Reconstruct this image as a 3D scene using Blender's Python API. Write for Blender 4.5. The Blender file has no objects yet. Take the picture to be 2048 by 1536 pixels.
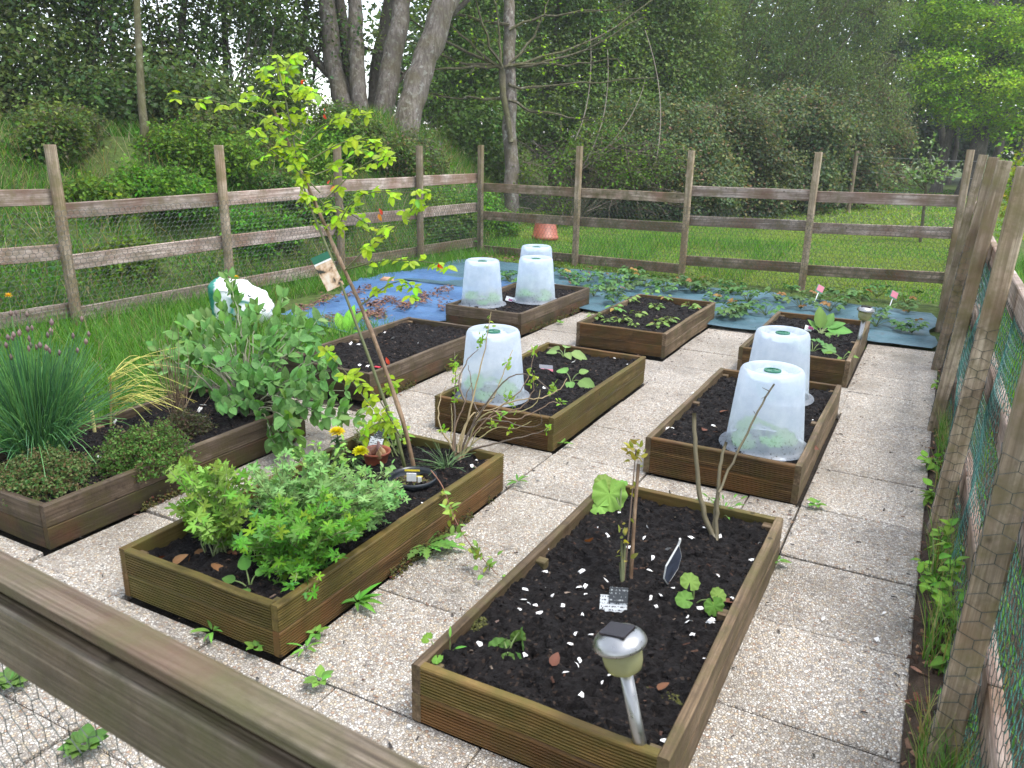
import bpy, math, random
import numpy as np

random.seed(7)
RNG = np.random.default_rng(11)
sc = bpy.context.scene
col = sc.collection

# ------------------------------------------------------------------ camera
# garden frame: X across the beds, Y along them, Z up; the lens sits at (0, 0, 1.6)
CAM = np.array([[0.88141, 0.472, 0.01842], [-0.15495, 0.25207, 0.95522], [-0.44622, 0.84479, -0.29532]])
FPX = 1600.4
EYE = np.array([0.0, 0.0, 1.6])
from mathutils import Matrix, Vector
cd = bpy.data.cameras.new('camera')
cam = bpy.data.objects.new('camera', cd)
col.objects.link(cam)
cd.sensor_width = 36.0
cd.lens = FPX / 2048 * 36
cd.clip_start, cd.clip_end = 0.05, 500
cd.dof.use_dof = True
cd.dof.focus_distance = 5.0
cd.dof.aperture_fstop = 8.0
cam.matrix_world = Matrix(((CAM[0][0], CAM[1][0], -CAM[2][0], 0), (CAM[0][1], CAM[1][1], -CAM[2][1], 0),
                           (CAM[0][2], CAM[1][2], -CAM[2][2], 1.6), (0, 0, 0, 1)))
sc.camera = cam

# ------------------------------------------------------------------ daylight: bright overcast
SUN_EL, SUN_AZ = 70.0, 75.0          # azimuth measured from +Y towards +X
w = bpy.data.worlds.new('World')
sc.world = w
w.use_nodes = True
nt = w.node_tree
nt.nodes.clear()
sky = nt.nodes.new('ShaderNodeTexSky')
sky.sky_type = 'NISHITA'
sky.sun_disc = False
sky.sun_elevation = math.radians(SUN_EL)
sky.sun_rotation = math.radians(SUN_AZ)
sky.dust_density = 1.0
hs = nt.nodes.new('ShaderNodeHueSaturation')
hs.inputs['Saturation'].default_value = 0.42
bg = nt.nodes.new('ShaderNodeBackground')
bg.inputs['Strength'].default_value = 0.15
wo = nt.nodes.new('ShaderNodeOutputWorld')
nt.links.new(sky.outputs[0], hs.inputs['Color'])
nt.links.new(hs.outputs[0], bg.inputs['Color'])
nt.links.new(bg.outputs[0], wo.inputs[0])
sl = bpy.data.lights.new('sun', 'SUN')
sl.energy = 1.05
sl.angle = math.radians(15)
sl.color = (1.0, 0.97, 0.92)
so = bpy.data.objects.new('sun', sl)
col.objects.link(so)
e, a = math.radians(SUN_EL), math.radians(SUN_AZ)
so.rotation_euler = Vector((-math.sin(a) * math.cos(e), -math.cos(a) * math.cos(e), -math.sin(e))).to_track_quat('-Z', 'Y').to_euler()
so.location = (3, 6, 9)
sc.view_settings.view_transform = 'Standard'
sc.view_settings.look = 'None'
sc.view_settings.exposure = 1.82
sc.view_settings.gamma = 1.0
sc.cycles.use_denoising = True
sc.cycles.max_bounces = 8
sc.cycles.diffuse_bounces = 6
sc.cycles.transparent_max_bounces = 12
sc.cycles.caustics_reflective = False
sc.cycles.caustics_refractive = False

# ------------------------------------------------------------------ geometry helpers
def at(x, y, d):
    """a point of the place at depth d (m) along the line of sight of photo pixel x, y"""
    r = CAM.T @ np.array([(x - 1024) / FPX, -(y - 768) / FPX, 1.0])
    return EYE + r * d
def gp(x, y, z=0.0):
    r = CAM.T @ np.array([(x - 1024) / FPX, -(y - 768) / FPX, 1.0])
    return EYE + r * ((z - EYE[2]) / r[2])
def hsh(ix, iy, iz, seed):
    n = (ix.astype(np.int64) * 374761393 + iy.astype(np.int64) * 668265263 + iz.astype(np.int64) * 2147483647 + seed * 974634777) & 0xFFFFFFFF
    n = ((n ^ (n >> 13)) * 1274126177) & 0xFFFFFFFF
    n = ((n ^ (n >> 16)) * 2246822519) & 0xFFFFFFFF
    return ((n ^ (n >> 15)) & 0xFFFF) / 65535.0
def vnoise(P, seed=0):
    P = np.asarray(P, float)
    i = np.floor(P).astype(np.int64)
    f = P - i
    f = f * f * (3 - 2 * f)
    o = 0
    for dx in (0, 1):
        for dy in (0, 1):
            for dz in (0, 1):
                wgt = (f[:, 0] if dx else 1 - f[:, 0]) * (f[:, 1] if dy else 1 - f[:, 1]) * (f[:, 2] if dz else 1 - f[:, 2])
                o = o + wgt * hsh(i[:, 0] + dx, i[:, 1] + dy, i[:, 2] + dz, seed)
    return o
def fbm(P, octv=4, seed=0):
    s, amp, tot = 0, 1.0, 0
    P = np.asarray(P, float)
    for k in range(octv):
        s = s + amp * vnoise(P * 2 ** k + 17.3 * k, seed + k)
        tot += amp
        amp *= 0.5
    return s / tot
def norm(v):
    v = np.asarray(v, float)
    return v / np.maximum(np.linalg.norm(v, axis=-1, keepdims=True), 1e-9)
def sstep(a, b, x):
    t = np.clip((x - a) / (b - a), 0, 1)
    return t * t * (3 - 2 * t)

class MB:
    """collects vertices, faces and vertex colours and links them as ONE mesh object"""
    def __init__(s):
        s.V, s.F, s.C, s.n = [], [], [], 0
    def add(s, verts, faces, c=(1, 1, 1)):
        verts = np.asarray(verts, float).reshape(-1, 3)
        if isinstance(faces, np.ndarray):
            s.F.append(faces.astype(np.int64) + s.n)
        else:
            by = {}
            for f in faces:
                by.setdefault(len(f), []).append(f)
            for k in by:
                s.F.append(np.array(by[k], np.int64) + s.n)
        c = np.asarray(c, float)
        if c.ndim == 1:
            c = np.repeat(c[None], len(verts), 0)
        s.V.append(verts)
        s.C.append(c)
        s.n += len(verts)
        return s
    def mesh(s, name, mat=None, smooth=False):
        me = bpy.data.meshes.new(name)
        V = np.concatenate(s.V)
        C = np.concatenate(s.C)
        me.vertices.add(len(V))
        me.vertices.foreach_set('co', V.astype(np.float32).ravel())
        nl = sum(f.size for f in s.F)
        npoly = sum(len(f) for f in s.F)
        me.loops.add(nl)
        me.loops.foreach_set('vertex_index', np.concatenate([f.ravel() for f in s.F]).astype(np.int32))
        tot = np.concatenate([np.full(len(f), f.shape[1]) for f in s.F]).astype(np.int32)
        st = np.concatenate([[0], np.cumsum(tot)[:-1]]).astype(np.int32)
        me.polygons.add(npoly)
        me.polygons.foreach_set('loop_start', st)
        me.polygons.foreach_set('loop_total', tot)
        me.polygons.foreach_set('use_smooth', np.full(npoly, bool(smooth)))
        at_ = me.color_attributes.new('Col', 'FLOAT_COLOR', 'POINT')
        at_.data.foreach_set('color', np.concatenate([C, np.ones((len(C), 1))], 1).astype(np.float32).ravel())
        me.update(calc_edges=True)
        me.validate()
        if mat:
            me.materials.append(mat)
        return me
    def build(s, name, mat, parent=None, smooth=False, loc=None):
        o = bpy.data.objects.new(name, s.mesh(name, mat, smooth))
        col.objects.link(o)
        if parent:
            o.parent = parent
        if loc is not None:
            o.location = loc
        return o
    # ---- shapes
    def box(s, lo, hi, ch=0.0, c=(1, 1, 1)):
        lo, hi = np.array(lo, float), np.array(hi, float)
        if ch <= 0:
            v = [(x, y, z) for x in (lo[0], hi[0]) for y in (lo[1], hi[1]) for z in (lo[2], hi[2])]
            return s.add(v, [(0, 1, 3, 2), (4, 6, 7, 5), (0, 4, 5, 1), (2, 3, 7, 6), (0, 2, 6, 4), (1, 5, 7, 3)], c)
        v, idx = [], {}
        for sx in (0, 1):
            for sy in (0, 1):
                for sz in (0, 1):
                    p = [(lo, hi)[k][i] for i, k in enumerate((sx, sy, sz))]
                    q = [p[i] + (ch if k == 0 else -ch) for i, k in enumerate((sx, sy, sz))]
                    for ax in range(3):
                        t = list(q)
                        t[ax] = p[ax]
                        idx[(sx, sy, sz, ax)] = len(v)
                        v.append(t)
        F = []
        for ax in range(3):
            o1, o2 = [(1, 2), (2, 0), (0, 1)][ax]
            for sd in (0, 1):
                loop = []
                for b1, b2 in ((0, 0), (1, 0), (1, 1), (0, 1)):
                    k = [0, 0, 0]
                    k[ax], k[o1], k[o2] = sd, b1, b2
                    loop.append(idx[(*k, ax)])
                F.append(tuple(loop if sd else loop[::-1]))
        for ax in range(3):
            o1, o2 = [(1, 2), (2, 0), (0, 1)][ax]
            for b1 in (0, 1):
                for b2 in (0, 1):
                    ks = []
                    for t in (0, 1):
                        k = [0, 0, 0]
                        k[ax], k[o1], k[o2] = t, b1, b2
                        ks.append(tuple(k))
                    f = (idx[(*ks[0], o1)], idx[(*ks[1], o1)], idx[(*ks[1], o2)], idx[(*ks[0], o2)])
                    F.append(f if (b1 == b2) else f[::-1])
        for sx in (0, 1):
            for sy in (0, 1):
                for sz in (0, 1):
                    f = tuple(idx[(sx, sy, sz, a_)] for a_ in range(3))
                    F.append(f if (sx + sy + sz) % 2 else f[::-1])
        return s.add(v, F, c)
    def tube(s, pts, rad, n=6, c=(1, 1, 1), cap=True):
        P = np.asarray(pts, float)
        k = len(P)
        rad = np.broadcast_to(np.asarray(rad, float), (k,))
        T = np.gradient(P, axis=0) if k > 2 else np.repeat((P[1] - P[0])[None], 2, 0)
        T = norm(T)
        ref = np.array([0, 0, 1.0]) if abs(T[0][2]) < 0.9 else np.array([1.0, 0, 0])
        A = norm(np.cross(T, ref))
        B = np.cross(T, A)
        th = np.arange(n) * 2 * math.pi / n
        V = P[:, None] + rad[:, None, None] * (np.cos(th)[None, :, None] * A[:, None] + np.sin(th)[None, :, None] * B[:, None])
        i = np.arange(k - 1)[:, None] * n
        j = np.arange(n)[None]
        j2 = (j + 1) % n
        F = np.stack([i + j, i + j2, i + n + j2, i + n + j], -1).reshape(-1, 4)
        cc = np.asarray(c, float)
        if cc.ndim == 2:
            cc = np.repeat(cc, n, 0)
        s.add(V.reshape(-1, 3), F, cc)
        if cap and n > 2:
            s.F.append(np.array([[s.n - n * k + q for q in range(n)]]))
            s.F.append(np.array([[s.n - n + q for q in range(n)][::-1]]))
        return s
    def lathe(s, prof, n=24, c=(1, 1, 1), origin=(0, 0, 0), M=None):
        th = np.arange(n) * 2 * math.pi / n
        V = np.array([[(r * math.cos(t), r * math.sin(t), z) for t in th] for r, z in prof]).reshape(-1, 3)
        if M is not None:
            V = V @ np.asarray(M).T
        V = V + np.array(origin)
        k = len(prof)
        i = np.arange(k - 1)[:, None] * n
        j = np.arange(n)[None]
        F = np.stack([i + j, i + (j + 1) % n, i + n + (j + 1) % n, i + n + j], -1).reshape(-1, 4)
        return s.add(V, F, c)
    def scatter(s, tv, tf, M, T, C):
        """many copies of one small template: M (N,3,3) with columns = axes * scale, T (N,3), C (N,3)"""
        tv = np.asarray(tv, float)
        N = len(T)
        V = np.einsum('nij,kj->nki', M, tv) + T[:, None]
        F = (np.asarray(tf)[None] + (np.arange(N) * len(tv))[:, None, None]).reshape(-1, np.asarray(tf).shape[1])
        return s.add(V.reshape(-1, 3), F, np.repeat(np.asarray(C, float), len(tv), 0))

def tagset(o, label=None, cat=None, group=None, kind=None):
    if label: o['label'] = label
    if cat: o['category'] = cat
    if group: o['group'] = group
    if kind: o['kind'] = kind
    return o
def thing(name, label, cat, loc=(0, 0, 0), rz=0.0, group=None):
    o = bpy.data.objects.new(name, None)
    col.objects.link(o)
    o.location = loc
    o.rotation_euler = (0, 0, rz)
    o.empty_display_size = 0.1
    return tagset(o, label, cat, group)
def inst(name, me, parent=None, loc=(0, 0, 0), rot=(0, 0, 0), scale=1.0):
    o = bpy.data.objects.new(name, me)
    col.objects.link(o)
    if parent: o.parent = parent
    o.location = loc
    o.rotation_euler = rot
    o.scale = (scale,) * 3 if not hasattr(scale, '__len__') else scale
    return o
def frames(D, Nn, size, wid=None):
    """leaf frames: x along D, z near Nn; size scales"""
    D = norm(D)
    S = norm(np.cross(Nn, D))
    Z = np.cross(D, S)
    size = np.asarray(size, float)
    wid = size if wid is None else np.asarray(wid, float)
    return np.stack([D * size[:, None], S * wid[:, None], Z * size[:, None]], -1)
def rvec(n, rng=RNG):
    return norm(rng.normal(size=(n, 3)))
def jitter(base, n, amt=0.25, rng=RNG):
    base = np.asarray(base, float)
    k = 1 + (rng.random((n, 1)) - 0.5) * 2 * amt
    h = 1 + (rng.random((n, 3)) - 0.5) * amt * 0.6
    return np.clip(base[None] * k * h, 0, 1)
def pick(cols, n, p=None, amt=0.22, rng=RNG):
    cols = np.asarray(cols, float)
    i = rng.choice(len(cols), n, p=p)
    return jitter([1, 1, 1], n, amt, rng) * cols[i]

# ------------------------------------------------------------------ node helpers
class NT:
    def __init__(s, name):
        s.m = bpy.data.materials.new(name)
        s.m.use_nodes = True
        s.t = s.m.node_tree
        s.t.nodes.clear()
        s.out = s.t.nodes.new('ShaderNodeOutputMaterial')
    def n(s, typ, inp=None, **props):
        nd = s.t.nodes.new('ShaderNode' + typ)
        for k, v in props.items():
            setattr(nd, k, v)
        for k, v in (inp or {}).items():
            sock = nd.inputs[k]
            if isinstance(v, bpy.types.NodeSocket):
                s.t.links.new(v, sock)
            else:
                if sock.type == 'RGBA' and len(v) == 3:
                    v = (*v, 1)
                sock.default_value = v
        return nd
    def ramp(s, fac, stops, interp='LINEAR'):
        nd = s.n('ValToRGB', {'Fac': fac})
        cr = nd.color_ramp
        cr.interpolation = interp
        while len(cr.elements) < len(stops):
            cr.elements.new(0.5)
        for el, (p, c) in zip(cr.elements, stops):
            el.position = p
            el.color = (*c, 1) if hasattr(c, '__len__') else (c, c, c, 1)
        return nd.outputs[0]
    def mix(s, fac, a, b, blend='MIX'):
        nd = s.n('Mix', data_type='RGBA', blend_type=blend)
        for i, v in ((0, fac), (6, a), (7, b)):
            if isinstance(v, bpy.types.NodeSocket):
                s.t.links.new(v, nd.inputs[i])
            else:
                nd.inputs[i].default_value = (*v, 1) if hasattr(v, '__len__') and len(v) == 3 else v
        return nd.outputs[2]
    def math(s, op, a, b=0.0, clamp=False):
        nd = s.n('Math', operation=op, use_clamp=clamp)
        for i, v in ((0, a), (1, b)):
            if isinstance(v, bpy.types.NodeSocket):
                s.t.links.new(v, nd.inputs[i])
            else:
                nd.inputs[i].default_value = v
        return nd.outputs[0]
    def noise(s, vec, scale, detail=4, rough=0.55, dist=0.0):
        return s.n('TexNoise', {'Vector': vec, 'Scale': scale, 'Detail': detail, 'Roughness': rough, 'Distortion': dist}).outputs['Fac']
    def mapping(s, vec, scale, loc=None):
        d = {'Vector': vec, 'Scale': scale}
        if loc is not None: d['Location'] = loc
        return s.n('Mapping', d).outputs[0]
    def finish(s, shader):
        s.t.links.new(shader.outputs[0] if not isinstance(shader, bpy.types.NodeSocket) else shader, s.out.inputs['Surface'])
        return s.m
    def bump(s, h, strength=0.4, dist=0.01):
        return s.n('Bump', {'Height': h, 'Strength': strength, 'Distance': dist}).outputs[0]

def m_wood(name, c_dark, c_mid, c_light, axis=0, moss=None, moss_amt=0.0, rough=0.62, streak=1.0, spec=0.22, wear=None, gs=1.0):
    t = NT(name)
    oi = t.n('ObjectInfo').outputs['Random']
    tc = t.n('TexCoord').outputs['Object']
    off = t.n('CombineXYZ', {0: t.math('MULTIPLY', oi, 37.0), 1: t.math('MULTIPLY', oi, 91.0), 2: t.math('MULTIPLY', oi, 53.0)}).outputs[0]
    v = t.n('VectorMath', {0: tc, 1: off}, operation='ADD').outputs[0]
    sc1, sc2 = [30.0 * gs] * 3, [110.0 * gs] * 3
    sc1[axis], sc2[axis] = 1.6, 3.0
    g1 = t.noise(t.mapping(v, sc1), 1.0, 5, 0.6, 0.6)
    g2 = t.noise(t.mapping(v, sc2), 1.0, 3, 0.6)
    blot = t.noise(v, 4.5, 5, 0.62)
    fine = t.noise(v, 60.0, 3)
    cbase = t.ramp(g1, [(0.34, c_dark), (0.5, c_mid), (0.66, c_light)])
    cbase = t.mix(t.math('MULTIPLY', t.ramp(g2, [(0.42, 1.0), (0.56, 0.0)]), 0.45 * streak), cbase, tuple(k * 0.45 for k in c_dark))
    cbase = t.mix(t.math('MULTIPLY', t.ramp(blot, [(0.42, 0.0), (0.66, 1.0)]), 0.7), cbase, tuple(k * 0.42 for k in c_mid))
    cbase = t.mix(t.math('MULTIPLY', t.ramp(t.noise(v, 16.0, 4, .7), [(0.54, 0.0), (0.66, 1.0)]), 0.5), cbase, tuple(k * 0.5 for k in c_dark))
    if wear:
        cbase = t.mix(t.math('MULTIPLY', t.ramp(t.noise(v, 2.6, 4), [(0.45, 0.0), (0.62, 1.0)]), 0.6), cbase, wear)
    # each board its own tone
    cbase = t.mix(1.0, cbase, t.ramp(oi, [(0.0, 0.72), (1.0, 1.22)]), 'MULTIPLY')
    if moss:
        mn = t.noise(v, 9.0, 6, 0.7)
        mm = t.math('MULTIPLY', t.ramp(mn, [(0.5 - 0.18 * moss_amt, 0.0), (0.72 - 0.12 * moss_amt, 1.0)]), min(1.0, 0.5 + moss_amt * 0.4))
        cbase = t.mix(mm, cbase, moss)
    spots = t.n('TexVoronoi', {'Vector': v, 'Scale': 7.0}).outputs['Distance']
    cbase = t.mix(t.ramp(spots, [(0.05, 0.75), (0.085, 0.0)]), cbase, tuple(k * 0.3 for k in c_dark))
    hgt = t.math('ADD', t.math('MULTIPLY', g2, 0.6), t.math('MULTIPLY', fine, 0.4))
    b = t.n('BsdfPrincipled', {'Base Color': cbase, 'Roughness': t.ramp(blot, [(0.3, rough - 0.15), (0.7, rough + 0.12)]),
                               'Specular IOR Level': spec, 'Normal': t.bump(hgt, 0.7, 0.006)})
    return t.finish(b)

def m_leaf(name, tint=(1, 1, 1), rough=0.55, trans=0.3, spec=0.2, sat=1.12, hue=0.02, val=0.3, vein=0.0):
    t = NT(name)
    ca = t.n('VertexColor', layer_name='Col').outputs[0]
    oi = t.n('ObjectInfo').outputs['Random']
    c = t.mix(1.0, ca, tint, 'MULTIPLY')
    hv = t.n('HueSaturation', {'Hue': t.math('ADD', 0.5 - hue, t.math('MULTIPLY', oi, 2 * hue)),
                               'Saturation': sat, 'Value': t.math('ADD', 1 - val / 2, t.math('MULTIPLY', oi, val)), 'Color': c}).outputs[0]
    ge = t.n('NewGeometry')
    hv = t.mix(t.math('MULTIPLY', ge.outputs['Backfacing'], 0.22), hv, t.mix(0.35, hv, (0.4, 0.46, 0.34)))
    tn = t.noise(t.n('TexCoord').outputs['Object'], 90.0, 3)
    hv = t.mix(1.0, hv, t.ramp(tn, [(0.3, 0.78), (0.7, 1.15)]), 'MULTIPLY')
    b = t.n('BsdfPrincipled', {'Base Color': hv, 'Roughness': rough, 'Specular IOR Level': spec, 'Normal': t.bump(tn, 0.25, 0.003)})
    tr = t.n('BsdfTranslucent', {'Color': t.mix(1.0, hv, (1.3, 1.25, 0.6), 'MULTIPLY')})
    ms = t.n('MixShader', {0: trans, 1: b.outputs[0], 2: tr.outputs[0]})
    return t.finish(ms)

def m_plain(name, c, rough=0.5, metal=0.0, spec=0.5, var=0.2, scale=12.0, bump=0.15, trans=0.0, attr=False):
    t = NT(name)
    v = t.n('TexCoord').outputs['Object']
    nz = t.noise(v, scale, 5, 0.6)
    base = t.n('VertexColor', layer_name='Col').outputs[0] if attr else t.n('RGB').outputs[0]
    if not attr:
        base.default_value = (*c, 1)
    cc = t.mix(1.0, base, t.ramp(nz, [(0.25, 1 - var), (0.75, 1 + var)]), 'MULTIPLY')
    b = t.n('BsdfPrincipled', {'Base Color': cc, 'Roughness': t.ramp(nz, [(0.3, max(0.02, rough - 0.1)), (0.7, min(1, rough + 0.1))]), 'Metallic': metal,
                               'Specular IOR Level': spec, 'Normal': t.bump(t.noise(v, scale * 6, 4), bump, 0.004)})
    if trans:
        tr = t.n('BsdfTranslucent', {'Color': cc})
        return t.finish(t.n('MixShader', {0: trans, 1: b.outputs[0], 2: tr.outputs[0]}))
    return t.finish(b)

def m_bark(name, c1, c2, c3, sc_=(22, 22, 5.0), moss=None, moss_amt=0.5, lichen=0.3):
    t = NT(name)
    v = t.n('NewGeometry').outputs['Position']
    g = t.noise(t.mapping(v, sc_), 1.0, 6, 0.65, 0.5)
    bl = t.noise(v, 2.2, 5, 0.6)
    c = t.ramp(g, [(0.3, c1), (0.5, c2), (0.72, c3)])
    c = t.mix(t.math('MULTIPLY', t.ramp(t.noise(v, 14, 4), [(0.56, 0.0), (0.64, 1.0)]), lichen), c, (0.42, 0.43, 0.38))
    c = t.mix(t.math('MULTIPLY', t.ramp(bl, [(0.42, 0.0), (0.62, 1.0)]), 0.6), c, tuple(k * 0.55 for k in c2))
    if moss:
        c = t.mix(t.math('MULTIPLY', t.ramp(t.noise(v, 3.5, 6, 0.7), [(0.45, 0.0), (0.6, 1.0)]), moss_amt), c, moss)
    b = t.n('BsdfPrincipled', {'Base Color': c, 'Roughness': 0.85, 'Specular IOR Level': 0.25, 'Normal': t.bump(g, 0.8, 0.02)})
    return t.finish(b)

def m_aggregate():
    t = NT('exposed_aggregate')
    v = t.n('NewGeometry').outputs['Position']
    oi = t.n('ObjectInfo').outputs['Random']
    warp = t.n('TexNoise', {'Vector': v, 'Scale': 60.0, 'Detail': 2})
    vv = t.n('VectorMath', {0: v, 1: t.n('VectorMath', {0: warp.outputs['Color'], 3: 0.006}, operation='SCALE').outputs[0]}, operation='ADD').outputs[0]
    vo = t.n('TexVoronoi', {'Vector': vv, 'Scale': 118.0, 'Randomness': 1.0})
    ve = t.n('TexVoronoi', {'Vector': vv, 'Scale': 118.0, 'Randomness': 1.0}, feature='DISTANCE_TO_EDGE').outputs['Distance']
    sep = t.n('SeparateColor', {0: vo.outputs['Color']})
    c = t.ramp(sep.outputs[0], [(0.0, (0.64, 0.58, 0.50)), (0.13, (0.44, 0.37, 0.285)), (0.24, (0.74, 0.70, 0.63)), (0.36, (0.36, 0.315, 0.275)), (0.47, (0.60, 0.49, 0.35)),
                                (0.56, (0.80, 0.76, 0.69)), (0.66, (0.50, 0.44, 0.385)), (0.75, (0.38, 0.235, 0.15)), (0.80, (0.67, 0.595, 0.505)), (0.88, (0.21, 0.19, 0.175)), (0.94, (0.57, 0.435, 0.29))], 'CONSTANT')
    c = t.mix(1.0, c, t.ramp(sep.outputs[1], [(0.0, 0.8), (1.0, 1.12)]), 'MULTIPLY')
    c = t.mix(0.15, c, (0.53, 0.475, 0.40))
    c = t.mix(t.ramp(ve, [(0.02, 1.0), (0.12, 0.0)]), c, (0.25, 0.22, 0.185))
    # dirt and damp with shapes of their own
    d1 = t.noise(v, 2.3, 6, 0.66)
    d2 = t.noise(v, 9.0, 5, 0.7)
    c = t.mix(t.math('MULTIPLY', t.ramp(d1, [(0.46, 0.0), (0.68, 1.0)]), 0.42), c, (0.16, 0.135, 0.11))
    c = t.mix(t.math('MULTIPLY', t.ramp(d2, [(0.58, 0.0), (0.72, 1.0)]), 0.6), c, (0.085, 0.075, 0.065))
    c = t.mix(1.0, c, t.ramp(oi, [(0.0, 0.90), (1.0, 1.10)]), 'MULTIPLY')
    d3 = t.noise(v, 0.9, 4, 0.6)
    c = t.mix(t.math('MULTIPLY', t.ramp(d3, [(0.5, 0.0), (0.72, 1.0)]), 0.35), c, (0.22, 0.19, 0.13))
    hgt = t.math('SUBTRACT', t.ramp(ve, [(0.0, 0.0), (0.25, 1.0)]), t.math('MULTIPLY', t.noise(v, 300, 2), 0.2))
    b = t.n('BsdfPrincipled', {'Base Color': c, 'Roughness': t.ramp(d1, [(0.35, 0.5), (0.65, 0.32)]), 'Specular IOR Level': 0.5, 'Normal': t.bump(hgt, 0.8, 0.005)})
    return t.finish(b)

def m_soil(name='soil', damp=0.6):
    t = NT(name)
    v = t.n('NewGeometry').outputs['Position']
    ca = t.n('VertexColor', layer_name='Col').outputs[0]
    n1 = t.noise(v, 24, 6, 0.7)
    n2 = t.noise(v, 130, 4, 0.7)
    c = t.mix(1.0, ca, t.ramp(n1, [(0.3, 0.5), (0.7, 1.5)]), 'MULTIPLY')
    sp = t.n('TexVoronoi', {'Vector': v, 'Scale': 120.0})
    c = t.mix(t.ramp(t.n('SeparateColor', {0: sp.outputs['Color']}).outputs[0], [(0.95, 0.0), (0.97, 0.5)]), c, (0.07, 0.045, 0.03))
    h = t.math('ADD', n1, t.math('MULTIPLY', n2, 0.5))
    b = t.n('BsdfPrincipled', {'Base Color': c, 'Roughness': t.ramp(n2, [(0.3, 0.5), (0.7, 0.9)]), 'Specular IOR Level': 0.16, 'Normal': t.bump(h, 0.9, 0.012)})
    return t.finish(b)

def m_ground():
    t = NT('ground_earth')
    v = t.n('NewGeometry').outputs['Position']
    n1 = t.noise(v, 0.9, 6, 0.65)
    n2 = t.noise(v, 14, 6, 0.7)
    c = t.ramp(n2, [(0.3, (0.035, 0.045, 0.013)), (0.5, (0.06, 0.092, 0.02)), (0.7, (0.10, 0.145, 0.03))])
    c = t.mix(t.ramp(n1, [(0.56, 0.0), (0.70, 0.6)]), c, (0.06, 0.055, 0.028))
    b = t.n('BsdfPrincipled', {'Base Color': c, 'Roughness': 0.9, 'Specular IOR Level': 0.2, 'Normal': t.bump(n2, 0.8, 0.03)})
    return t.finish(b)

def m_fabric(name, c1, c2, rough=0.34):
    t = NT(name)
    v = t.n('NewGeometry').outputs['Position']
    n1 = t.noise(v, 2.2, 5, 0.6)
    n2 = t.noise(v, 16, 5, 0.65)
    c = t.ramp(n1, [(0.32, c1), (0.68, c2)])
    c = t.mix(t.math('MULTIPLY', t.ramp(n2, [(0.55, 0.0), (0.75, 1.0)]), 0.5), c, (0.05, 0.055, 0.05))
    wv = t.n('TexWave', {'Vector': v, 'Scale': 130.0, 'Distortion': 1.0})
    wv.bands_direction = 'X'
    b = t.n('BsdfPrincipled', {'Base Color': c, 'Roughness': t.ramp(n2, [(0.3, rough), (0.7, rough + 0.25)]), 'Specular IOR Level': 0.6,
                               'Normal': t.bump(t.math('ADD', n2, t.math('MULTIPLY', wv.outputs['Fac'], 0.15)), 0.35, 0.01)})
    return t.finish(b)

def m_cloche():
    t = NT('frosted_plastic')
    tc = t.n('TexCoord').outputs['Object']
    n1 = t.noise(tc, 9, 5, 0.6)
    dr = t.n('TexVoronoi', {'Vector': tc, 'Scale': 90.0}).outputs['Distance']
    drop = t.ramp(dr, [(0.16, 1.0), (0.26, 0.0)])
    c = t.mix(t.math('MULTIPLY', drop, 0.5), t.ramp(n1, [(0.3, (0.74, 0.83, 0.95)), (0.7, (0.86, 0.91, 0.97))]), (0.95, 0.97, 1.0))
    zz = t.n('SeparateXYZ', {0: tc}).outputs[2]
    spl = t.math('MULTIPLY', t.ramp(zz, [(0.0, 1.0), (0.16, 0.0)]), t.ramp(t.noise(tc, 55, 5, .7), [(0.56, 0.0), (0.64, 1.0)]))
    c = t.mix(t.math('MULTIPLY', spl, 0.8), c, (0.05, 0.04, 0.03))
    b = t.n('BsdfPrincipled', {'Base Color': c, 'Roughness': 0.28, 'Specular IOR Level': 0.5, 'Normal': t.bump(t.math('ADD', t.math('MULTIPLY', n1, 0.3), drop), 0.25, 0.004)})
    tr = t.n('BsdfTranslucent', {'Color': c})
    tp = t.n('BsdfTransparent', {'Color': (0.93, 0.96, 1.0)})
    m1 = t.n('MixShader', {0: 0.62, 1: b.outputs[0], 2: tr.outputs[0]})
    m2 = t.n('MixShader', {0: t.ramp(n1, [(0.3, 0.50), (0.7, 0.34)]), 1: m1.outputs[0], 2: tp.outputs[0]})
    return t.finish(m2)

def m_clear(name, tint, rough=0.15, amt=0.5):
    t = NT(name)
    tc = t.n('TexCoord').outputs['Object']
    n1 = t.noise(tc, 30, 4)
    b = t.n('BsdfPrincipled', {'Base Color': tint, 'Roughness': rough, 'Specular IOR Level': 0.6, 'Normal': t.bump(n1, 0.2, 0.004)})
    tr = t.n('BsdfTranslucent', {'Color': tint})
    tp = t.n('BsdfTransparent', {'Color': tint})
    m1 = t.n('MixShader', {0: 0.5, 1: b.outputs[0], 2: tr.outputs[0]})
    return t.finish(t.n('MixShader', {0: amt, 1: m1.outputs[0], 2: tp.outputs[0]}))

def m_print(name, base, ink, sx=60, sy=26, cover=0.5):
    """small illegible print: broken rows of dark marks"""
    t = NT(name)
    v = t.n('TexCoord').outputs['Object']
    rows = t.n('TexWave', {'Vector': t.mapping(v, (0, 0, 1)), 'Scale': sy}, bands_direction='Z').outputs['Fac']
    words = t.noise(t.mapping(v, (sx * 2.5, sx * 2.5, sy * 3)), 1.0, 2)
    m_ = t.math('MULTIPLY', t.ramp(rows, [(0.5, 0.0), (0.6, 1.0)]), t.ramp(words, [(cover, 0.0), (cover + 0.06, 1.0)]))
    c = t.mix(m_, base, ink)
    return t.finish(t.n('BsdfPrincipled', {'Base Color': c, 'Roughness': 0.35, 'Specular IOR Level': 0.4}))

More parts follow.
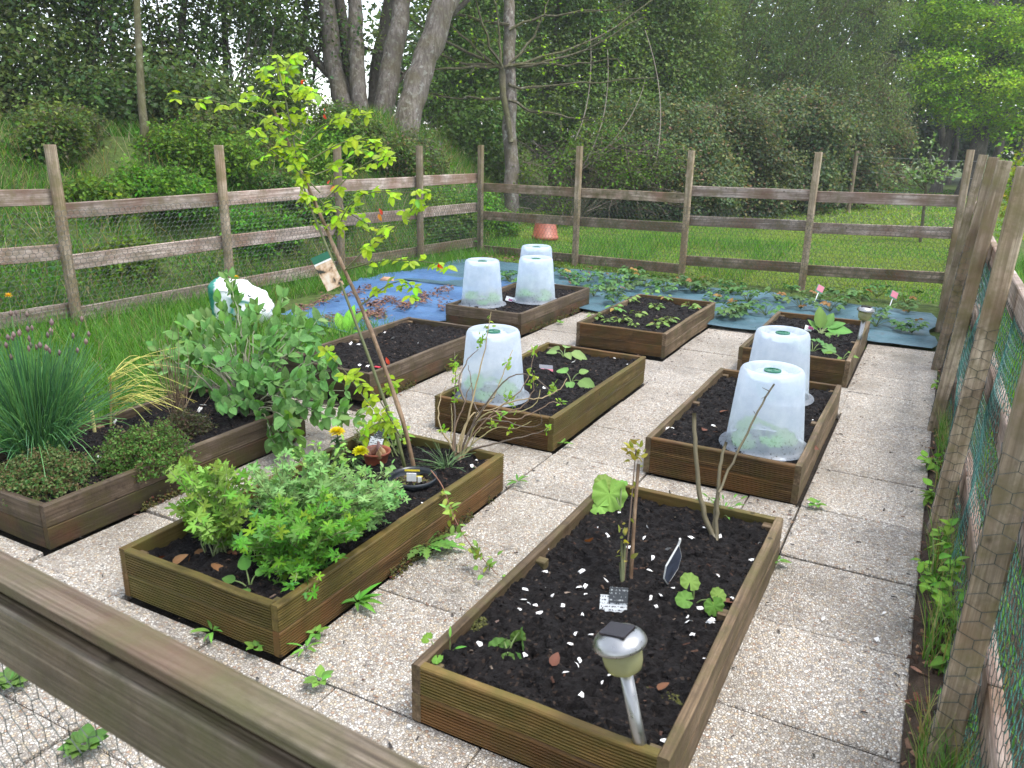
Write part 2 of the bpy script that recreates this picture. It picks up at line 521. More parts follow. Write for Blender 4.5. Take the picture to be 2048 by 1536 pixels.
M = {}
M['groove'] = m_wood('grooved_deck_wood', (0.055, 0.030, 0.011), (0.125, 0.070, 0.026), (0.205, 0.125, 0.050), moss=(0.085, 0.070, 0.016), moss_amt=0.25, rough=0.6, wear=(0.16, 0.072, 0.022))
M['groove_green'] = m_wood('mossy_deck_wood', (0.062, 0.042, 0.012), (0.140, 0.098, 0.027), (0.22, 0.162, 0.056), moss=(0.092, 0.081, 0.018), moss_amt=0.6, rough=0.6, wear=(0.15, 0.085, 0.025))
M['side'] = m_wood('weathered_side_wood', (0.080, 0.052, 0.028), (0.155, 0.105, 0.058), (0.24, 0.170, 0.105), moss=(0.10, 0.095, 0.03), moss_amt=0.2, rough=0.6)
M['plain'] = m_wood('old_plank_wood', (0.062, 0.042, 0.027), (0.112, 0.080, 0.053), (0.170, 0.128, 0.090), moss=(0.075, 0.062, 0.018), moss_amt=0.2, rough=0.66)
M['plain_moss'] = m_wood('mossy_plank_wood', (0.036, 0.024, 0.015), (0.062, 0.043, 0.026), (0.095, 0.070, 0.043), moss=(0.055, 0.052, 0.012), moss_amt=0.5, rough=0.75, wear=(0.12, 0.045, 0.018))
M['rail'] = m_wood('fence_rail_wood', (0.26, 0.190, 0.148), (0.45, 0.355, 0.295), (0.60, 0.50, 0.43), moss=(0.15, 0.12, 0.055), moss_amt=0.25, rough=0.7, wear=(0.16, 0.075, 0.042), streak=1.3)
M['rail_dark'] = m_wood('mossy_rail_wood', (0.19, 0.135, 0.095), (0.34, 0.255, 0.188), (0.47, 0.37, 0.285), moss=(0.09, 0.085, 0.03), moss_amt=0.7, rough=0.7, wear=(0.13, 0.05, 0.024))
M['nearrail'] = m_wood('near_rail_wood', (0.105, 0.076, 0.050), (0.185, 0.145, 0.100), (0.28, 0.228, 0.17), moss=(0.10, 0.095, 0.04), moss_amt=0.4, rough=0.42, wear=(0.16, 0.095, 0.06), gs=2.4, streak=1.8)
M['post'] = m_wood('fence_post_wood', (0.23, 0.170, 0.112), (0.38, 0.295, 0.205), (0.50, 0.405, 0.295), axis=2, moss=(0.16, 0.14, 0.05), moss_amt=0.35, rough=0.68, wear=(0.20, 0.125, 0.065))
M['agg'] = m_aggregate()
M['soil'] = m_soil()
M['ground'] = m_ground()
M['fab_skytint'] = m_fabric('sky_tinted_weed_fabric', (0.030, 0.085, 0.20), (0.062, 0.155, 0.31))  # the blue is reflected sky put into the fabric's base colour
M['fab_teal'] = m_fabric('teal_weed_fabric', (0.026, 0.072, 0.096), (0.078, 0.160, 0.200), 0.26)
M['cloche'] = m_cloche()
M['green_plastic'] = m_plain('green_plastic', (0.02, 0.14, 0.08), 0.4, var=0.15)
M['terracotta'] = m_plain('terracotta_plastic', (0.28, 0.075, 0.038), 0.45, var=0.3, scale=9)
M['black_plastic'] = m_plain('black_plastic', (0.012, 0.016, 0.02), 0.35, var=0.3)
M['steel'] = m_plain('brushed_steel', (0.36, 0.36, 0.355), 0.32, metal=0.95, var=0.05, scale=40, bump=0.03)
M['lens'] = m_clear('yellowed_lens', (0.62, 0.62, 0.36), 0.12, 0.45)
M['panel'] = m_plain('solar_cell', (0.02, 0.016, 0.02), 0.15, var=0.4, scale=60)
M['egg'] = m_plain('eggshell', (0.80, 0.79, 0.76), 0.5, var=0.12, scale=60)
M['wire'] = m_plain('green_wire', (0.028, 0.042, 0.036), 0.45, var=0.2)
M['net'] = m_plain('teal_netting', (0.07, 0.23, 0.20), 0.3, var=0.2, trans=0.25)
M['bamboo'] = m_wood('bamboo_cane', (0.14, 0.085, 0.05), (0.25, 0.165, 0.10), (0.36, 0.25, 0.16), axis=2, rough=0.4, streak=0.6)
M['stem'] = m_plain('stem', (1, 1, 1), 0.55, var=0.3, scale=30, attr=True)
M['leaf'] = m_leaf('leaf_green')
M['leaf_big'] = m_leaf('leaf_soft', rough=0.55, trans=0.25, val=0.35)
M['leaf_lime'] = m_leaf('leaf_lime', rough=0.42, trans=0.42, val=0.45, hue=0.02)
M['leaf_dark'] = m_leaf('leaf_hedge', sat=1.0, rough=0.5, trans=0.36, spec=0.3, val=0.2, hue=0.01)
M['grass'] = m_leaf('grass_blade', rough=0.6, trans=0.4, spec=0.12, sat=1.05)
M['bark'] = m_bark('grey_bark', (0.055, 0.044, 0.036), (0.155, 0.130, 0.108), (0.30, 0.27, 0.24), moss=(0.09, 0.075, 0.03), moss_amt=0.5, lichen=0.6)
M['bark_dark'] = m_bark('dark_bark', (0.045, 0.038, 0.028), (0.095, 0.082, 0.062), (0.16, 0.14, 0.11), lichen=0.15)
M['bark_moss'] = m_bark('mossy_bark', (0.05, 0.042, 0.024), (0.10, 0.088, 0.052), (0.17, 0.15, 0.10), moss=(0.085, 0.085, 0.022), moss_amt=0.6)
M['twig'] = m_plain('dry_twig', (1, 1, 1), 0.7, var=0.3, scale=20, attr=True)
M['card_white'] = m_print('printed_card', (0.68, 0.70, 0.70), (0.10, 0.10, 0.11), 80, 30, 0.48)
M['card_dark'] = m_print('dark_card', (0.05, 0.055, 0.06), (0.42, 0.44, 0.44), 80, 30, 0.55)
M['flower'] = m_leaf('petals', rough=0.5, trans=0.3, val=0.2)
M['bag'] = m_plain('bag_film', (0.80, 0.82, 0.82), 0.28, var=0.06, scale=8, bump=0.3)
M['attr'] = m_plain('painted', (1, 1, 1), 0.5, var=0.15, scale=25, attr=True)
M['moss'] = m_plain('moss', (1, 1, 1), 0.95, var=0.5, scale=60, attr=True, bump=0.8)
# ================================================================== THE SETTING
def ul(v):
    """foot of the bank: the left fence line, then bending away behind the corner"""
    v = np.asarray(v, float)
    return np.where(v < 10, -6.46 + 0.109 * (v - 4.19), -5.83 - 0.35 * (v - 10))
def terrain(u, v):
    u, v = np.atleast_1d(np.asarray(u, float)), np.atleast_1d(np.asarray(v, float))
    d = ul(v) - 0.1 - u
    wdt = 3.2 - 1.1 * sstep(8, 11.5, v)
    z = 1.42 * sstep(0, 1, d / wdt) + 0.022 * np.clip(d - wdt, 0, 30) + 0.42 * np.exp(-(((u + 8.9) / 1.3) ** 2 + ((v - 12.0) / 1.6) ** 2))
    z = z + sstep(0.2, 1.6, d) * (fbm(np.stack([u * 1.3, v * 1.3, u * 0], -1), 4, 5) - 0.5) * 0.7
    out = sstep(0.15, 1.2, np.maximum(np.maximum(d, v - 9.6), u - 0.4))
    z = z + out * (fbm(np.stack([u * 0.5, v * 0.5, u * 0], -1), 3, 9) - 0.5) * 0.14
    inside = (1 - sstep(-0.1, 0.3, u - 0.0)) * (1 - sstep(6.9, 7.3, v)) * sstep(-3.95, -3.7, u)
    return z - 0.02 - 0.03 * inside
def axis(*segs):
    o = []
    for a_, b_, n_ in segs:
        o += list(np.linspace(a_, b_, n_, endpoint=False))
    return np.array(o + [segs[-1][1]])
gu = axis((-120, -30, 12), (-30, -14, 16), (-14, 1.5, 125), (1.5, 8, 26), (8, 30, 14), (30, 120, 8))
gv = axis((-60, -4, 10), (-4, 16, 120), (16, 40, 40), (40, 200, 12))
U_, V_ = np.meshgrid(gu, gv, indexing='ij')
uf, vf = U_.ravel(), V_.ravel()
zz = terrain(uf, vf)
nu, nv_ = len(gu), len(gv)
ii = (np.arange(nu - 1)[:, None] * nv_ + np.arange(nv_ - 1)[None]).ravel()
g = MB().add(np.stack([uf, vf, zz], -1), np.stack([ii, ii + nv_, ii + nv_ + 1, ii + 1], -1))
tagset(g.build('ground', M['ground'], smooth=True), kind='structure')

# ---- paving: slabs of exposed aggregate, each its own piece, laid 6-10 mm apart
pave = bpy.data.objects.new('paving', MB().box((-4.2, -0.6, -0.06), (0.128, 7.25, -0.036), c=(0.03, 0.024, 0.018)).mesh('paving', M['soil']))
col.objects.link(pave)
tagset(pave, kind='structure')
slab_me = {}
def slab(u0, u1, v0, v1):
    w_, l_ = round(u1 - u0 - 0.005, 3), round(v1 - v0 - 0.005, 3)
    k = (w_, l_)
    if k not in slab_me:
        slab_me[k] = MB().box((-w_ / 2, -l_ / 2, -0.034), (w_ / 2, l_ / 2, 0), 0.004).mesh('paving_slab', M['agg'])
    inst('paving_slab', slab_me[k], pave, ((u0 + u1) / 2, (v0 + v1) / 2, random.uniform(-0.006, 0.004)),
         (random.uniform(-.006, .006), random.uniform(-.006, .006), random.uniform(-.006, .006)))
W, L, H = 0.746, 1.464, 0.190
UC = [-0.392, -1.126, -1.646, -2.396, -2.921, -3.68]
for v0 in [1.566 + 0.509 * k for k in range(11)]:          # the long paths, continuous joints across
    far = v0 > 5.1
    for u0, u1 in ((-0.388 - .03 * far, 0.122), (-1.644 - .085 * far, -1.13 - .035 * far), (-2.918 - .05 * (v0 > 3.5), -2.40 - .075 * far)):
        slab(u0, u1, v0, min(v0 + 0.509, 7.17))
for v0, v1 in ((3.04, 3.602), (5.072, 5.69)):               # the cross paths between the beds
    for u0, u1 in ((-1.126, -0.62), (-0.62, -0.392), (-2.396, -1.89), (-1.89, -1.648), (-3.68, -3.2), (-3.2, -2.922)):
        slab(u0, u1, v0, v1)
for r_, v0 in enumerate((0.03, 0.542, 1.054)):              # the rows in front of the beds
    for k in range(8):
        u1 = 0.122 - 0.511 * k
        slab(u1 - 0.511, u1, v0, v0 + 0.512 + (0.07 if r_ == 2 and k > 5 else 0))

# ================================================================== RAISED BEDS
def board_mesh(name, length, mat, grooved, hgt=0.0935, th=0.03):
    """length along X, outer face -Y, Z up, origin at its centre"""
    prof = []
    h2 = hgt / 2
    if grooved:
        prof.append((-th / 2 + 0.004, -h2))
        prof.append((-th / 2, -h2 + 0.004))
        n = 8
        pitch = (hgt - 0.014) / n
        for i in range(n):
            z0 = -h2 + 0.007 + i * pitch
            prof += [(-th / 2, z0), (-th / 2 + 0.0055, z0 + pitch * 0.10), (-th / 2 + 0.0055, z0 + pitch * 0.40), (-th / 2, z0 + pitch * 0.5)]
        prof += [(-th / 2, h2 - 0.004), (-th / 2 + 0.004, h2)]
    else:
        prof += [(-th / 2 + 0.003, -h2), (-th / 2, -h2 + 0.004), (-th / 2, h2 - 0.004), (-th / 2 + 0.004, h2)]
    prof += [(th / 2 - 0.003, h2), (th / 2, h2 - 0.003), (th / 2, -h2 + 0.003), (th / 2 - 0.003, -h2)]
    k = len(prof)
    st = np.linspace(-length / 2, length / 2, 7)
    V = []
    for i, x in enumerate(st):
        bow = 0.0022 * math.sin(i * 1.3 + length * 7) if 0 < i < 6 else 0
        zb = 0.0012 * math.sin(i * 2.1 + 1) if 0 < i < 6 else 0
        V += [(x, y + bow, z + zb) for y, z in prof]
    i = np.arange(6)[:, None] * k
    j = np.arange(k)[None]
    F = np.stack([i + j, i + k + j, i + k + (j + 1) % k, i + (j + 1) % k], -1).reshape(-1, 4)
    m = MB().add(V, F)
    m.F.append(np.array([list(range(k))]))
    m.F.append(np.array([[6 * k + q for q in range(k)][::-1]]))
    return m.mesh(name, mat)
BM = {}
def bmesh_for(length, mk, grooved):
    key = (length, mk, grooved)
    if key not in BM:
        BM[key] = board_mesh('board', length, M[mk], grooved)
    return BM[key]
SOIL_Z = 0.148
def soil_height(P, seed):
    a_ = fbm(P * 3.0, 3, seed) - 0.5
    b_ = fbm(P * 16.0, 3, seed + 3) - 0.5
    c_ = np.abs(fbm(P * 38.0, 2, seed + 5) - 0.5)
    return SOIL_Z + a_ * 0.05 + b_ * 0.042 + (0.12 - c_) * 0.055 + (fbm(P * 90.0, 2, seed + 8) - .5) * .010
octa_v = np.array([(1, 0, 0), (-1, 0, 0), (0, 1, 0), (0, -1, 0), (0, 0, .7), (0, 0, -.7)], float)
octa_f = np.array([(0, 2, 4), (2, 1, 4), (1, 3, 4), (3, 0, 4), (2, 0, 5), (1, 2, 5), (3, 1, 5), (0, 3, 5)])
chip_v = np.array([(-.5, -.18, 0), (.5, -.12, .04), (.45, .16, .0), (-.42, .2, .08), (0, 0, .16)], float)
chip_f = np.array([(0, 1, 4), (1, 2, 4), (2, 3, 4), (3, 0, 4)])
BED = {}
def bed(key, label, u0, v0, front, side, front_groove=True, side_groove=False, low_front=None, low_side=None, res=0.013, chips=70, rz=0.0, tone=(0.0068, 0.0053, 0.0050)):
    cx, cy = u0 + W / 2, v0 + L / 2
    t = thing('raised_bed', label, 'raised bed', (cx, cy, 0), rz, 'nine wooden raised beds')
    zs = (0.0475, 0.1425)
    for i, z in enumerate(zs):
        fm = front if i or not low_front else low_front
        sm = side if i or not low_side else low_side
        lf = round(W - 0.0604, 4)
        j = lambda: random.uniform(-0.0025, 0.0025)
        inst('board', bmesh_for(lf, fm, front_groove), t, (0, -L / 2 + 0.015 + j(), z))
        inst('board', bmesh_for(lf, fm, front_groove), t, (0, L / 2 - 0.015 + j(), z), (0, 0, math.pi))
        inst('board', bmesh_for(L, sm, side_groove), t, (W / 2 - 0.015 + j(), 0, z + 0.001), (0, 0, math.pi / 2))
        inst('board', bmesh_for(L, sm, side_groove), t, (-W / 2 + 0.015 + j(), 0, z + 0.001), (0, 0, -math.pi / 2))
    if 'cleat' not in BM:
        BM['cleat'] = MB().box((-.019, -.019, 0.01), (.019, .019, 0.172), 0.003).mesh('corner_block', M['side'])
    for sx in (-1, 1):
        for y in (-L / 2 + 0.0495, 0.0, L / 2 - 0.0495):
            inst('corner_block', BM['cleat'], t, (sx * (W / 2 - 0.0497), y, random.uniform(-.012, 0)))
    nx, ny = int((W - 0.061) / res), int((L - 0.061) / res)
    X, Y = np.meshgrid(np.linspace(-W / 2 + 0.0305, W / 2 - 0.0305, nx), np.linspace(-L / 2 + 0.0305, L / 2 - 0.0305, ny), indexing='ij')
    X, Y = X.ravel(), Y.ravel()
    seed = ord(key) * 7
    P = np.stack([X + cx, Y + cy, X * 0], -1)
    Z = soil_height(P, seed)
    i = (np.arange(nx - 1)[:, None] * ny + np.arange(ny - 1)[None]).ravel()
    tone = np.array(tone)
    cc = tone[None] * (0.75 + 0.6 * fbm(P * 7, 3, seed + 9)[:, None])
    mb = MB().add(np.stack([X, Y, Z], -1), np.stack([i, i + ny, i + ny + 1, i + 1], -1), cc)
    rg = np.random.default_rng(seed)
    def surf(n):
        p = np.stack([rg.uniform(-W / 2 + .045, W / 2 - .045, n), rg.uniform(-L / 2 + .045, L / 2 - .045, n), np.zeros(n)], -1)
        p[:, 2] = soil_height(p + np.array([cx, cy, 0]), seed)
        return p
    p = surf(900)
    s_ = rg.lognormal(-5.2, 0.45, 900)
    mb.scatter(octa_v, octa_f, frames(rvec(900, rg), rvec(900, rg), s_), p, pick([tone, tone * 1.5, tone * 2.6], 900, [.5, .4, .1], rng=rg))
    p = surf(chips)
    p[:, 2] += 0.003
    mb.scatter(chip_v, chip_f, frames(rvec(chips, rg) * [1, 1, .25], np.array([0, 0, 1]) + rvec(chips, rg) * .4, rg.uniform(.008, .026, chips)), p,
               pick([(0.06, 0.028, 0.018), (0.035, 0.02, 0.014), (0.09, 0.05, 0.034), (0.17, 0.13, 0.10)], chips, rng=rg))
    mb.build('soil', M['soil'], t)
    BED[key] = (u0, v0, seed)
    return t
def soil_z(key, u, v):
    return float(soil_height(np.array([[u, v, 0.0]]), BED[key][2])[0])
bed('A', 'front right raised bed of ribbed boards with white eggshell bits and a solar light', -1.126, 1.558, 'groove_green', 'side', low_front='groove', res=0.0085, chips=80)
bed('B', 'middle right raised bed holding two tall frosted cloches on dark soil', -1.147, 3.601, 'groove', 'side', res=0.010)
bed('C', 'far right raised bed with a leafy chard and a solar light beside the fabric', -1.170, 5.688, 'groove', 'side')
bed('D', 'front middle raised bed, mossy ribbed boards, full of feathery green geraniums', -2.391, 1.582, 'groove_green', 'groove_green', side_groove=True, low_side='groove', res=0.010, chips=130)
bed('E', 'centre raised bed with one frosted cloche in its near corner', -2.400, 3.608, 'groove', 'groove_green', side_groove=True)
bed('F', 'far middle raised bed planted with rows of small green seedlings', -2.482, 5.782, 'groove', 'side', side_groove=True)
bed('G', 'left raised bed of smooth planks with chives, thyme and a big sage bush', -3.667, 1.650, 'plain', 'plain', False, low_front='plain_moss', low_side='plain_moss')
bed('H', 'left middle raised bed of grey planks holding only bare dark soil', -3.720, 3.756, 'plain', 'plain', False, low_front='plain_moss', low_side='plain_moss', chips=260)
bed('I', 'far left raised bed of grey planks holding three frosted cloches', -3.744, 5.815, 'plain', 'plain', False, low_front='plain_moss', low_side='plain_moss', chips=160)

# ================================================================== FENCES
def post_mesh(r, hgt, rnd, seed):
    rg = random.Random(seed)
    m = MB()
    n = 14 if rnd else 4
    th = [(k + (0 if rnd else .5)) * 2 * math.pi / n for k in range(n)]
    if rnd:
        sec = [(math.cos(t) * r, math.sin(t) * r) for t in th]
    else:
        c_ = r - 0.006
        sec = [(r, -c_), (r, c_), (c_, r), (-c_, r), (-r, c_), (-r, -c_), (-c_, -r), (c_, -r)]
    n = len(sec)
    zs = [-0.15, 0.0, hgt * .35, hgt * .7, hgt - .006, hgt]
    V = []
    for i, z in enumerate(zs):
        k = 0.965 if i == 5 else 1
        ox, oy = (rg.uniform(-.004, .004), rg.uniform(-.004, .004)) if 0 < i < 4 else (0, 0)
        V += [(x * k + ox, y * k + oy, z) for x, y in sec]
    i = np.arange(len(zs) - 1)[:, None] * n
    j = np.arange(n)[None]
    m.add(V, np.stack([i + j, i + (j + 1) % n, i + n + (j + 1) % n, i + n + j], -1).reshape(-1, 4))
    m.F.append(np.array([[(len(zs) - 1) * n + q for q in range(n)]]))
    return m.mesh('post', M['post'])
POSTS = [post_mesh(0.046, 1.5, True, 1), post_mesh(0.046, 1.5, True, 2), post_mesh(0.034, 1.5, False, 3), post_mesh(0.034, 1.5, False, 4)]
def add_post(t, p, k, top=1.49, lean=(0, 0), rz=0.0):
    b = np.array(t.location)
    o = inst('post', POSTS[k], t, (p[0] - b[0], p[1] - b[1], 0), (-lean[1], lean[0], rz), (1, 1, top / 1.5))
    return o
def add_rail(t, a_, b_, za, zb, hgt=0.125, mk='rail', out=(0, 0), th=0.034):
    """a rail between two post centres, its top at za..zb, nailed on the side 'out'"""
    base = np.array(t.location)
    a3 = np.array([a_[0] + out[0], a_[1] + out[1], za - hgt / 2])
    b3 = np.array([b_[0] + out[0], b_[1] + out[1], zb - hgt / 2])
    d = b3 - a3
    ln = float(np.linalg.norm(d))
    o = inst('rail', MB().box((-ln / 2 + .004, -th / 2, -hgt / 2), (ln / 2 - .004, th / 2, hgt / 2), 0.004).mesh('rail', M[mk]), t, (a3 + b3) / 2 - base,
             (random.uniform(-.02, .02), -math.asin(d[2] / ln), math.atan2(d[1], d[0])))
    return o
def hexwire(t, pts, z0, z1, side, cell=0.05, r=0.0017, mat='wire', name='wire_mesh', wob=0.008):
    """hexagonal wire netting along a polyline of ground points, offset to one side"""
    pts = [np.array(p, float) for p in pts]
    seg = [np.linalg.norm(pts[i + 1] - pts[i]) for i in range(len(pts) - 1)]
    cum = np.concatenate([[0], np.cumsum(seg)])
    tot = cum[-1]
    hh = cell * 0.30
    nx, nz = int(tot / (cell / 2)), int((z1 - z0) / (hh + cell * 0.5))
    A, B = [], []
    def node(ix, iz):
        return ix * cell / 2, z0 + iz * (hh + cell * 0.5) + (hh if (ix + iz) % 2 else 0)
    for iz in range(nz + 1):
        for ix in range(nx):
            A.append(node(ix, iz)); B.append(node(ix + 1, iz))
            if (ix + iz) % 2 and iz < nz:
                A.append(node(ix, iz)); B.append(node(ix, iz + 1))
    A, B = np.array(A), np.array(B)
    def world(Q):
        s_ = np.clip(Q[:, 0], 0, tot - 1e-4)
        k = np.clip(np.searchsorted(cum, s_, 'right') - 1, 0, len(seg) - 1)
        P0 = np.array(pts)[k]
        D = (np.array(pts)[k + 1] - P0) / np.array(seg)[k][:, None]
        xy = P0 + D * (s_ - cum[k])[:, None]
        nrm = np.stack([-D[:, 1], D[:, 0]], -1)
        wv = (fbm(np.stack([s_ * 2.2, Q[:, 1] * 2.2, s_ * 0], -1), 2, 4) - 0.5) * wob * 2
        xy = xy + nrm * (side + wv)[:, None]
        return np.concatenate([xy, Q[:, 1:2]], 1)
    a3, b3 = world(A), world(B)
    D = norm(b3 - a3)
    S = norm(np.cross(D, np.array([0.31, 0.2, 0.93])))
    T_ = np.cross(D, S)
    n = len(a3)
    V = []
    for P_ in (a3, b3):
        for q in range(3):
            V.append(P_ + r * (math.cos(q * 2.094) * S + math.sin(q * 2.094) * T_))
    V = np.stack(V, 1)
    tf = np.array([(0, 1, 4, 3), (1, 2, 5, 4), (2, 0, 3, 5)])
    F = (tf[None] + (np.arange(n) * 6)[:, None, None]).reshape(-1, 4)
    V = V.reshape(-1, 3) - np.array(t.location)[None]
    o = MB().add(V, F).build(name, M[mat], t)
    o['kind'] = 'stuff'
    return o

# ---- left fence
LP = [(-6.66, 2.3), (-6.46, 4.19), (-6.29, 5.76), (-6.12, 7.28), (-5.97, 8.68), (-5.83, 9.98)]
t = thing('post_and_rail_fence', 'left timber fence of round posts and pinkish rails with chicken wire below the bank', 'fence', (*LP[1], 0))
for i, p in enumerate(LP[:-1]):
    add_post(t, p, i % 2, 1.47, (random.uniform(-.01, .01), random.uniform(-.01, .01)), rz=i)
ou = (-0.064, 0.0)
zt = [((1.16, 1.12), (.70, .67), (.17, .17)), ((1.0, 1.02), (.57, .60), (.12, .15)), ((1.02, 1.04), (.60, .61), (.15, .18)), ((1.09, 1.09), (.70, .69), (.20, .20)), ((1.1, 1.1), (.70, .70), (.21, .21))]
for i in range(5):
    for k, (za, zb) in enumerate(zt[i]):
        add_rail(t, LP[i], LP[i + 1], za, zb, 0.13, 'rail' if k < 2 or i < 3 else 'rail_dark', ou)
hexwire(t, LP, 0.02, 0.97, -0.052)
# ---- back fence
BP = [(-5.83, 9.98), (-4.25, 9.77), (-2.75, 9.6), (-1.32, 9.48), (0.11, 9.36)]
t = thing('post_and_rail_fence', 'back timber fence of square posts between the teal fabric and the lawn', 'fence', (*BP[2], 0))
for i, p in enumerate(BP):
    add_post(t, p, 2 + i % 2, 1.48 + .02 * (i % 2) + .08 * (i == 4), (0, 0), rz=-0.08)
zb_ = [((.97, .98), (.58, .61), (.10, .12)), ((.98, .99), (.61, .64), (.12, .14)), ((1.08, 1.1), (.73, .77), (.25, .30)), ((1.09, 1.12), (.75, .80), (.28, .34))]
for i in range(4):
    for k, (za, zb) in enumerate(zb_[i]):
        add_rail(t, BP[i], BP[i + 1], za, zb, 0.118, 'rail_dark' if (k == 2 or i < 2) else 'rail', (0.006, 0.063))
hexwire(t, BP, 0.03, 0.86, -0.052)
# ---- right fence, running past the camera
RP = [(0.24, 0.55), (0.21, 2.09), (0.17, 3.58), (0.13, 5.07), (0.11, 6.58), (0.10, 8.09)]
LEAN = [.03, .03, .043, .062, .075, .062]
t = thing('post_and_rail_fence', 'right timber fence with green wire and teal netting beside the gravel path', 'fence', (*RP[2], 0))
for i, p in enumerate(RP):
    add_post(t, p, 2 + i % 2, 1.53, (LEAN[i], random.uniform(-.01, .01)), rz=random.uniform(-.06, .06))
RQ = RP + [(0.11, 9.30)]
for i in range(len(RQ) - 1):
    for k, z in enumerate((1.08, .72, .30)):
        o = add_rail(t, RQ[i], RQ[i + 1], z, z, 0.125, 'rail', (0.064 + 0.062 * z, 0))
hexwire(t, [(p[0] + 0.0, p[1]) for p in RP], 0.02, 1.0, 0.0, r=0.0011)
wm = [c for c in t.children if c.name.startswith('wire_mesh')][0]
# lean the wire with the posts, on their garden side
co = np.empty(len(wm.data.vertices) * 3, np.float32)
wm.data.vertices.foreach_get('co', co)
co = co.reshape(-1, 3)
co[:, 0] += co[:, 2] * 0.062 + 0.052
wm.data.vertices.foreach_set('co', co.ravel())
hexwire(t, RP, 0.0, 0.98, 0.0, cell=0.036, r=0.0014, mat='net', name='netting', wob=0.05)
wm = [c for c in t.children if c.name.startswith('netting')][0]
co = np.empty(len(wm.data.vertices) * 3, np.float32)
wm.data.vertices.foreach_get('co', co)
co = co.reshape(-1, 3)
co[:, 0] += co[:, 2] * 0.062 + 0.070
wm.data.vertices.foreach_set('co', co.ravel())
# wire wrapped round each right post
for i, p in enumerate(RP[:5]):
    cell, rr = 0.05, 0.052
    n_ = 8
    A, B = [], []
    hh = cell * .3
    def nd(ix, iz):
        z = 0.03 + iz * (hh + cell * .5) + (hh if (ix + iz) % 2 else 0)
        q_ = [(1, 0), (1, 1), (0, 1), (-1, 1), (-1, 0), (-1, -1), (0, -1), (1, -1)][ix % n_]
        return (p[0] + .0375 * q_[0] + LEAN[i] * z - t.location[0], p[1] + .0375 * q_[1] - t.location[1], z)
    mb = MB()
    for iz in range(23):
        for ix in range(n_):
            mb.tube([nd(ix, iz), nd(ix + 1, iz)], .0010, 3, cap=False)
            if (ix + iz) % 2 and iz < 22:
                mb.tube([nd(ix, iz), nd(ix, iz + 1)], .0010, 3, cap=False)
    o = mb.build('wire_mesh', M['wire'], t)
    o['kind'] = 'stuff'
# ---- front fence, right under the camera
FP = [(-2.35, 0.59), (0.26, 0.435)]
t = thing('post_and_rail_fence', 'near timber fence rail crossing the lower left corner, out of focus', 'fence', (-1.0, 0.5, 0))
add_post(t, FP[0], 2)
add_rail(t, FP[0], (0.20, 0.438), 1.045, 1.045, 0.022, 'nearrail', (0, 0.006), th=0.044)
add_rail(t, FP[0], (0.20, 0.438), 1.0225, 1.0225, 0.12, 'nearrail', (0, 0.017), th=0.020)
add_rail(t, FP[0], (0.20, 0.438), 0.999, 0.999, 0.100, 'nearrail', (0, -0.005), th=0.023)
add_rail(t, FP[0], (0.20, 0.438), 0.45, 0.45, 0.12, 'nearrail', (0, 0.012), th=0.036)
hexwire(t, [FP[0], (0.20, 0.438)], 0.02, 0.93, 0.06, r=0.0009)
# a cane leaning on the right fence
m = MB()
m.tube([(0.30, 1.25, 0.0), (0.305, 1.42, 0.45), (0.31, 1.62, 0.95), (0.325, 1.80, 1.4)], [.009, .0085, .008, .006], 8)
tagset(m.build('cane', M['bamboo']), 'thin brown cane leaning against the right fence near the camera', 'cane')
# ================================================================== FABRIC, LITTER, SMALL GROUND THINGS
def sheet(name, label, u0, u1, v0, v1, mat, edge, seed, res=0.035, amp=0.05, zb=0.004):
    nx, ny = int((u1 - u0) / res), int((v1 - v0) / res)
    X, Y = np.meshgrid(np.linspace(0, 1, nx), np.linspace(0, 1, ny), indexing='ij')
    X, Y = X.ravel(), Y.ravel()
    u, v = edge(X, Y, u0, u1, v0, v1)
    P = np.stack([u * 1.3, v * 3.0, u * 0], -1)
    wr = np.abs(fbm(P, 3, seed) - .5)
    z = zb + amp * np.clip(.16 - wr, 0, 1) * 2.2 + .018 * fbm(np.stack([u * 5, v * 5, u * 0], -1), 3, seed + 2) + .012
    i = (np.arange(nx - 1)[:, None] * ny + np.arange(ny - 1)[None]).ravel()
    c = np.array([(u0 + u1) / 2, (v0 + v1) / 2, 0])
    o = MB().add(np.stack([u, v, z], -1) - c, np.stack([i, i + ny, i + ny + 1, i + 1], -1)).build(name, M[mat], smooth=True, loc=c)
    return tagset(o, label, 'weed fabric')
def e_left(X, Y, u0, u1, v0, v1):
    ua = u0 + .20 * np.sin(Y * 7) - .25 * Y + .9 * np.clip(.22 - Y, 0, 1)
    return ua + X * (u1 - ua), v0 + Y * (v1 - v0) + .28 * (1 - X) * (1 - Y) + .05 * np.sin(X * 9)
def e_teal(X, Y, u0, u1, v0, v1):
    u = u0 + X * (u1 - u0)
    vb = 9.55 - .11 * (u + 5.5) + .06 * np.sin(u * 3.1) - .25
    va = np.where(u < -3.8, 7.35, 7.0 + .15 * sstep(-1.3, -.4, u))
    return u + .04 * np.sin(Y * 11) * (X > .5), va + Y * (vb - va)
sheet('weed_fabric', 'crumpled weed fabric coloured bright blue by reflected sky beside the two far left beds', -5.35, -3.74, 4.95, 8.1, 'fab_skytint', e_left, 3, amp=.07, zb=.010)
sheet('weed_fabric', 'dark teal weed fabric with strawberry plants along the back fence', -5.6, 0.06, 7.1, 9.3, 'fab_teal', e_teal, 5, amp=.045)
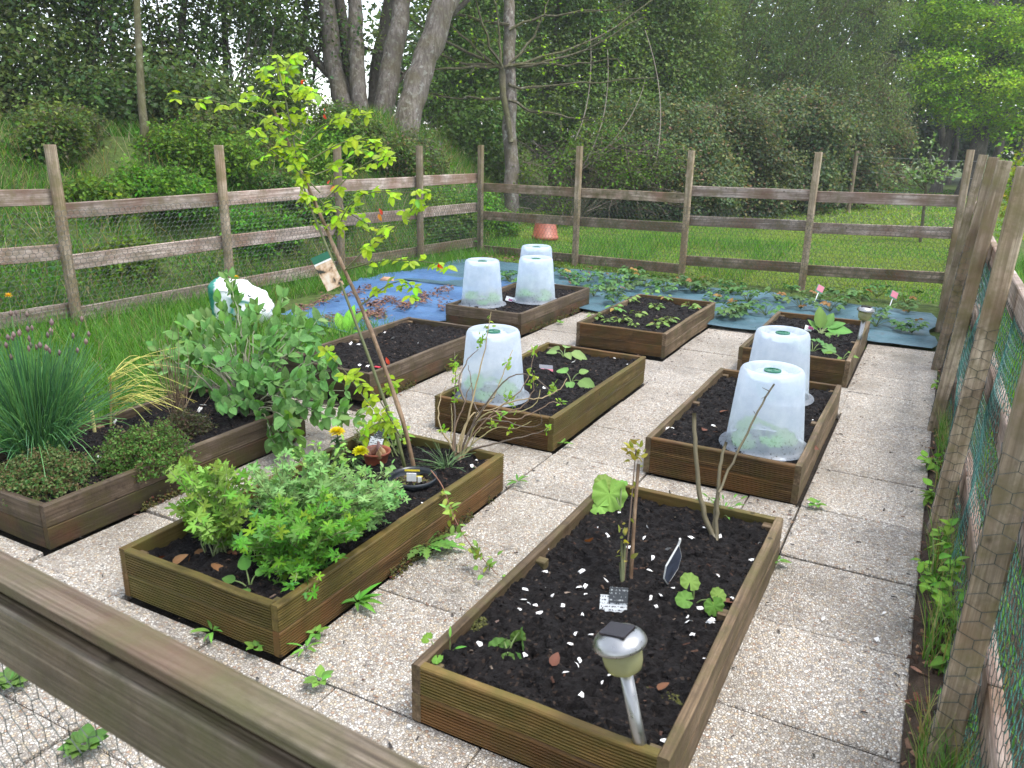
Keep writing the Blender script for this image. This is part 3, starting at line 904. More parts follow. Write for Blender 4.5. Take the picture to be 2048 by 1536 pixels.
# brown leaf litter lying in the folds of the sky tinted fabric
rg = np.random.default_rng(3)
mb = MB()
pts = []
for (x0, y0), (x1, y1), n, sp in [((728, 604), (795, 607), 190, 5), ((793, 611), (856, 605), 190, 6), ((642, 636), (765, 636), 220, 6), ((592, 616), (668, 602), 130, 5), ((836, 588), (905, 585), 110, 4), ((720, 628), (768, 634), 150, 7), ((690, 590), (745, 580), 70, 4), ((884, 620), (892, 600), 40, 6), ((960, 515), (1120, 520), 120, 5), ((1130, 560), (1180, 545), 40, 6)]:
    t_ = rg.random(n)
    for k in range(n):
        pts.append(gp(x0 + (x1 - x0) * t_[k] + rg.normal() * sp * 1.3, y0 + (y1 - y0) * t_[k] + rg.normal() * sp * .7 + 6 * math.sin(t_[k] * 6), 0.05))
pts = np.array(pts)
pts[:, 2] = .055 + rg.random(len(pts)) * .03
n = len(pts)
mb.scatter(chip_v, chip_f, frames(rvec(n, rg) * [1, 1, .3], np.array([0, 0, 1]) + rvec(n, rg) * .5, rg.uniform(.02, .055, n)), pts, pick([(0.16, 0.06, 0.035), (0.10, 0.045, 0.03), (0.22, 0.11, 0.06), (0.07, 0.035, 0.025)], n, rng=rg))
tagset(mb.build('leaf_litter', M['twig']), 'brown dead leaf litter lying in the folds of the sky tinted fabric', 'leaf litter', kind='stuff')
# bits of dirt and leaf on the paving and the soil strip along the right fence
mb = MB()
n = 1500
p_ = np.stack([rg.uniform(-3.4, .12, n), rg.uniform(.9, 7.0, n), np.full(n, .004)], -1)
edge = rg.random(n) < .45
p_[edge, 0] = np.array([.10, -.40, -1.10, -1.67, -2.36, -2.94])[rg.integers(0, 6, edge.sum())] + rg.normal(size=edge.sum()) * .03
mb.scatter(chip_v, chip_f, frames(rvec(n, rg) * [1, 1, .2], np.array([0, 0, 1]) + rvec(n, rg) * .3, rg.uniform(.006, .024, n)), p_, pick([(0.10, 0.05, 0.03), (0.05, 0.035, 0.025), (0.03, 0.025, 0.02), (0.20, 0.12, 0.07)], n, rng=rg))
tagset(mb.build('path_litter', M['twig']), 'scattered crumbs of soil and leaf on the gravel slabs', 'litter', kind='stuff')
nx, ny = 14, 420
X, Y = np.meshgrid(np.linspace(.118, .46, nx), np.linspace(.4, 9.2, ny), indexing='ij')
X, Y = X.ravel(), Y.ravel()
Z = .0 + .05 * fbm(np.stack([X * 9, Y * 9, X * 0], -1), 4, 61) - .03 * (X < .125)
i = (np.arange(nx - 1)[:, None] * ny + np.arange(ny - 1)[None]).ravel()
cc = np.array([0.045, 0.030, 0.020])[None] * (.6 + fbm(np.stack([X * 5, Y * 5, X * 0], -1), 3, 6)[:, None])
mb = MB().add(np.stack([X, Y, Z], -1), np.stack([i, i + ny, i + ny + 1, i + 1], -1), cc)
n = 1100
p_ = np.stack([rg.uniform(.12, .34, n), rg.uniform(.5, 8.5, n), np.full(n, .03)], -1)
mb.scatter(chip_v, chip_f, frames(rvec(n, rg) * [1, 1, .3], np.array([0, 0, 1]) + rvec(n, rg) * .5, rg.uniform(.01, .045, n)), p_, pick([(0.15, 0.06, 0.035), (0.09, 0.05, 0.03), (0.26, 0.15, 0.09), (0.05, 0.03, 0.02)], n, rng=rg))
tagset(mb.build('soil_border', M['soil']), kind='structure')
mb = MB()
n = 6500
p_ = np.stack([rg.uniform(.15, .34, n), rg.uniform(.5, 9.0, n), np.full(n, .01)], -1)
p_ = p_[fbm(p_ * [3, 3, 0], 3, 71) > .5]
blade_v0 = np.array([(0, -.5, 0), (0, .5, 0), (.10, -.36, .5), (.10, .36, .5), (.42, 0, 1)], float)
n = len(p_)
th = rg.random(n) * 6.283
ux = np.stack([np.cos(th), np.sin(th), 0 * th], -1)
uy = np.stack([-np.sin(th), np.cos(th), 0 * th], -1)
hh = rg.uniform(.06, .24, n)
mb.scatter(blade_v0, np.array([(0, 1, 3), (0, 3, 2), (2, 3, 4)]), np.stack([ux * hh[:, None], uy * .005, np.repeat(np.array([[0, 0, 1.]]), n, 0) * hh[:, None]], -1), p_, pick([(0.09, 0.18, 0.03), (0.13, 0.22, 0.05), (0.25, 0.22, 0.10)], n, rng=rg))
tagset(mb.build('border_grass', M['leaf']), 'thin grass sprouting along the foot of the right fence', 'grass', kind='stuff')

# ================================================================== LEAF TEMPLATES
def oval(wd=.5, rows=(0, .12, .35, .65, .88, 1), fold=.12, droop=.22, pw=.8, tooth=0.0, stalk=0.0):
    v = []
    for k, t_ in enumerate(rows):
        w_ = wd * .5 * math.sin(math.pi * min(1, max(0, t_)) ** pw) ** .8 if 0 < t_ < 1 else 0.006
        if tooth and k % 2: w_ *= 1 - tooth
        x = stalk + t_ * (1 - stalk)
        zc = -droop * t_ * t_
        v += [(x, w_, zc + fold * w_ * 2), (x, 0, zc), (x, -w_, zc + fold * w_ * 2)]
    f = []
    for k in range(len(rows) - 1):
        a_ = k * 3
        f += [(a_, a_ + 1, a_ + 3), (a_ + 1, a_ + 4, a_ + 3), (a_ + 1, a_ + 2, a_ + 4), (a_ + 2, a_ + 5, a_ + 4)]
    return np.array(v), np.array(f)[:, ::-1]
def radial(rf, n=40, span=2.7, cup=.15, ctr=(0, 0, 0), wav=.05, seed=0, droop=.15):
    rg_ = random.Random(seed)
    v = [ctr]
    for k in range(n + 1):
        th_ = -span + 2 * span * k / n
        r_ = rf(th_)
        x, y = ctr[0] + r_ * math.cos(th_), ctr[1] + r_ * math.sin(th_)
        v.append((x, y, cup * r_ * r_ + wav * math.sin(k * 1.7 + seed) * r_ - droop * max(0, x) ** 2))
    return np.array(v), np.array([(0, k, k + 1) for k in range(1, n + 1)])
def ger_r(th_):
    lobe = abs(math.cos(th_ * 7 / 2 / 1.35 * 1.0))
    return (.30 + .70 * lobe ** 1.3) * (.86 + .14 * math.cos(th_ * 21)) * (1 - .10 * abs(th_))
T = {'lime': oval(.60, pw=.78, fold=.06, droop=.18), 'oval': oval(), 'wide': oval(.72, pw=.7, fold=.1), 'lance': oval(.26, fold=.18, droop=.35), 'sage': oval(.58, fold=.08, droop=.18, pw=.75), 'ger': radial(ger_r, 42, 2.6, .2, seed=1), 'ger2': radial(lambda a_: ger_r(a_ * 1.06) * (.92 + .1 * math.sin(a_ * 9)), 42, 2.5, -.1, seed=4),
     'squash': radial(lambda a_: .5 * (1 + .05 * math.cos(a_ * 9)) * (1 - .25 * max(0, abs(a_) - 2.2)), 30, 2.95, .35, (.42, 0, 0), .10, 2, .3), 'straw': oval(.7, tuple(np.linspace(0, 1, 9)), .15, .15, .85, .18),
     'dand': oval(.34, tuple(np.linspace(0, 1, 13)), .12, .35, 1.3, .55)}
LM = {}
def leaf_mesh(kind, colr, mat, bend=0):
    key = (kind, colr, mat, bend)
    if key not in LM:
        v, f = T[kind]
        c = np.array(colr)[None] * np.ones((len(v), 1))
        mid = np.abs(v[:, 1]) < .004
        c[mid & (v[:, 0] < .95)] = np.clip(c[mid & (v[:, 0] < .95)] * 1.35, 0, 1)       # pale midrib
        LM[key] = MB().add(v, f, c).mesh('leaf', M[mat], smooth=True)
    return LM[key]
def leaf_parts(t, meshes, P_, D, Nn, size, wid=None, rng=None, limit=300, tpl='oval'):
    """every leaf one object under its plant"""
    b = np.array(t.location)
    Fm = frames(D, Nn, np.asarray(size, float), None if wid is None else np.asarray(wid, float))
    for k in range(len(P_)):
        if k >= limit: break
        me = meshes[k % len(meshes)] if rng is None else meshes[rng.integers(len(meshes))]
        o = bpy.data.objects.new('leaf', me)
        col.objects.link(o)
        o.parent = t
        a_ = Fm[k]
        p_ = P_[k] - b
        o.matrix_basis = Matrix(((a_[0][0], a_[0][1], a_[0][2], p_[0]), (a_[1][0], a_[1][1], a_[1][2], p_[1]), (a_[2][0], a_[2][1], a_[2][2], p_[2]), (0, 0, 0, 1)))
    if len(P_) > limit:
        mb = MB()
        v, f = T[tpl]
        n_ = len(P_) - limit
        cc = np.array(meshes[0].color_attributes[0].data[2].color[:3])
        mb.scatter(v, f, Fm[limit:], P_[limit:] - b, jitter(cc, n_, .25))
        o = mb.build('leaves', meshes[0].materials[0], t)
        o['kind'] = 'stuff'
def bez(pts, n=10):
    P_ = np.array(pts, float)
    k = np.concatenate([[0], np.cumsum(np.linalg.norm(np.diff(P_, axis=0), axis=1))])
    s_ = np.linspace(0, k[-1], n)
    Q = np.stack([np.interp(s_, k, P_[:, q]) for q in range(3)], -1)
    for _ in range(2):
        Q[1:-1] = (Q[:-2] + 2 * Q[1:-1] + Q[2:]) / 4
    return Q

# ================================================================== CLOCHES
prof = [(.218, .000), (.216, .006), (.193, .008), (.187, .016), (.1845, .03), (.170, .19), (.1555, .345), (.153, .365), (.1495, .380), (.143, .391), (.134, .396), (.124, .392), (.118, .378), (.114, .356), (.106, .349), (.090, .350), (.080, .366), (.072, .376), (.045, .3785), (.0005, .379)]
cl = MB().lathe(prof, 48)
V = cl.V[0].reshape(len(prof), 48, 3)
for k in range(48):                                   # the recessed crown has four deep notches
    s_ = .5 + .5 * math.cos(4 * k * 2 * math.pi / 48)
    for j in (13, 14, 15):
        V[j, k, 2] += .020 * (s_ > .80)
cl_me = cl.mesh('body', M['cloche'], smooth=True)
mb = MB().lathe([(.030, .0), (.041, .0), (.041, .007), (.030, .007), (.030, 0)], 24)
for k in range(4):
    a_ = k * math.pi / 4
    c_, s_ = math.cos(a_), math.sin(a_)
    mb.tube([(-.028 * c_, -.028 * s_, .003), (.028 * c_, .028 * s_, .003)], .0035, 4)
vent_me = mb.mesh('vent', M['green_plastic'])
mb = MB().lathe([(.012, 0), (.013, .01), (.010, .022), (0.0005, .024)], 10)
def cloche(key, label, x, y, z=.15, rz=0.0, tilt=0.0):
    p = gp(x, y, z)
    z0 = SOIL_Z + .014
    t = thing('cloche', label, 'cloche', (p[0], p[1], z0), rz, 'frosted bell cloches')
    t.rotation_euler = (tilt, 0, rz)
    body_ = inst('body', cl_me, t)
    inst('vent', vent_me, body_, (0, 0, .379))
    return p
CLP = [cloche('B', 'frosted cloche nearest the camera in the middle right bed', 1527, 893, rz=.4), cloche('B', 'frosted cloche half hidden behind another one in the middle right bed', 1550, 795, rz=1.0),
       cloche('E', 'frosted cloche in the near corner of the centre bed behind the twiggy shrub', 985, 795, rz=.2), cloche('I', 'frosted cloche at the near left corner of the far left bed', 964, 610, rz=.9),
       cloche('I', 'frosted cloche standing right in the far left bed, in front of another', 1070, 603, rz=.1), cloche('I', 'farthest frosted cloche, mostly hidden, at the back of the far left bed', 1071, 572, rz=.6)]

# ================================================================== SOLAR LIGHTS
def solar(label, base, top, s=1.0):
    base, top = np.array(base), np.array(top)
    t = thing('solar_light', label, 'solar light', base, group='steel solar stake lights')
    ax = norm(top - base)
    h_ = float(np.linalg.norm(top - base))
    xa = norm(np.cross([0.2, 1, 0], ax))
    Mx = np.stack([xa, np.cross(ax, xa), ax], -1)
    MB().lathe([(.0005, -.06), (.010 * s, -.02), (.0165 * s, .0), (.0165 * s, h_ - .118 * s), (.0005, h_ - .118 * s)], 18, M=Mx).build('pole', M['steel'], t, smooth=True)
    MB().lathe([(.0005, h_ - .121 * s), (.030 * s, h_ - .120 * s), (.042 * s, h_ - .112 * s), (.0475 * s, h_ - .095 * s), (.0505 * s, h_ - .052 * s), (.0005, h_ - .050 * s)], 28, M=Mx).build('lens', M['lens'], t, smooth=True)
    MB().lathe([(.012 * s, h_ - .10 * s), (.016 * s, h_ - .09 * s), (.012 * s, h_ - .055 * s)], 12, M=Mx).build('bulb', M['steel'], t, smooth=True)
    cap = MB().lathe([(.050 * s, h_ - .052 * s), (.064 * s, h_ - .050 * s), (.0665 * s, h_ - .046 * s), (.0655 * s, h_ - .041 * s), (.060 * s, h_ - .031 * s), (.050 * s, h_ - .022 * s), (.036 * s, h_ - .016 * s), (.020 * s, h_ - .0135 * s), (.0005, h_ - .013 * s)], 36, M=Mx).build('cap', M['steel'], t, smooth=True)
    mb = MB().box((-.035 * s, -.028 * s, 0), (.035 * s, .028 * s, .007 * s), .001)
    mb.V[0] = mb.V[0] @ Mx.T + ax * (h_ - .0165 * s)
    mb.build('solar_panel', M['panel'], cap)
    return t
b = gp(1285, 1512, SOIL_Z)
solar('steel solar light leaning in the near corner of the front right bed', b, b + np.array([-.088, -.004, .345]))
b = gp(1716, 690, SOIL_Z)
solar('small steel solar light at the corner of the far right bed', b, b + np.array([.02, .0, .31]), .95)

# ================================================================== EGGSHELL BITS
rg = np.random.default_rng(13)
EGG = []
for k in range(6):
    n = 9
    th = np.sort(rg.random(n)) * 6.283
    r_ = rg.uniform(.45, 1.0, n)
    v = [(0, 0, .30)] + [(r_[q] * math.cos(th[q]), .88 * r_[q] * math.sin(th[q]), .30 - .45 * r_[q] ** 2 + rg.normal() * .07) for q in range(n)]
    v2 = [(x, y, z - .07) for x, y, z in v]
    f = [(0, 1 + q, 1 + (q + 1) % n) for q in range(n)] + [(n + 1, n + 2 + (q + 1) % n, n + 2 + q) for q in range(n)] + [(1 + q, n + 2 + q, n + 2 + (q + 1) % n) for q in range(n)] + [(1 + q, n + 2 + (q + 1) % n, 1 + (q + 1) % n) for q in range(n)]
    EGG.append(MB().add(v, f).mesh('eggshell_fragment', M['egg']))
def eggs(lst, label, group, s0=.011, s1=.020, key=None, z=None):
    for x, y in lst:
        p = gp(x, y, SOIL_Z if key else .002)
        zz_ = soil_z(key, p[0], p[1]) + .004 if key else .006
        s_ = rg.uniform(s0, s1)
        o = inst('eggshell_fragment', EGG[rg.integers(6)], None, (p[0], p[1], zz_), (rg.normal() * .4, rg.normal() * .4, rg.random() * 6.28), s_)
        tagset(o, label, 'eggshell', group)
zA = [(1297, 255), (1193, 370), (955, 388), (1005, 398), (1180, 425), (1465, 382), (1548, 410), (1405, 437), (708, 497), (1295, 482), (1217, 527), (1700, 520), (1205, 590), (700, 595), (875, 592), (1535, 605), (990, 637), (467, 697), (600, 692), (700, 672), (868, 662), (895, 665), (733, 713), (893, 703), (590, 742), (625, 765), (655, 772),
      (790, 765), (575, 798), (672, 808), (877, 818), (1315, 675), (1210, 732), (1253, 725), (1233, 773), (1390, 820), (1393, 858), (1450, 780), (1510, 832), (1497, 860), (1410, 925), (1430, 915), (1475, 1055), (1470, 1005), (380, 925), (605, 990), (847, 908), (825, 945), (920, 898), (943, 968), (865, 1030), (855, 1065), (795, 1100),
      (975, 1132), (1018, 1125), (880, 1205), (1280, 1440), (1240, 1490), (1738, 455), (1600, 740), (1100, 470), (1060, 300)]
eggs([(800 + x * .414, 900 + y * .414) for x, y in zA], 'white eggshell fragment scattered on the soil of the front right bed', 'eggshells on the front right bed', key='A')
eggs([(1416, 771), (1406, 778), (1333, 862), (1346, 854), (1625, 843), (1566, 921), (1603, 921), (1426, 853), (1385, 790)], 'white eggshell fragment on the soil beside the cloches of the middle right bed', 'eggshells on the middle right bed', .015, .026, key='B')
eggs([(600 + x * .342, 450 + y * .342) for x, y in [(538, 663), (497, 633), (300, 715), (345, 712), (372, 715), (350, 818), (395, 818), (880, 660), (690, 690)]], 'white eggshell fragment on the bare soil of the left middle bed', 'eggshells on the left middle bed', .018, .030, key='H')
eggs([(x * .4037, 500 + y * .4037) for x, y in [(400, 905), (430, 903), (490, 1035), (480, 1160), (545, 1130), (1012, 770), (990, 795), (1012, 838), (570, 855)]], 'white eggshell fragment among the herbs of the left bed', 'eggshells on the left bed', .016, .030, key='G')
eggs([(843, 886), (953, 921), (944, 943), (848, 1010)], 'white eggshell fragment near the black pot in the front middle bed', 'eggshells on the front middle bed', .015, .026, key='D')
eggs([(1228, 718), (1254, 729), (1087, 775), (1146, 725)], 'white eggshell fragment on the soil of the centre bed', 'eggshells on the centre bed', .015, .026, key='E')
eggs([(327, 1214), (816, 1134), (819, 1454), (1647, 1240), (1752, 1280), (1768, 1228), (1835, 1435), (1075, 962)], 'white eggshell fragment dropped on the gravel slabs', 'eggshells on the paving', .010, .020)

# ================================================================== FRONT RIGHT BED
def seedling(name, label, cat, base, leaves, kind='squash', colr=(0.12, 0.23, 0.045), mat='leaf_big', stemc=(0.18, 0.25, 0.08), group=None, r=.0035):
    """leaves: (azimuth deg, stalk length, rise, leaf size, leaf tilt)"""
    base = np.array(base, float)
    t = thing(name, label, cat, base, group=group)
    sm = MB()
    P_, D, N_, S_ = [], [], [], []
    for az, ln, rise, sz, tilt in leaves:
        a_ = math.radians(az)
        d_ = np.array([math.cos(a_), math.sin(a_), 0])
        e_ = base + d_ * ln + np.array([0, 0, rise])
        sm.tube(bez([base - [0, 0, .02], base + d_ * ln * .4 + [0, 0, rise * .75], e_], 6), np.linspace(r, r * .7, 6), 5, stemc)
        ld = norm(d_ * math.cos(tilt) + np.array([0, 0, math.sin(tilt)]))
        P_.append(e_); D.append(ld); N_.append(norm(np.array([0, 0, math.cos(tilt)]) - d_ * math.sin(tilt) + rvec(1)[0] * .15 + np.array([.25, -.55, 0]))); S_.append(sz * (1.35 if kind == 'squash' else 1.1))
    dst0(sm, base).build('stem', M['stem'], t, smooth=True)
    leaf_parts(t, [leaf_mesh(kind, colr, mat), leaf_mesh(kind, tuple(k * .8 for k in colr), mat)], np.array(P_), np.array(D), np.array(N_), np.array(S_))
    return t
def dst0(mb, base):
    mb.V = [v_ - np.asarray(base)[None] for v_ in mb.V]
    return mb
LG = (0.15, 0.27, 0.06)
# facing the camera is towards (-v): azimuth 270
def facing(t, leaves, colr, kind='squash'):
    # blades turned up towards the light and the path: (x, y, depth, size, turn of the blade)
    P_, D, N_, S_ = [], [], [], []
    for x, y, d, s_, ang, tl in leaves:
        nn = norm(np.array([.40, -.75, .55]) + np.array([0, 0, tl]))
        ax = norm(np.cross([0, 0, 1.0], nn))
        up_ = np.cross(nn, ax)
        dd = ax * math.cos(ang) + up_ * math.sin(ang)
        P_.append(at(x, y, d) - dd * s_ * .45); D.append(dd); N_.append(nn); S_.append(s_)
    leaf_parts(t, [leaf_mesh(kind, colr, 'leaf_big'), leaf_mesh(kind, tuple(k * .82 for k in colr), 'leaf_big')], np.array(P_), np.array(D), np.array(N_), np.array(S_))
t = seedling('squash_seedling', 'large pale green squash seedling at the back left of the front right bed', 'squash plant', gp(1240, 1020, SOIL_Z), [(150, .03, .05, .03, .1), (110, .035, .085, .04, .4)], colr=(0.20, 0.34, 0.09), r=.005)
facing(t, [(1219, 990, 3.28, .145, -1.5, .1), (1208, 966, 3.36, .085, 1.4, 0), (1198, 1012, 3.27, .085, 2.9, .5)], (0.22, 0.36, 0.10))
bpy.context.view_layer.update()
t = seedling('squash_seedling', 'squash seedling with round leaves near the right board of the front right bed', 'squash plant', gp(1386, 1206, SOIL_Z), [(110, .015, .06, .03, -.2), (190, .03, .015, .03, -.2), (-10, .06, .035, .03, -.3)], colr=(0.16, 0.27, 0.07))
facing(t, [(1380, 1163, 2.6, .066, 1.3, .2), (1369, 1199, 2.57, .060, 2.9, .5), (1437, 1190, 2.58, .054, .8, .2), (1428, 1213, 2.55, .066, -1.3, 0)], (0.16, 0.28, 0.075))
t = seedling('squash_seedling', 'wilted squash seedling near the front left of the front right bed', 'squash plant', gp(1015, 1308, SOIL_Z), [(150, .02, .03, .03, -.8), (60, .04, .06, .05, -1.2), (-60, .02, .02, .03, -.7)], colr=(0.09, 0.17, 0.05))
facing(t, [(996, 1297, 2.36, .066, 2.6, .1), (1026, 1322, 2.33, .055, -1.4, .2), (1036, 1276, 2.4, .050, .5, -.4), (1012, 1290, 2.37, .04, 1.0, .3)], (0.10, 0.19, 0.055))
seedling('weed_seedling', 'pair of small round seed leaves at the near left corner of the front right bed', 'seedling', gp(880, 1320, SOIL_Z), [(170, .035, .05, .028, .1), (290, .02, .03, .026, 0)], colr=(0.17, 0.30, 0.07), r=.002)
seedling('weed_seedling', 'thin upright grass like seedling left of the wilted squash', 'seedling', gp(900, 1308, SOIL_Z), [(120, .01, .05, .03, 1.0), (20, .015, .02, .03, .5), (220, .01, .01, .03, .6)], kind='lance', colr=(0.12, 0.28, 0.05), r=.0015)
# bamboo with a leafing sapling tied to it
b = gp(1262, 1158, SOIL_Z)
o = dst0(MB().tube(bez([b - [0, 0, .05], at(1268, 1040, 2.77), at(1277, 928, 2.78)], 8), np.linspace(.0075, .006, 8), 8), b).build('bamboo_cane', M['bamboo'], loc=b, smooth=True)
tagset(o, 'short bamboo cane standing in the front right bed', 'cane')
b = gp(1246, 1170, SOIL_Z)
t = thing('sapling', 'thin leafing sapling beside the short bamboo cane', 'sapling', b)
st = bez([b - [0, 0, .03], at(1256, 1080, 2.76), at(1263, 1000, 2.77), at(1272, 898, 2.78)], 14)
mb = MB().tube(st, np.linspace(.004, .002, 14), 5, (0.11, 0.075, 0.05))
for e_ in ((1243, 1082), (1250, 1085), (1240, 1125)):
    mb.tube(bez([b - [0, 0, .03], at(*e_, 2.75)], 5), np.linspace(.005, .004, 5), 5, (0.13, 0.14, 0.06))
dst0(mb, b).build('stem', M['stem'], t, smooth=True)
rg = np.random.default_rng(17)
src = np.concatenate([np.repeat(st[-1:], 26, 0), np.repeat(st[-2:-1], 10, 0), st[rg.integers(2, 12, 8)], np.array([at(1243, 1082, 2.75)] * 5), np.array([at(1250, 1110, 2.75)] * 4)])
n = len(src)
d_ = norm(rvec(n, rg) + [0, 0, .3])
leaf_parts(t, [leaf_mesh('oval', (0.30, 0.26, 0.06), 'leaf_lime'), leaf_mesh('oval', (0.20, 0.22, 0.05), 'leaf_lime')], src + d_ * .012 + rg.normal(size=(n, 3)) * [.012, .012, .012], d_, rvec(n, rg) + [0, 0, .8], rg.uniform(.018, .034, n))
# bare forked stems
b = gp(1432, 1076, SOIL_Z)
t = thing('bare_shrub', 'bare forked shrub of brown stems at the back of the front right bed', 'shrub', b)
for pts, r0, r1 in [([(1430, 1080), (1415, 1050), (1397, 985), (1391, 900), (1389, 826)], .0105, .008), ([(1432, 1080), (1434, 1000), (1440, 930), (1453, 884)], .009, .006), ([(1438, 985), (1452, 950), (1482, 890), (1520, 815), (1549, 768)], .0055, .0035), ([(1425, 1078), (1428, 1040), (1432, 1000)], .006, .005)]:
    d0 = 3.08
    Q = bez([at(x, y, d0 + .02 * k) for k, (x, y) in enumerate(pts)], 16)
    Q[1:] += np.random.default_rng(3).normal(size=(15, 3)) * .0012
    dst0(MB().tube(Q, np.linspace(r0, r1, 16), 8, (0.115, 0.095, 0.05)), b).build('stem', M['stem'], t, smooth=True)
mb = MB()
for (x0, y0), (x1, y1) in [((1536, 790), (1523, 797)), ((1540, 783), (1524, 775)), ((1528, 800), (1532, 790)), ((1447, 900), (1452, 893)), ((1512, 830), (1507, 822))]:
    mb.tube([at(x0, y0, 3.15), at(x1, y1, 3.13)], [.002, .001], 4, (0.08, 0.06, 0.04))
dst0(mb, b).build('spurs', M['stem'], t)
seedling('carrot_seedlings', 'low feathery green tuft behind the bare forked stems', 'seedling', gp(1445, 1030, SOIL_Z), [(k * 37, .02 + .03 * (k % 3), .03 + .01 * (k % 4), .03, .5) for k in range(16)], kind='lance', colr=(0.10, 0.24, 0.04), r=.0012)
# plant cards
def card(name, label, cat, ctr, wd, hg, rot, mat, extra=None, th=.0016):
    t = thing(name, label, cat, ctr)
    t.rotation_euler = rot
    MB().box((-wd / 2, -th / 2, -hg / 2), (wd / 2, th / 2, hg / 2)).build('card', M[mat], t)
    return t
c_ = gp(1226, 1222, SOIL_Z)
t = card('plant_label', 'white plant label with a dark printed flap stuck in the soil', 'plant label', (c_[0], c_[1], SOIL_Z + .022), .088, .062, (-.35, .05, .48), 'card_white')
MB().box((-.030, -.004, -.004), (.030, -.0022, .046)).build('flap', M['card_dark'], t).location = (.014, 0, .012)
MB().box((-.004, .001, -.07), (.004, .0028, -.02)).build('stake', M['card_white'], t)
M['packet'] = m_plain('seed_packet', (0.055, 0.065, 0.095), 0.42, var=0.9, scale=26, spec=0.3)
c_ = at(1345, 1127, 2.72)
t = thing('seed_packet', 'shiny dark seed packet standing on edge in the front right bed', 'seed packet', c_)
t.rotation_euler = (.15, .12, 1.25)
v = [(0, 0, .075), (.024, 0, .02), (.026, 0, -.03), (.006, 0, -.085), (-.016, 0, -.05), (-.022, 0, 0.0)]
k = len(v)
mb = MB().add([(x, -.0025, z) for x, y, z in v] + [(x, .0025, z) for x, y, z in v], [tuple(range(k))[::-1], tuple(range(k, 2 * k))] + [(q, (q + 1) % k, k + (q + 1) % k, k + q) for q in range(k)])
mb.V[0] *= [1.7, 1, 1]
mb.build('packet', M['packet'], t)
mb = MB()
for q in range(k):
    a_, e_ = np.array(v[q]) * [1.7, 1, 1], np.array(v[(q + 1) % k]) * [1.7, 1, 1]
    mb.tube([a_, e_], .0032, 4)
mb.tube([(0, 0, .07), (.002, 0, .09), (-.002, 0, .098)], .004, 5)
mb.build('seam', M['egg'], t)

# ================================================================== FRONT MIDDLE BED: geraniums, oregano, marigolds, pots
def herb(name, label, cat, key, basexy, tips, nleaf, kinds, cols, size, mat='leaf_big', r=.0025, stemc=(0.16, 0.20, 0.07), seed=0, along=.45, up=.8, wid=None, limit=300, spread=.02):
    rng = np.random.default_rng(seed)
    b = np.array([basexy[0], basexy[1], soil_z(key, *basexy[:2])])
    t = thing(name, label, cat, b)
    sm = MB()
    P_, D = [], []
    for tp in tips:
        s0 = b + np.array([rng.normal() * spread, rng.normal() * spread, -.01])
        Q = bez([s0, s0 * .55 + np.array(tp) * .45 + [0, 0, .03], tp], 8)
        Q[1:-1] += rng.normal(size=(6, 3)) * .004
        sm.tube(Q, np.linspace(r, r * .6, 8), 4, stemc, cap=False)
        for q in range(nleaf):
            s_ = along + (1 - along) * (q + rng.random()) / nleaf
            p_ = Q[min(7, int(s_ * 8))] + rng.normal(size=3) * .006
            ax = norm(Q[-1] - Q[0])
            d_ = norm(rvec(1, rng)[0] * [1, 1, .5] + ax * .35)
            ln = size * rng.uniform(.25, .6)
            e_ = p_ + d_ * ln + np.array([0, 0, ln * .25])
            sm.tube([p_, e_], [r * .5, r * .4], 3, stemc, cap=False)
            P_.append(e_); D.append(d_)
    dst0(sm, b).build('stems', M['stem'], t)
    P_, D = np.array(P_), np.array(D)
    n = len(P_)
    idx = rng.permutation(n)
    Nn = norm(np.array([0, 0, up]) + rvec(n, rng) * .45 + np.array([.15, -.35, 0]))
    ms = [leaf_mesh(k_, c_, mat) for k_ in kinds for c_ in cols]
    s_ = size * rng.uniform(.6, 1.2, n)
    leaf_parts(t, ms, P_[idx], D[idx], Nn[idx], s_[idx], None if wid is None else s_[idx] * wid, rng, limit, kinds[0])
    return t
rg = np.random.default_rng(19)
def tips_px(lst, d, jit=14, dj=.10, rep=1):
    return [at(x + rg.normal() * jit, y + rg.normal() * jit * .7, d + rg.normal() * dj) for x, y in lst for _ in range(rep)]
G1 = [(0.16, 0.28, 0.06), (0.12, 0.23, 0.045), (0.21, 0.33, 0.09)]
G2 = [(0.10, 0.22, 0.04), (0.14, 0.27, 0.05), (0.085, 0.20, 0.055), (0.18, 0.31, 0.05)]
herb('geranium', 'upright pale scented geranium at the left of the front middle bed', 'geranium', 'D', (-2.13, 1.80), tips_px([(380, 935), (420, 950), (460, 960), (400, 985), (440, 1000), (470, 1005), (375, 1000), (430, 1040), (410, 1050), (450, 1060), (480, 980), (360, 945)], 2.92, rep=4), 8, ['ger', 'ger2'], G1, .042, seed=1)
herb('geranium', 'big cut leaved geranium spilling over the front corner of the middle bed', 'geranium', 'D', (-1.83, 1.88), tips_px([(520, 1040), (560, 1010), (600, 1040), (540, 1080), (590, 1090), (640, 1060), (560, 1130), (610, 1140), (650, 1120), (530, 1160), (575, 1180), (620, 1170), (690, 1070), (720, 1040), (660, 1010), (500, 1100)], 2.78, rep=7, dj=.12), 8, ['ger', 'ger2'], G2, .038, seed=2, limit=300)
herb('geranium', 'feathery grey green geranium in the middle of the front middle bed', 'geranium', 'D', (-2.0, 2.0), tips_px([(520, 950), (560, 970), (500, 1000), (600, 985), (640, 960), (690, 990), (740, 1000), (780, 1010), (650, 930), (570, 930), (720, 1060), (760, 1030), (700, 960), (790, 980)], 3.0, rep=6), 8, ['ger', 'ger2'], [(0.17, 0.30, 0.11), (0.13, 0.26, 0.08), (0.21, 0.33, 0.13)], .036, seed=3)
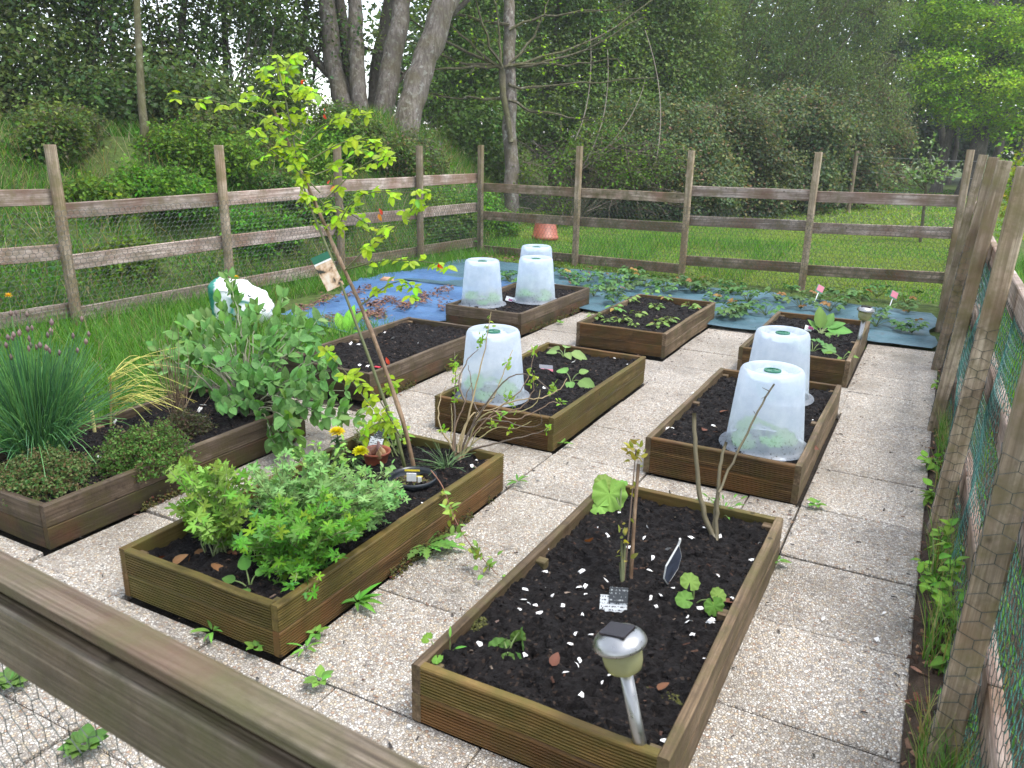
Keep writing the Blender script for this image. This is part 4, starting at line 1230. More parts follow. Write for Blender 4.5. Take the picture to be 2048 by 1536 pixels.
herb('oregano', 'bushy bright oregano behind the geraniums', 'oregano', 'D', (-2.13, 2.34), tips_px([(600, 905), (640, 890), (680, 895), (610, 935), (650, 925), (700, 915), (590, 985), (690, 965), (660, 975), (570, 950), (720, 950)], 3.22, rep=4, jit=12), 8, ['oval'], [(0.16, 0.31, 0.06), (0.12, 0.25, 0.05), (0.22, 0.37, 0.09)], .030, seed=4, along=.25, limit=300)
herb('mint', 'silvery sprigs of mint leaning toward the black pot', 'mint', 'D', (-1.95, 2.4), tips_px([(735, 940), (760, 950), (790, 945), (805, 975), (775, 985), (745, 990), (720, 985)], 3.2, rep=2, jit=9), 8, ['sage', 'oval'], [(0.20, 0.32, 0.13), (0.15, 0.28, 0.08)], .030, seed=5, along=.2)
seedling('leafy_weed', 'broad leaved weed at the front edge of the geraniums', 'weed', gp(500, 1175, SOIL_Z), [(150, .03, .05, .06, .6), (200, .05, .02, .045, .2), (60, .02, .04, .04, .4), (300, .03, .015, .045, 0)], kind='wide', colr=(0.10, 0.22, 0.04))
# marigolds
def marigold(label, x, y, d, bx, by):
    hd = at(x, y, d)
    b = np.array([bx, by, soil_z('D', bx, by)])
    t = thing('marigold', label, 'flower', b, group='yellow marigolds')
    dst0(MB().tube(bez([b, (b + hd) / 2 + [.01, 0, .0], hd], 7), .003, 5, (0.07, 0.13, 0.04)), b).build('stem', M['stem'], t)
    rng = np.random.default_rng(int(x))
    n = 64
    mb = MB()
    v, f = T['wide']
    ring = np.arange(n) / n
    th = np.arange(n) * 2.4
    el = .15 + 1.2 * ring ** 1.1
    d_ = np.stack([np.cos(th) * np.cos(el), np.sin(th) * np.cos(el), np.sin(el)], -1)
    mb.scatter(v, f, frames(d_, np.array([0, 0, 1.0]) + rvec(n, rng) * .3, .036 - .012 * ring), np.repeat((hd - b)[None], n, 0) + d_ * .006, pick([(0.80, 0.72, 0.015), (0.78, 0.66, 0.01), (0.82, 0.76, 0.04)], n, amt=.08, rng=rng))
    mb.build('flower_head', M['flower'], t)
    n = 60
    mb = MB()
    v, f = T['lance']
    q = b + (hd - b) * rng.uniform(.1, .85, n)[:, None]
    d_ = norm(rvec(n, rng) * [1, 1, .6])
    mb.scatter(v, f, frames(d_, np.array([0, 0, 1.0]) + rvec(n, rng) * .5, rng.uniform(.025, .05, n)), q - b, pick([(0.05, 0.11, 0.035), (0.07, 0.14, 0.04)], n, rng=rng))
    mb.build('leaves', M['leaf_big'], t)
marigold('taller yellow marigold behind the oregano', 674, 866, 3.68, -2.30, 2.66)
marigold('lower orange yellow marigold beside the red pot', 721, 905, 3.56, -2.17, 2.56)
# red plastic pot of bulbs
b = np.array([*gp(752, 915, .165)[:2], 0.0])
b[2] = SOIL_Z - .01
t = thing('flower_pot', 'small terracotta red plastic pot of bulbs in the front middle bed', 'plant pot', b)
MB().lathe([(.0005, .0), (.048, .0), (.052, .012), (.062, .052), (.069, .054), (.069, .064), (.0665, .0645), (.060, .056), (.052, .03), (.0005, .028)], 28).build('pot', M['terracotta'], t, smooth=True)
for k, (x, y, s_) in enumerate([(-.026, -.012, 1.0), (.028, .012, 1.0), (.004, .03, .85), (-.01, -.035, .8), (.036, -.022, .8)]):
    mb = MB().lathe([(.0005, 0), (.016 * s_, .006), (.021 * s_, .020), (.017 * s_, .036), (.009 * s_, .048), (.005 * s_, .060), (.0005, .066)], 12, c=[(0.19, 0.09, 0.06), (0.40, 0.26, 0.13), (0.13, 0.06, 0.05)][k % 3])
    rot = Matrix.Rotation(.5 * math.sin(k * 2.1), 3, 'X') @ Matrix.Rotation(.6 * math.cos(k * 1.3), 3, 'Y')
    mb.V[0] = mb.V[0] @ np.array(rot).T
    tagset(mb.build('bulb', M['attr'], smooth=True, loc=(b[0] + x, b[1] + y, b[2] + .036)), ['dark brown bulb at the left in the red pot', 'pale peeling bulb at the right in the red pot', 'purple brown bulb at the back of the red pot', 'small bulb at the front of the red pot', 'small split bulb at the right front of the red pot'][k], 'bulb')
# plant label and leafy plant behind the pot
c_ = at(752, 885, 3.78)
t = card('plant_label', 'grey and dark plant label behind the red bulb pot', 'plant label', c_, .062, .05, (-.5, .25, .5), 'card_white')
MB().box((-.018, -.001, .02), (.020, .001, .095)).build('picture', M['card_dark'], t)
MB().box((-.004, .001, -.09), (.004, .0028, -.02)).build('stake', M['card_white'], t)
herb('leafy_plant', 'low bright leafed plant in the back left corner of the front middle bed', 'plant', 'D', (-2.14, 2.9), tips_px([(770, 850), (790, 855), (750, 845), (800, 865), (735, 850), (780, 875), (725, 845)], 3.9, jit=8, dj=.06, rep=2), 5, ['wide'], [(0.17, 0.31, 0.05), (0.11, 0.24, 0.06), (0.25, 0.36, 0.05)], .045, seed=8, along=.3)
herb('heather', 'small wiry brown green plant beside the plant label', 'plant', 'D', (-2.27, 2.85), tips_px([(715, 870), (725, 862), (735, 875), (708, 880), (740, 885)], 3.85, jit=6, dj=.04, rep=3), 8, ['lance'], [(0.10, 0.12, 0.03), (0.14, 0.13, 0.05)], .022, seed=9, along=.2)
# sunken black pot
b = np.array([*gp(826, 958, .165)[:2], SOIL_Z - .012])
t = thing('flower_pot', 'black plastic pot sunk in the soil round the tall shrub', 'plant pot', b)
MB().lathe([(.092, -.04), (.098, .022), (.105, .024), (.105, .044), (.101, .045), (.096, .03), (.092, .0), (.0005, .004)], 40).build('pot', M['black_plastic'], t, smooth=True)
rgp = np.random.default_rng(23)
n = 500
r_ = .088 * np.sqrt(rgp.random(n)); th = rgp.random(n) * 6.283
mb = MB()
mb.scatter(octa_v, octa_f, frames(rvec(n, rgp), rvec(n, rgp), rgp.uniform(.004, .012, n)), np.stack([r_ * np.cos(th), r_ * np.sin(th), np.full(n, .008)], -1), pick([(0.03, 0.022, 0.016), (0.07, 0.075, 0.015), (0.09, 0.10, 0.02), (0.14, 0.08, 0.05)], n, rng=rgp))
mb.build('potting_soil', M['moss'], t)
# the bamboo stake and the tall lime green shrub
b = gp(834, 946, SOIL_Z)
Q = bez([b - [0, 0, .05], at(809, 847, 3.57), at(780, 766, 3.58), at(754, 691, 3.59), at(721, 608, 3.6), at(676, 513, 3.61), at(627, 397, 3.62), at(588, 313, 3.63), at(546, 215, 3.64)], 26)
rr = np.full(26, .0095) * np.linspace(1.1, .75, 26)
rr[[5, 10, 15, 20]] *= 1.22
o = dst0(MB().tube(Q, rr, 10), b).build('bamboo_cane', M['bamboo'], loc=b, smooth=True)
tagset(o, 'long leaning bamboo cane supporting the tall lime green shrub', 'cane')
b = gp(812, 942, SOIL_Z)
t = thing('tall_shrub', 'tall leaning shrub with lime green leaves tied to a bamboo cane', 'shrub', b)
rg = np.random.default_rng(29)
main = bez([b - [0, 0, .03], at(808, 925, 3.55), at(791, 860, 3.54), at(765, 792, 3.53), at(736, 709, 3.53), at(700, 615, 3.54), at(655, 496, 3.55), at(616, 404, 3.56), at(596, 330, 3.57), at(572, 200, 3.56), at(548, 100, 3.55)], 40)
mb = MB().tube(main, np.linspace(.0085, .003, 40), 7, (0.085, 0.095, 0.03))
brs = [[(600, 280), (540, 235), (470, 212), (400, 195), (352, 192)], [(590, 250), (560, 215), (530, 190), (500, 190)], [(640, 385), (590, 335), (540, 300), (500, 262)], [(610, 290), (650, 250), (690, 230), (740, 225)], [(620, 320), (680, 285), (730, 275), (770, 300)],
       [(650, 400), (700, 350), (740, 320), (775, 312)], [(668, 470), (700, 400), (740, 380), (800, 385), (850, 385)], [(690, 540), (740, 490), (800, 450), (840, 400)], [(690, 540), (760, 520), (830, 520), (890, 530)], [(722, 610), (780, 565), (820, 560), (830, 590)],
       [(640, 385), (600, 340), (560, 270), (530, 240)], [(600, 280), (620, 220), (600, 180)], [(572, 200), (600, 170), (640, 190)], [(572, 200), (545, 170), (530, 130)], [(560, 160), (580, 130), (590, 115)], [(650, 410), (690, 420), (720, 440), (760, 460)],
       [(805, 880), (730, 800), (690, 740), (650, 700)], [(805, 880), (760, 800), (735, 770), (700, 760)], [(770, 745), (780, 770), (790, 780)], [(640, 400), (665, 430), (680, 455)], [(630, 350), (680, 330), (740, 290)], [(800, 870), (770, 840), (745, 850), (730, 865)], [(615, 300), (560, 290), (510, 320)]]
whorl = []
for kk, bb in enumerate(brs):
    dd = 3.56 + rg.normal() * .03
    de = dd + rg.uniform(-.22, .22)
    Qb = bez([at(x, y, dd + (de - dd) * q / (len(bb) - 1)) for q, (x, y) in enumerate(bb)], 12)
    mb.tube(Qb, np.linspace(.0035, .0016, 12), 4, (0.09, 0.10, 0.03), cap=False)
    n_ = 8 if len(bb) > 3 else 6
    for q in range(n_):
        whorl.append((Qb[min(11, int(3 + 9 * (q + rg.random()) / n_))], norm(Qb[-1] - Qb[0])))
    whorl.append((Qb[-1], norm(Qb[-1] - Qb[-3])))
for q in range(34):
    whorl.append((main[rg.integers(24, 40)], norm(main[-1] - main[20])))
dst0(mb, b).build('stems', M['stem'], t, smooth=True)
P_, D, N_, S_ = [], [], [], []
for c_, ax in whorl:
    nl = rg.integers(3, 6)
    c2 = c_ + rvec(1, rg)[0] * .02
    nn = norm(np.array([.1, -.45, .8]) + rvec(1, rg)[0] * .5)
    side = norm(np.cross(nn, rvec(1, rg)[0]))
    oth = np.cross(nn, side)
    for q in range(nl):
        a_ = (q - (nl - 1) / 2) * 1.15 + rg.normal() * .2
        P_.append(c2 + rvec(1, rg)[0] * .008); D.append(norm(side * math.cos(a_) + oth * math.sin(a_) + np.array([0, 0, -.15]))); N_.append(nn + rvec(1, rg)[0] * .2); S_.append(rg.uniform(.030, .052))
n = len(P_)
idx = rg.permutation(n)
leaf_parts(t, [leaf_mesh('lime', c_, 'leaf_lime') for c_ in [(0.33, 0.54, 0.035)] * 3 + [(0.25, 0.46, 0.045)] * 4 + [(0.42, 0.52, 0.06), (0.18, 0.36, 0.07), (0.26, 0.46, 0.05), (0.34, 0.54, 0.04), (0.36, 0.44, 0.05)]], np.array(P_)[idx], np.array(D)[idx], np.array(N_)[idx], np.array(S_)[idx], np.array(S_)[idx], rg, tpl='lime')
mb = MB()
v, f = T['oval']
red = [(603, 165), (650, 222), (655, 365), (668, 372), (760, 430), (775, 735), (880, 535)]
n = len(red) * 2
P_ = np.array([at(x + rg.normal() * 4, y + rg.normal() * 4, 3.5 + rg.normal() * .04) for x, y in red for _ in range(2)])
mb.scatter(v, f, frames(rvec(n, rg), rvec(n, rg) + [0, -.5, .8], rg.uniform(.022, .036, n)), P_ - b, pick([(0.55, 0.10, 0.05), (0.60, 0.22, 0.08), (0.50, 0.06, 0.08)], n, rng=rg))
mb.build('red_leaves', M['leaf_lime'], t)
# yellow tie and white label at the foot of the shrub
mb = MB()
c_ = at(826, 948, 3.5)
t = thing('plant_tie', 'yellow tie with a white tag at the foot of the tall shrub', 'plant tie', c_)
t.rotation_euler = (0, 0, .48)
mb.box((-.036, -.001, .013), (.030, .001, .020)).box((-.030, -.010, -.010), (.044, -.008, -.004))
mb.build('band', M['attr'], t).data.color_attributes[0].data.foreach_set('color', np.tile([0.75, 0.60, 0.03, 1], 16).astype(np.float32))
MB().box((-.026, -.016, -.028), (.016, -.0125, .010)).build('tag', M['egg'], t)
MB().box((.022, -.014, -.052), (.038, -.006, -.008)).build('tag', M['egg'], t)
# picture card hanging in the shrub
t = thing('picture_card', 'picture card of cream roses hanging from the tall shrub', 'plant label', at(656, 545, 3.52))
t.rotation_euler = (.0, -.42, .62)
pm = NT('rose_picture')
v_ = pm.n('TexCoord').outputs['Object']
vo = pm.noise(v_, 26, 3, .5)
c = pm.ramp(vo, [(0.40, (0.035, 0.04, 0.035)), (0.47, (0.55, 0.36, 0.22)), (0.56, (0.72, 0.55, 0.40)), (0.7, (0.78, 0.70, 0.60))], 'LINEAR')
M['rose'] = pm.finish(pm.n('BsdfPrincipled', {'Base Color': c, 'Roughness': .3}))
MB().box((-.040, -.001, -.075), (.040, .001, .045)).build('picture', M['rose'], t)
MB().box((-.040, -.001, .0455), (.040, .001, .053)).build('border', M['egg'], t)
MB().box((-.040, -.001, .0535), (.040, .001, .085)).build('header', M['green_plastic'], t)
mb = MB().tube([(.03, 0, .08), (.07, -.01, .12)], .001, 4).build('string', M['wire'], t)

# twiggy shrub with young leaves
b = gp(917, 924, SOIL_Z)
t = thing('twiggy_shrub', 'twiggy pale stemmed shrub with tufts of new leaves behind the front middle bed corner', 'shrub', b)
zb = lambda x, y: (640 + x * .26, 600 + y * .26)
tw = [[(1060, 1250), (1020, 1140), (930, 1000), (905, 850), (930, 720), (975, 670)], [(1060, 1250), (1020, 1130), (1045, 940), (1120, 790), (1125, 720), (1170, 640)], [(1120, 790), (1060, 640), (1130, 460), (1215, 375)], [(1060, 1250), (1030, 1150), (1035, 880), (1045, 560), (1035, 400)],
      [(1070, 1250), (1080, 1130), (1190, 700), (1290, 280), (1312, 90)], [(1070, 1250), (1090, 1140), (1200, 900), (1330, 720), (1430, 590), (1530, 545), (1650, 585), (1740, 660), (1795, 725)], [(1070, 1250), (1110, 1140), (1230, 880), (1330, 850), (1500, 880), (1640, 830), (1715, 720), (1690, 690)],
      [(1080, 1250), (1120, 1160), (1400, 1090), (1600, 1040), (1760, 990)], [(1060, 1250), (1060, 1130), (1130, 920), (1190, 860), (1310, 850), (1450, 780)], [(1080, 1250), (1150, 1050), (1280, 920), (1420, 800), (1600, 640), (1640, 420)], [(1060, 1250), (1010, 1100), (1015, 900), (1010, 800)],
      [(1070, 1250), (1140, 1000), (1250, 890), (1480, 950), (1700, 1000), (1730, 920), (1690, 860)], [(1200, 900), (1330, 760), (1450, 480), (1480, 380)], [(1330, 850), (1480, 930), (1600, 890), (1780, 780), (1860, 800)], [(1080, 1250), (1160, 1120), (1210, 1000), (1330, 960)], [(1230, 880), (1180, 780), (1150, 560), (1140, 500)],
      [(1420, 800), (1560, 760), (1700, 760), (1850, 690), (1900, 600)], [(1280, 920), (1400, 870), (1560, 830), (1650, 700), (1630, 560)], [(1080, 1250), (1180, 1090), (1380, 960), (1500, 1000), (1620, 930)], [(1150, 1050), (1200, 870), (1260, 800), (1340, 750)]]
rg = np.random.default_rng(31)
mb = MB()
for k, bb in enumerate(tw):
    d1 = rg.uniform(-.14, .14)
    Qb = bez([at(*zb(x, y), 3.74 + d1 * q / (len(bb) - 1)) for q, (x, y) in enumerate(bb)], 18)
    Qb[2:] += rg.normal(size=(16, 3)) * .0022
    cc = [(0.33, 0.25, 0.13), (0.20, 0.13, 0.08), (0.28, 0.24, 0.10), (0.11, 0.08, 0.055)][k % 4 if k not in (2, 5) else 3]
    mb.tube(Qb, np.linspace(.0062 if k < 9 else .004, .0017, 18), 5, cc, cap=False)
mb.tube(bez([b - [0, 0, .02], b + [0, 0, .05]], 4), [.016, .015, .013, .008], 7, (0.22, 0.15, 0.09))
dst0(mb, b).build('stems', M['stem'], t, smooth=True)
P_, D = [], []
for x, y in [(1300, 170), (1230, 330), (1245, 300), (1035, 470), (1035, 520), (1040, 640), (1450, 500), (1640, 420), (1630, 560), (1800, 660), (1440, 750), (1490, 790), (1330, 955), (1390, 905), (1750, 995), (1850, 790), (940, 1020), (1480, 990), (1045, 760), (1640, 640), (1780, 700)]:
    c_ = at(*zb(x, y), 3.74 + rg.normal() * .05)
    for q in range(9):
        P_.append(c_ + rg.normal(size=3) * [.008, .008, .014]); D.append(norm(rvec(1, rg)[0] + [0, 0, .5]))
n = len(P_)
leaf_parts(t, [leaf_mesh('oval', c_, 'leaf_lime') for c_ in [(0.20, 0.34, 0.06), (0.28, 0.38, 0.06), (0.16, 0.30, 0.06)]], np.array(P_), np.array(D), rvec(n, rg) + [0, -.3, .8], rg.uniform(.018, .034, n), None, rg)
# thin chive tuft at its foot
def blades(mb, b, n, h0, h1, rad, rng, cols, r0=.002, fall=.6, seg=7, base_r=.03, sides=3):
    tips = []
    for k in range(n):
        a_ = rng.random() * 6.283
        d_ = np.array([math.cos(a_), math.sin(a_), 0])
        s0 = b + d_ * base_r * math.sqrt(rng.random())
        h_ = rng.uniform(h0, h1)
        out = rad * rng.uniform(.15, 1.0)
        fl = fall * rng.random() ** 2
        tt = np.linspace(0, 1, seg)
        Q = s0[None] + d_[None] * (out * tt ** 1.7)[:, None] + np.array([0, 0, 1.0])[None] * (h_ * (tt - fl * tt ** 3 * .8))[:, None]
        Q += np.cumsum(rng.normal(size=(seg, 3)) * .002, 0)
        c_ = np.array(cols[rng.integers(len(cols))]) * rng.uniform(.75, 1.2)
        mb.tube(Q, np.linspace(r0, r0 * .45, seg), sides, c_, cap=False)
        tips.append(Q[-1])
    return np.array(tips)
b = gp(892, 938, SOIL_Z)
t = thing('chive_tuft', 'thin sprawling tuft of chives beside the twiggy shrub', 'chives', b)
mb = MB()
blades(mb, b, 46, .04, .14, .17, np.random.default_rng(5), [(0.08, 0.16, 0.06), (0.12, 0.20, 0.07)], .0018, .9)
dst0(mb, b).build('blades', M['stem'], t)
# trailing vine over the side board
b = gp(995, 1150, 0.0)
t = thing('trailing_vine', 'reddish trailing stem with small leaves hanging over the bed side onto the path', 'vine', b)
Q = bez([at(862, 941, 3.42), at(885, 970, 3.33), at(900, 1015, 3.22), at(915, 1050, 3.12), at(940, 1090, 3.02), gp(970, 1122, .03), gp(995, 1150, .015)], 24)
dst0(MB().tube(Q, np.linspace(.0028, .0016, 24), 5, (0.20, 0.09, 0.05)), b).build('stem', M['stem'], t, smooth=True)
rg = np.random.default_rng(37)
k_ = rg.integers(5, 24, 46)
P_ = Q[k_] + rg.normal(size=(46, 3)) * .012
P_ = np.concatenate([P_, np.array([gp(955, 1140, .03), gp(965, 1150, .03), gp(985, 1115, .04), gp(995, 1110, .04), gp(950, 1120, .04), gp(940, 1130, .02), gp(978, 1135, .03)])])
n = len(P_)
leaf_parts(t, [leaf_mesh('oval', c_, 'leaf_big') for c_ in [(0.14, 0.26, 0.06), (0.19, 0.32, 0.08), (0.24, 0.30, 0.06)]], P_, norm(rvec(n, rg) + [0, 0, .15]), rvec(n, rg) * .6 + [0, -.2, 1], rg.uniform(.022, .048, n), None, rg)
# weeds on the paving
def rosette(name, label, cat, p, n, ln, kind, colr, rise=.25, seed=0, group=None, mat='leaf_big', z=0.004):
    rng = np.random.default_rng(seed)
    b = np.array([p[0], p[1], z])
    t = thing(name, label, cat, b, group=group)
    th = np.arange(n) * 2.4 + rng.normal(size=n) * .2
    ri = rise * rng.uniform(.4, 1.6, n)
    d_ = norm(np.stack([np.cos(th), np.sin(th), ri], -1))
    leaf_parts(t, [leaf_mesh(kind, colr, mat), leaf_mesh(kind, tuple(k * .75 for k in colr), mat), leaf_mesh(kind, tuple(min(1, k * 1.2) for k in colr), mat)], np.repeat(b[None], n, 0) + d_ * .008 + [0, 0, .012], d_, np.array([0, 0, 1.0]) + rvec(n, rng) * .25, ln * rng.uniform(.6, 1.15, n), None, rng)
    return t
rosette('dandelion', 'jagged leaved dandelion on the path against the geranium bed', 'weed', gp(852, 1100), 20, .135, 'dand', (0.11, 0.23, 0.05), .5, 1)
rosette('willowherb', 'weed of long narrow leaves by the front corner of the geranium bed', 'weed', gp(716, 1212), 14, .085, 'lance', (0.10, 0.24, 0.04), .6, 2)
for k, (x, y, lb) in enumerate([(512, 1306, 'tiny weed in the slab joint at the near corner of the geranium bed'), (632, 1275, 'small weed at the foot of the geranium bed side'), (425, 1272, 'tiny weed at the foot of the geranium bed front'), (640, 1370, 'pale tiny weed in the joint in front of the geranium bed'),
                               (1125, 893, 'tiny weed at the near right corner of the centre bed'), (1035, 970, 'tiny weed in the joint beside the front middle bed'), (1632, 1015, 'sparse grassy weed at the near corner of the middle right bed'), (1555, 1130, 'tiny weed beside the right board of the front right bed'), (612, 1306, 'small oval leaved weed by the geranium bed corner'), (1120, 650, 'tiny weed between the two far left beds')]):
    rosette('path_weed', lb, 'weed', gp(x, y), 8, .04 + .01 * (k % 3), ['wide', 'oval', 'lance'][k % 3], (0.12, 0.25, 0.05), .5, 10 + k)
p_ = gp(170, 1500)
rosette('clover_patch', 'patch of green weeds on the slabs under the near rail', 'weed', p_, 38, .055, 'wide', (0.065, 0.15, 0.025), .45, 30)
rosette('clover_patch', 'weeds on the slabs at the lower left edge under the near rail', 'weed', gp(20, 1375), 24, .055, 'wide', (0.08, 0.17, 0.035), .45, 31)
# weeds along the right fence
for k, (x, y, h_, lb) in enumerate([(1880, 1205, .22, 'nettle like weed by the foot of the near right post'), (1862, 1180, .12, 'low weed on the soil strip right of the path'), (1905, 1260, .18, 'leafy weed growing through the wire of the right fence'), (1885, 1345, .10, 'small leafy weed on the soil strip near the lower right'), (1862, 935, .08, 'small yellow green weed at the path edge, middle of the right fence'), (1900, 1440, .16, 'weed in the lower right by the cane'), (1872, 1270, .14, 'leafy weed between the path edge and the near right post'), (1880, 1120, .13, 'weed tuft at the foot of the third right post'), (1868, 1010, .10, 'small weed beside the path, halfway up the right fence'), (1890, 800, .12, 'weed clump at the foot of the far right posts'), (1893, 700, .12, 'grassy weed near the end of the teal fabric by the right fence')]):
    b = gp(x, y, 0.01)
    t = thing('border_weed', lb, 'weed', b, group='weeds along the right fence')
    rng = np.random.default_rng(50 + k)
    mb = MB()
    P_, D = [], []
    for q in range(4):
        tp = b + np.array([rng.normal() * .05, rng.normal() * .05, h_ * rng.uniform(.7, 1.2)])
        Q = bez([b, (b + tp) / 2 + rng.normal(size=3) * .01, tp], 7)
        mb.tube(Q, np.linspace(.0025, .0015, 7), 4, (0.10, 0.16, 0.05), cap=False)
        for z in range(8):
            P_.append(Q[rng.integers(2, 7)]); D.append(norm(rvec(1, rng)[0] * [1, 1, .4]))
    dst0(mb, b).build('stems', M['stem'], t)
    leaf_parts(t, [leaf_mesh('wide', c_, 'leaf_big') for c_ in [(0.12, 0.26, 0.04), (0.18, 0.32, 0.05)]], np.array(P_), np.array(D), np.array([0, 0, 1.0]) + rvec(len(P_), rng) * .3, rng.uniform(.028, .055, len(P_)), None, rng)

# ================================================================== LEFT BED: chives, thyme, sage
b = np.array([-3.47, 1.98, SOIL_Z])
t = thing('chive_clump', 'big clump of chives with purple buds at the left edge', 'chives', b)
mb = MB()
rg = np.random.default_rng(41)
CH = [(0.05, 0.17, 0.045), (0.08, 0.22, 0.055), (0.11, 0.26, 0.06), (0.04, 0.13, 0.05)]
blades(mb, b, 620, .34, .60, .20, rg, CH, .0030, .35, 8, .11)
blades(mb, b, 330, .26, .48, .40, rg, CH, .0030, 1.0, 8, .10)
tips = blades(mb, b, 44, .50, .66, .24, rg, CH[:2], .0030, .05, 8, .09)
dst0(mb, b).build('blades', M['stem'], t)
mb = MB()
for p_ in tips:
    s_ = rg.uniform(.7, 1.15)
    mb.lathe([(.0006, -.004), (.005 * s_, .0), (.0085 * s_, .008), (.0085 * s_, .014), (.004 * s_, .022), (.0005, .026)], 7, pick([(0.15, 0.095, 0.09), (0.18, 0.115, 0.10), (0.13, 0.085, 0.08)], 1, rng=rg)[0], origin=p_ - b)
mb.build('buds', M['stem'], t, smooth=True)['kind'] = 'stuff'
def thyme(label, ctr, rx, rz, seed, n=5200, cols=((0.075, 0.16, 0.04), (0.11, 0.21, 0.055), (0.15, 0.24, 0.07), (0.10, 0.08, 0.04))):
    rng = np.random.default_rng(seed)
    ctr = np.array(ctr)
    t = thing('thyme', label, 'thyme', ctr)
    d_ = rvec(n, rng)
    d_[:, 2] = np.abs(d_[:, 2])
    lump = .45 + .95 * fbm(d_ * 4.2 + seed, 3, seed)
    rad = (.45 + .55 * rng.random(n) ** .5) * lump
    P_ = d_ * rad[:, None] * np.array([rx, rx, rz])
    v, f = T['oval']
    mb = MB().scatter(kite0_v, kite0_f, frames(norm(rvec(n, rng) + d_ * .8), d_ + rvec(n, rng) * .6, rng.uniform(.009, .017, n)), P_, pick(cols, n, rng=rng))
    mb.build('leaves', M['leaf'], t)
    sm = MB()
    for k in range(150):
        q = P_[rng.integers(n)]
        sm.tube(bez([q * [.15, .15, 0], q * .6 + [0, 0, .01], q * 1.04], 5), np.linspace(.0018, .0008, 5), 3, (0.10, 0.065, 0.045), cap=False)
    sm.build('stems', M['stem'], t)
kite0_v = np.array([(0, 0, 0), (.42, .4, .10), (1, 0, -.06), (.42, -.4, .10)], float)
kite0_f = np.array([(0, 2, 1), (0, 3, 2)])
thyme('green thyme mound spilling over the side board of the left bed', (-3.04, 2.20, SOIL_Z - .01), .20, .19, 3, 7500)
thyme('grey brown thyme mound in the near corner of the left bed', (-3.24, 1.84, SOIL_Z - .01), .22, .15, 4, 7000, ((0.075, 0.14, 0.045), (0.12, 0.18, 0.06), (0.16, 0.19, 0.08), (0.15, 0.11, 0.06)))
thyme('dark half dead thyme behind the green mound', (-3.22, 2.58, SOIL_Z - .01), .15, .12, 5, 1600, ((0.06, 0.07, 0.035), (0.10, 0.07, 0.045), (0.08, 0.10, 0.04)))
# yellowing asparagus like stems
b = np.array([-3.58, 2.42, SOIL_Z])
t = thing('yellow_plant', 'yellowing thin stemmed plant right of the chives', 'plant', b)
mb = MB()
rg = np.random.default_rng(43)
mb.tube(bez([b, b + [.0, .02, .15], b + [.01, .03, .27]], 6), [.006, .006, .005, .005, .004, .004], 6, (0.25, 0.20, 0.07))
for k in range(44):
    s0 = b + np.array([0, .02, rg.uniform(.05, .27)])
    d_ = norm(np.array([.75, .55, 0]) + rg.normal(size=3) * [.35, .35, .1])
    ln = rg.uniform(.15, .42)
    Q = bez([s0, s0 + d_ * ln * .5 + [0, 0, rg.uniform(.04, .12)], s0 + d_ * ln + [0, 0, rg.uniform(-.06, .08)]], 9)
    mb.tube(Q, np.linspace(.0019, .001, 9), 3, np.array([(0.42, 0.40, 0.07), (0.50, 0.42, 0.10), (0.30, 0.36, 0.07)])[rg.integers(3)], cap=False)
dst0(mb, b).build('stems', M['stem'], t)
# dry woody stems
b = np.array([-3.36, 2.66, SOIL_Z])
t = thing('dry_stems', 'dry upright straw coloured stems behind the thyme in the left bed', 'dead plant', b)
mb = MB()
for k in range(46):
    tp = b + np.array([rg.normal() * .06, rg.normal() * .06, rg.uniform(.15, .52)])
    mb.tube(bez([b + [rg.normal() * .03, rg.normal() * .03, 0], (b + tp) / 2 + rg.normal(size=3) * .015, tp], 6), np.linspace(.0022, .001, 6), 3, np.array([(0.20, 0.13, 0.08), (0.30, 0.23, 0.13), (0.11, 0.065, 0.045)])[rg.integers(3)], cap=False)
dst0(mb, b).build('stems', M['stem'], t)
mb = MB().lathe([(.0005, -.1), (.008, -.08), (.009, .06), (.0005, .075)], 8, (0.55, 0.50, 0.20))
tagset(mb.build('plant_marker', M['attr'], loc=(*gp(190, 868, SOIL_Z)[:2], SOIL_Z + .06)), 'short yellow plant marker in the soil of the left bed', 'plant marker')
# sage
b = np.array([-3.17, 2.98, SOIL_Z])
t = thing('sage_bush', 'large grey green sage bush sprawling over the end of the left bed', 'sage', b)
rg = np.random.default_rng(47)
SG = [(325, 700, 4.8), (350, 670, 4.8), (365, 720, 4.6), (400, 660, 4.7), (380, 760, 4.5), (420, 690, 4.6), (390, 690, 4.7), (340, 740, 4.7), (420, 640, 4.8), (440, 600, 4.9), (480, 590, 4.9), (520, 620, 4.8), (560, 600, 4.8), (590, 630, 4.7), (630, 660, 4.6), (470, 680, 4.5), (510, 690, 4.4), (560, 680, 4.5), (600, 700, 4.4), (640, 710, 4.4), (450, 740, 4.3), (490, 790, 4.2), (530, 760, 4.2), (580, 760, 4.2), (620, 770, 4.2), (660, 740, 4.3), (680, 790, 4.2),
      (470, 820, 4.1), (520, 830, 4.1), (570, 830, 4.05), (620, 830, 4.1), (560, 880, 4.0), (600, 870, 4.0), (660, 830, 4.1), (430, 560, 4.9), (410, 720, 4.5), (370, 660, 4.8), (550, 720, 4.4), (690, 830, 4.1), (450, 800, 4.2), (505, 640, 4.7), (545, 655, 4.7), (605, 655, 4.6), (650, 770, 4.2), (590, 800, 4.1), (480, 730, 4.4)]
sm = MB()
P_, D = [], []
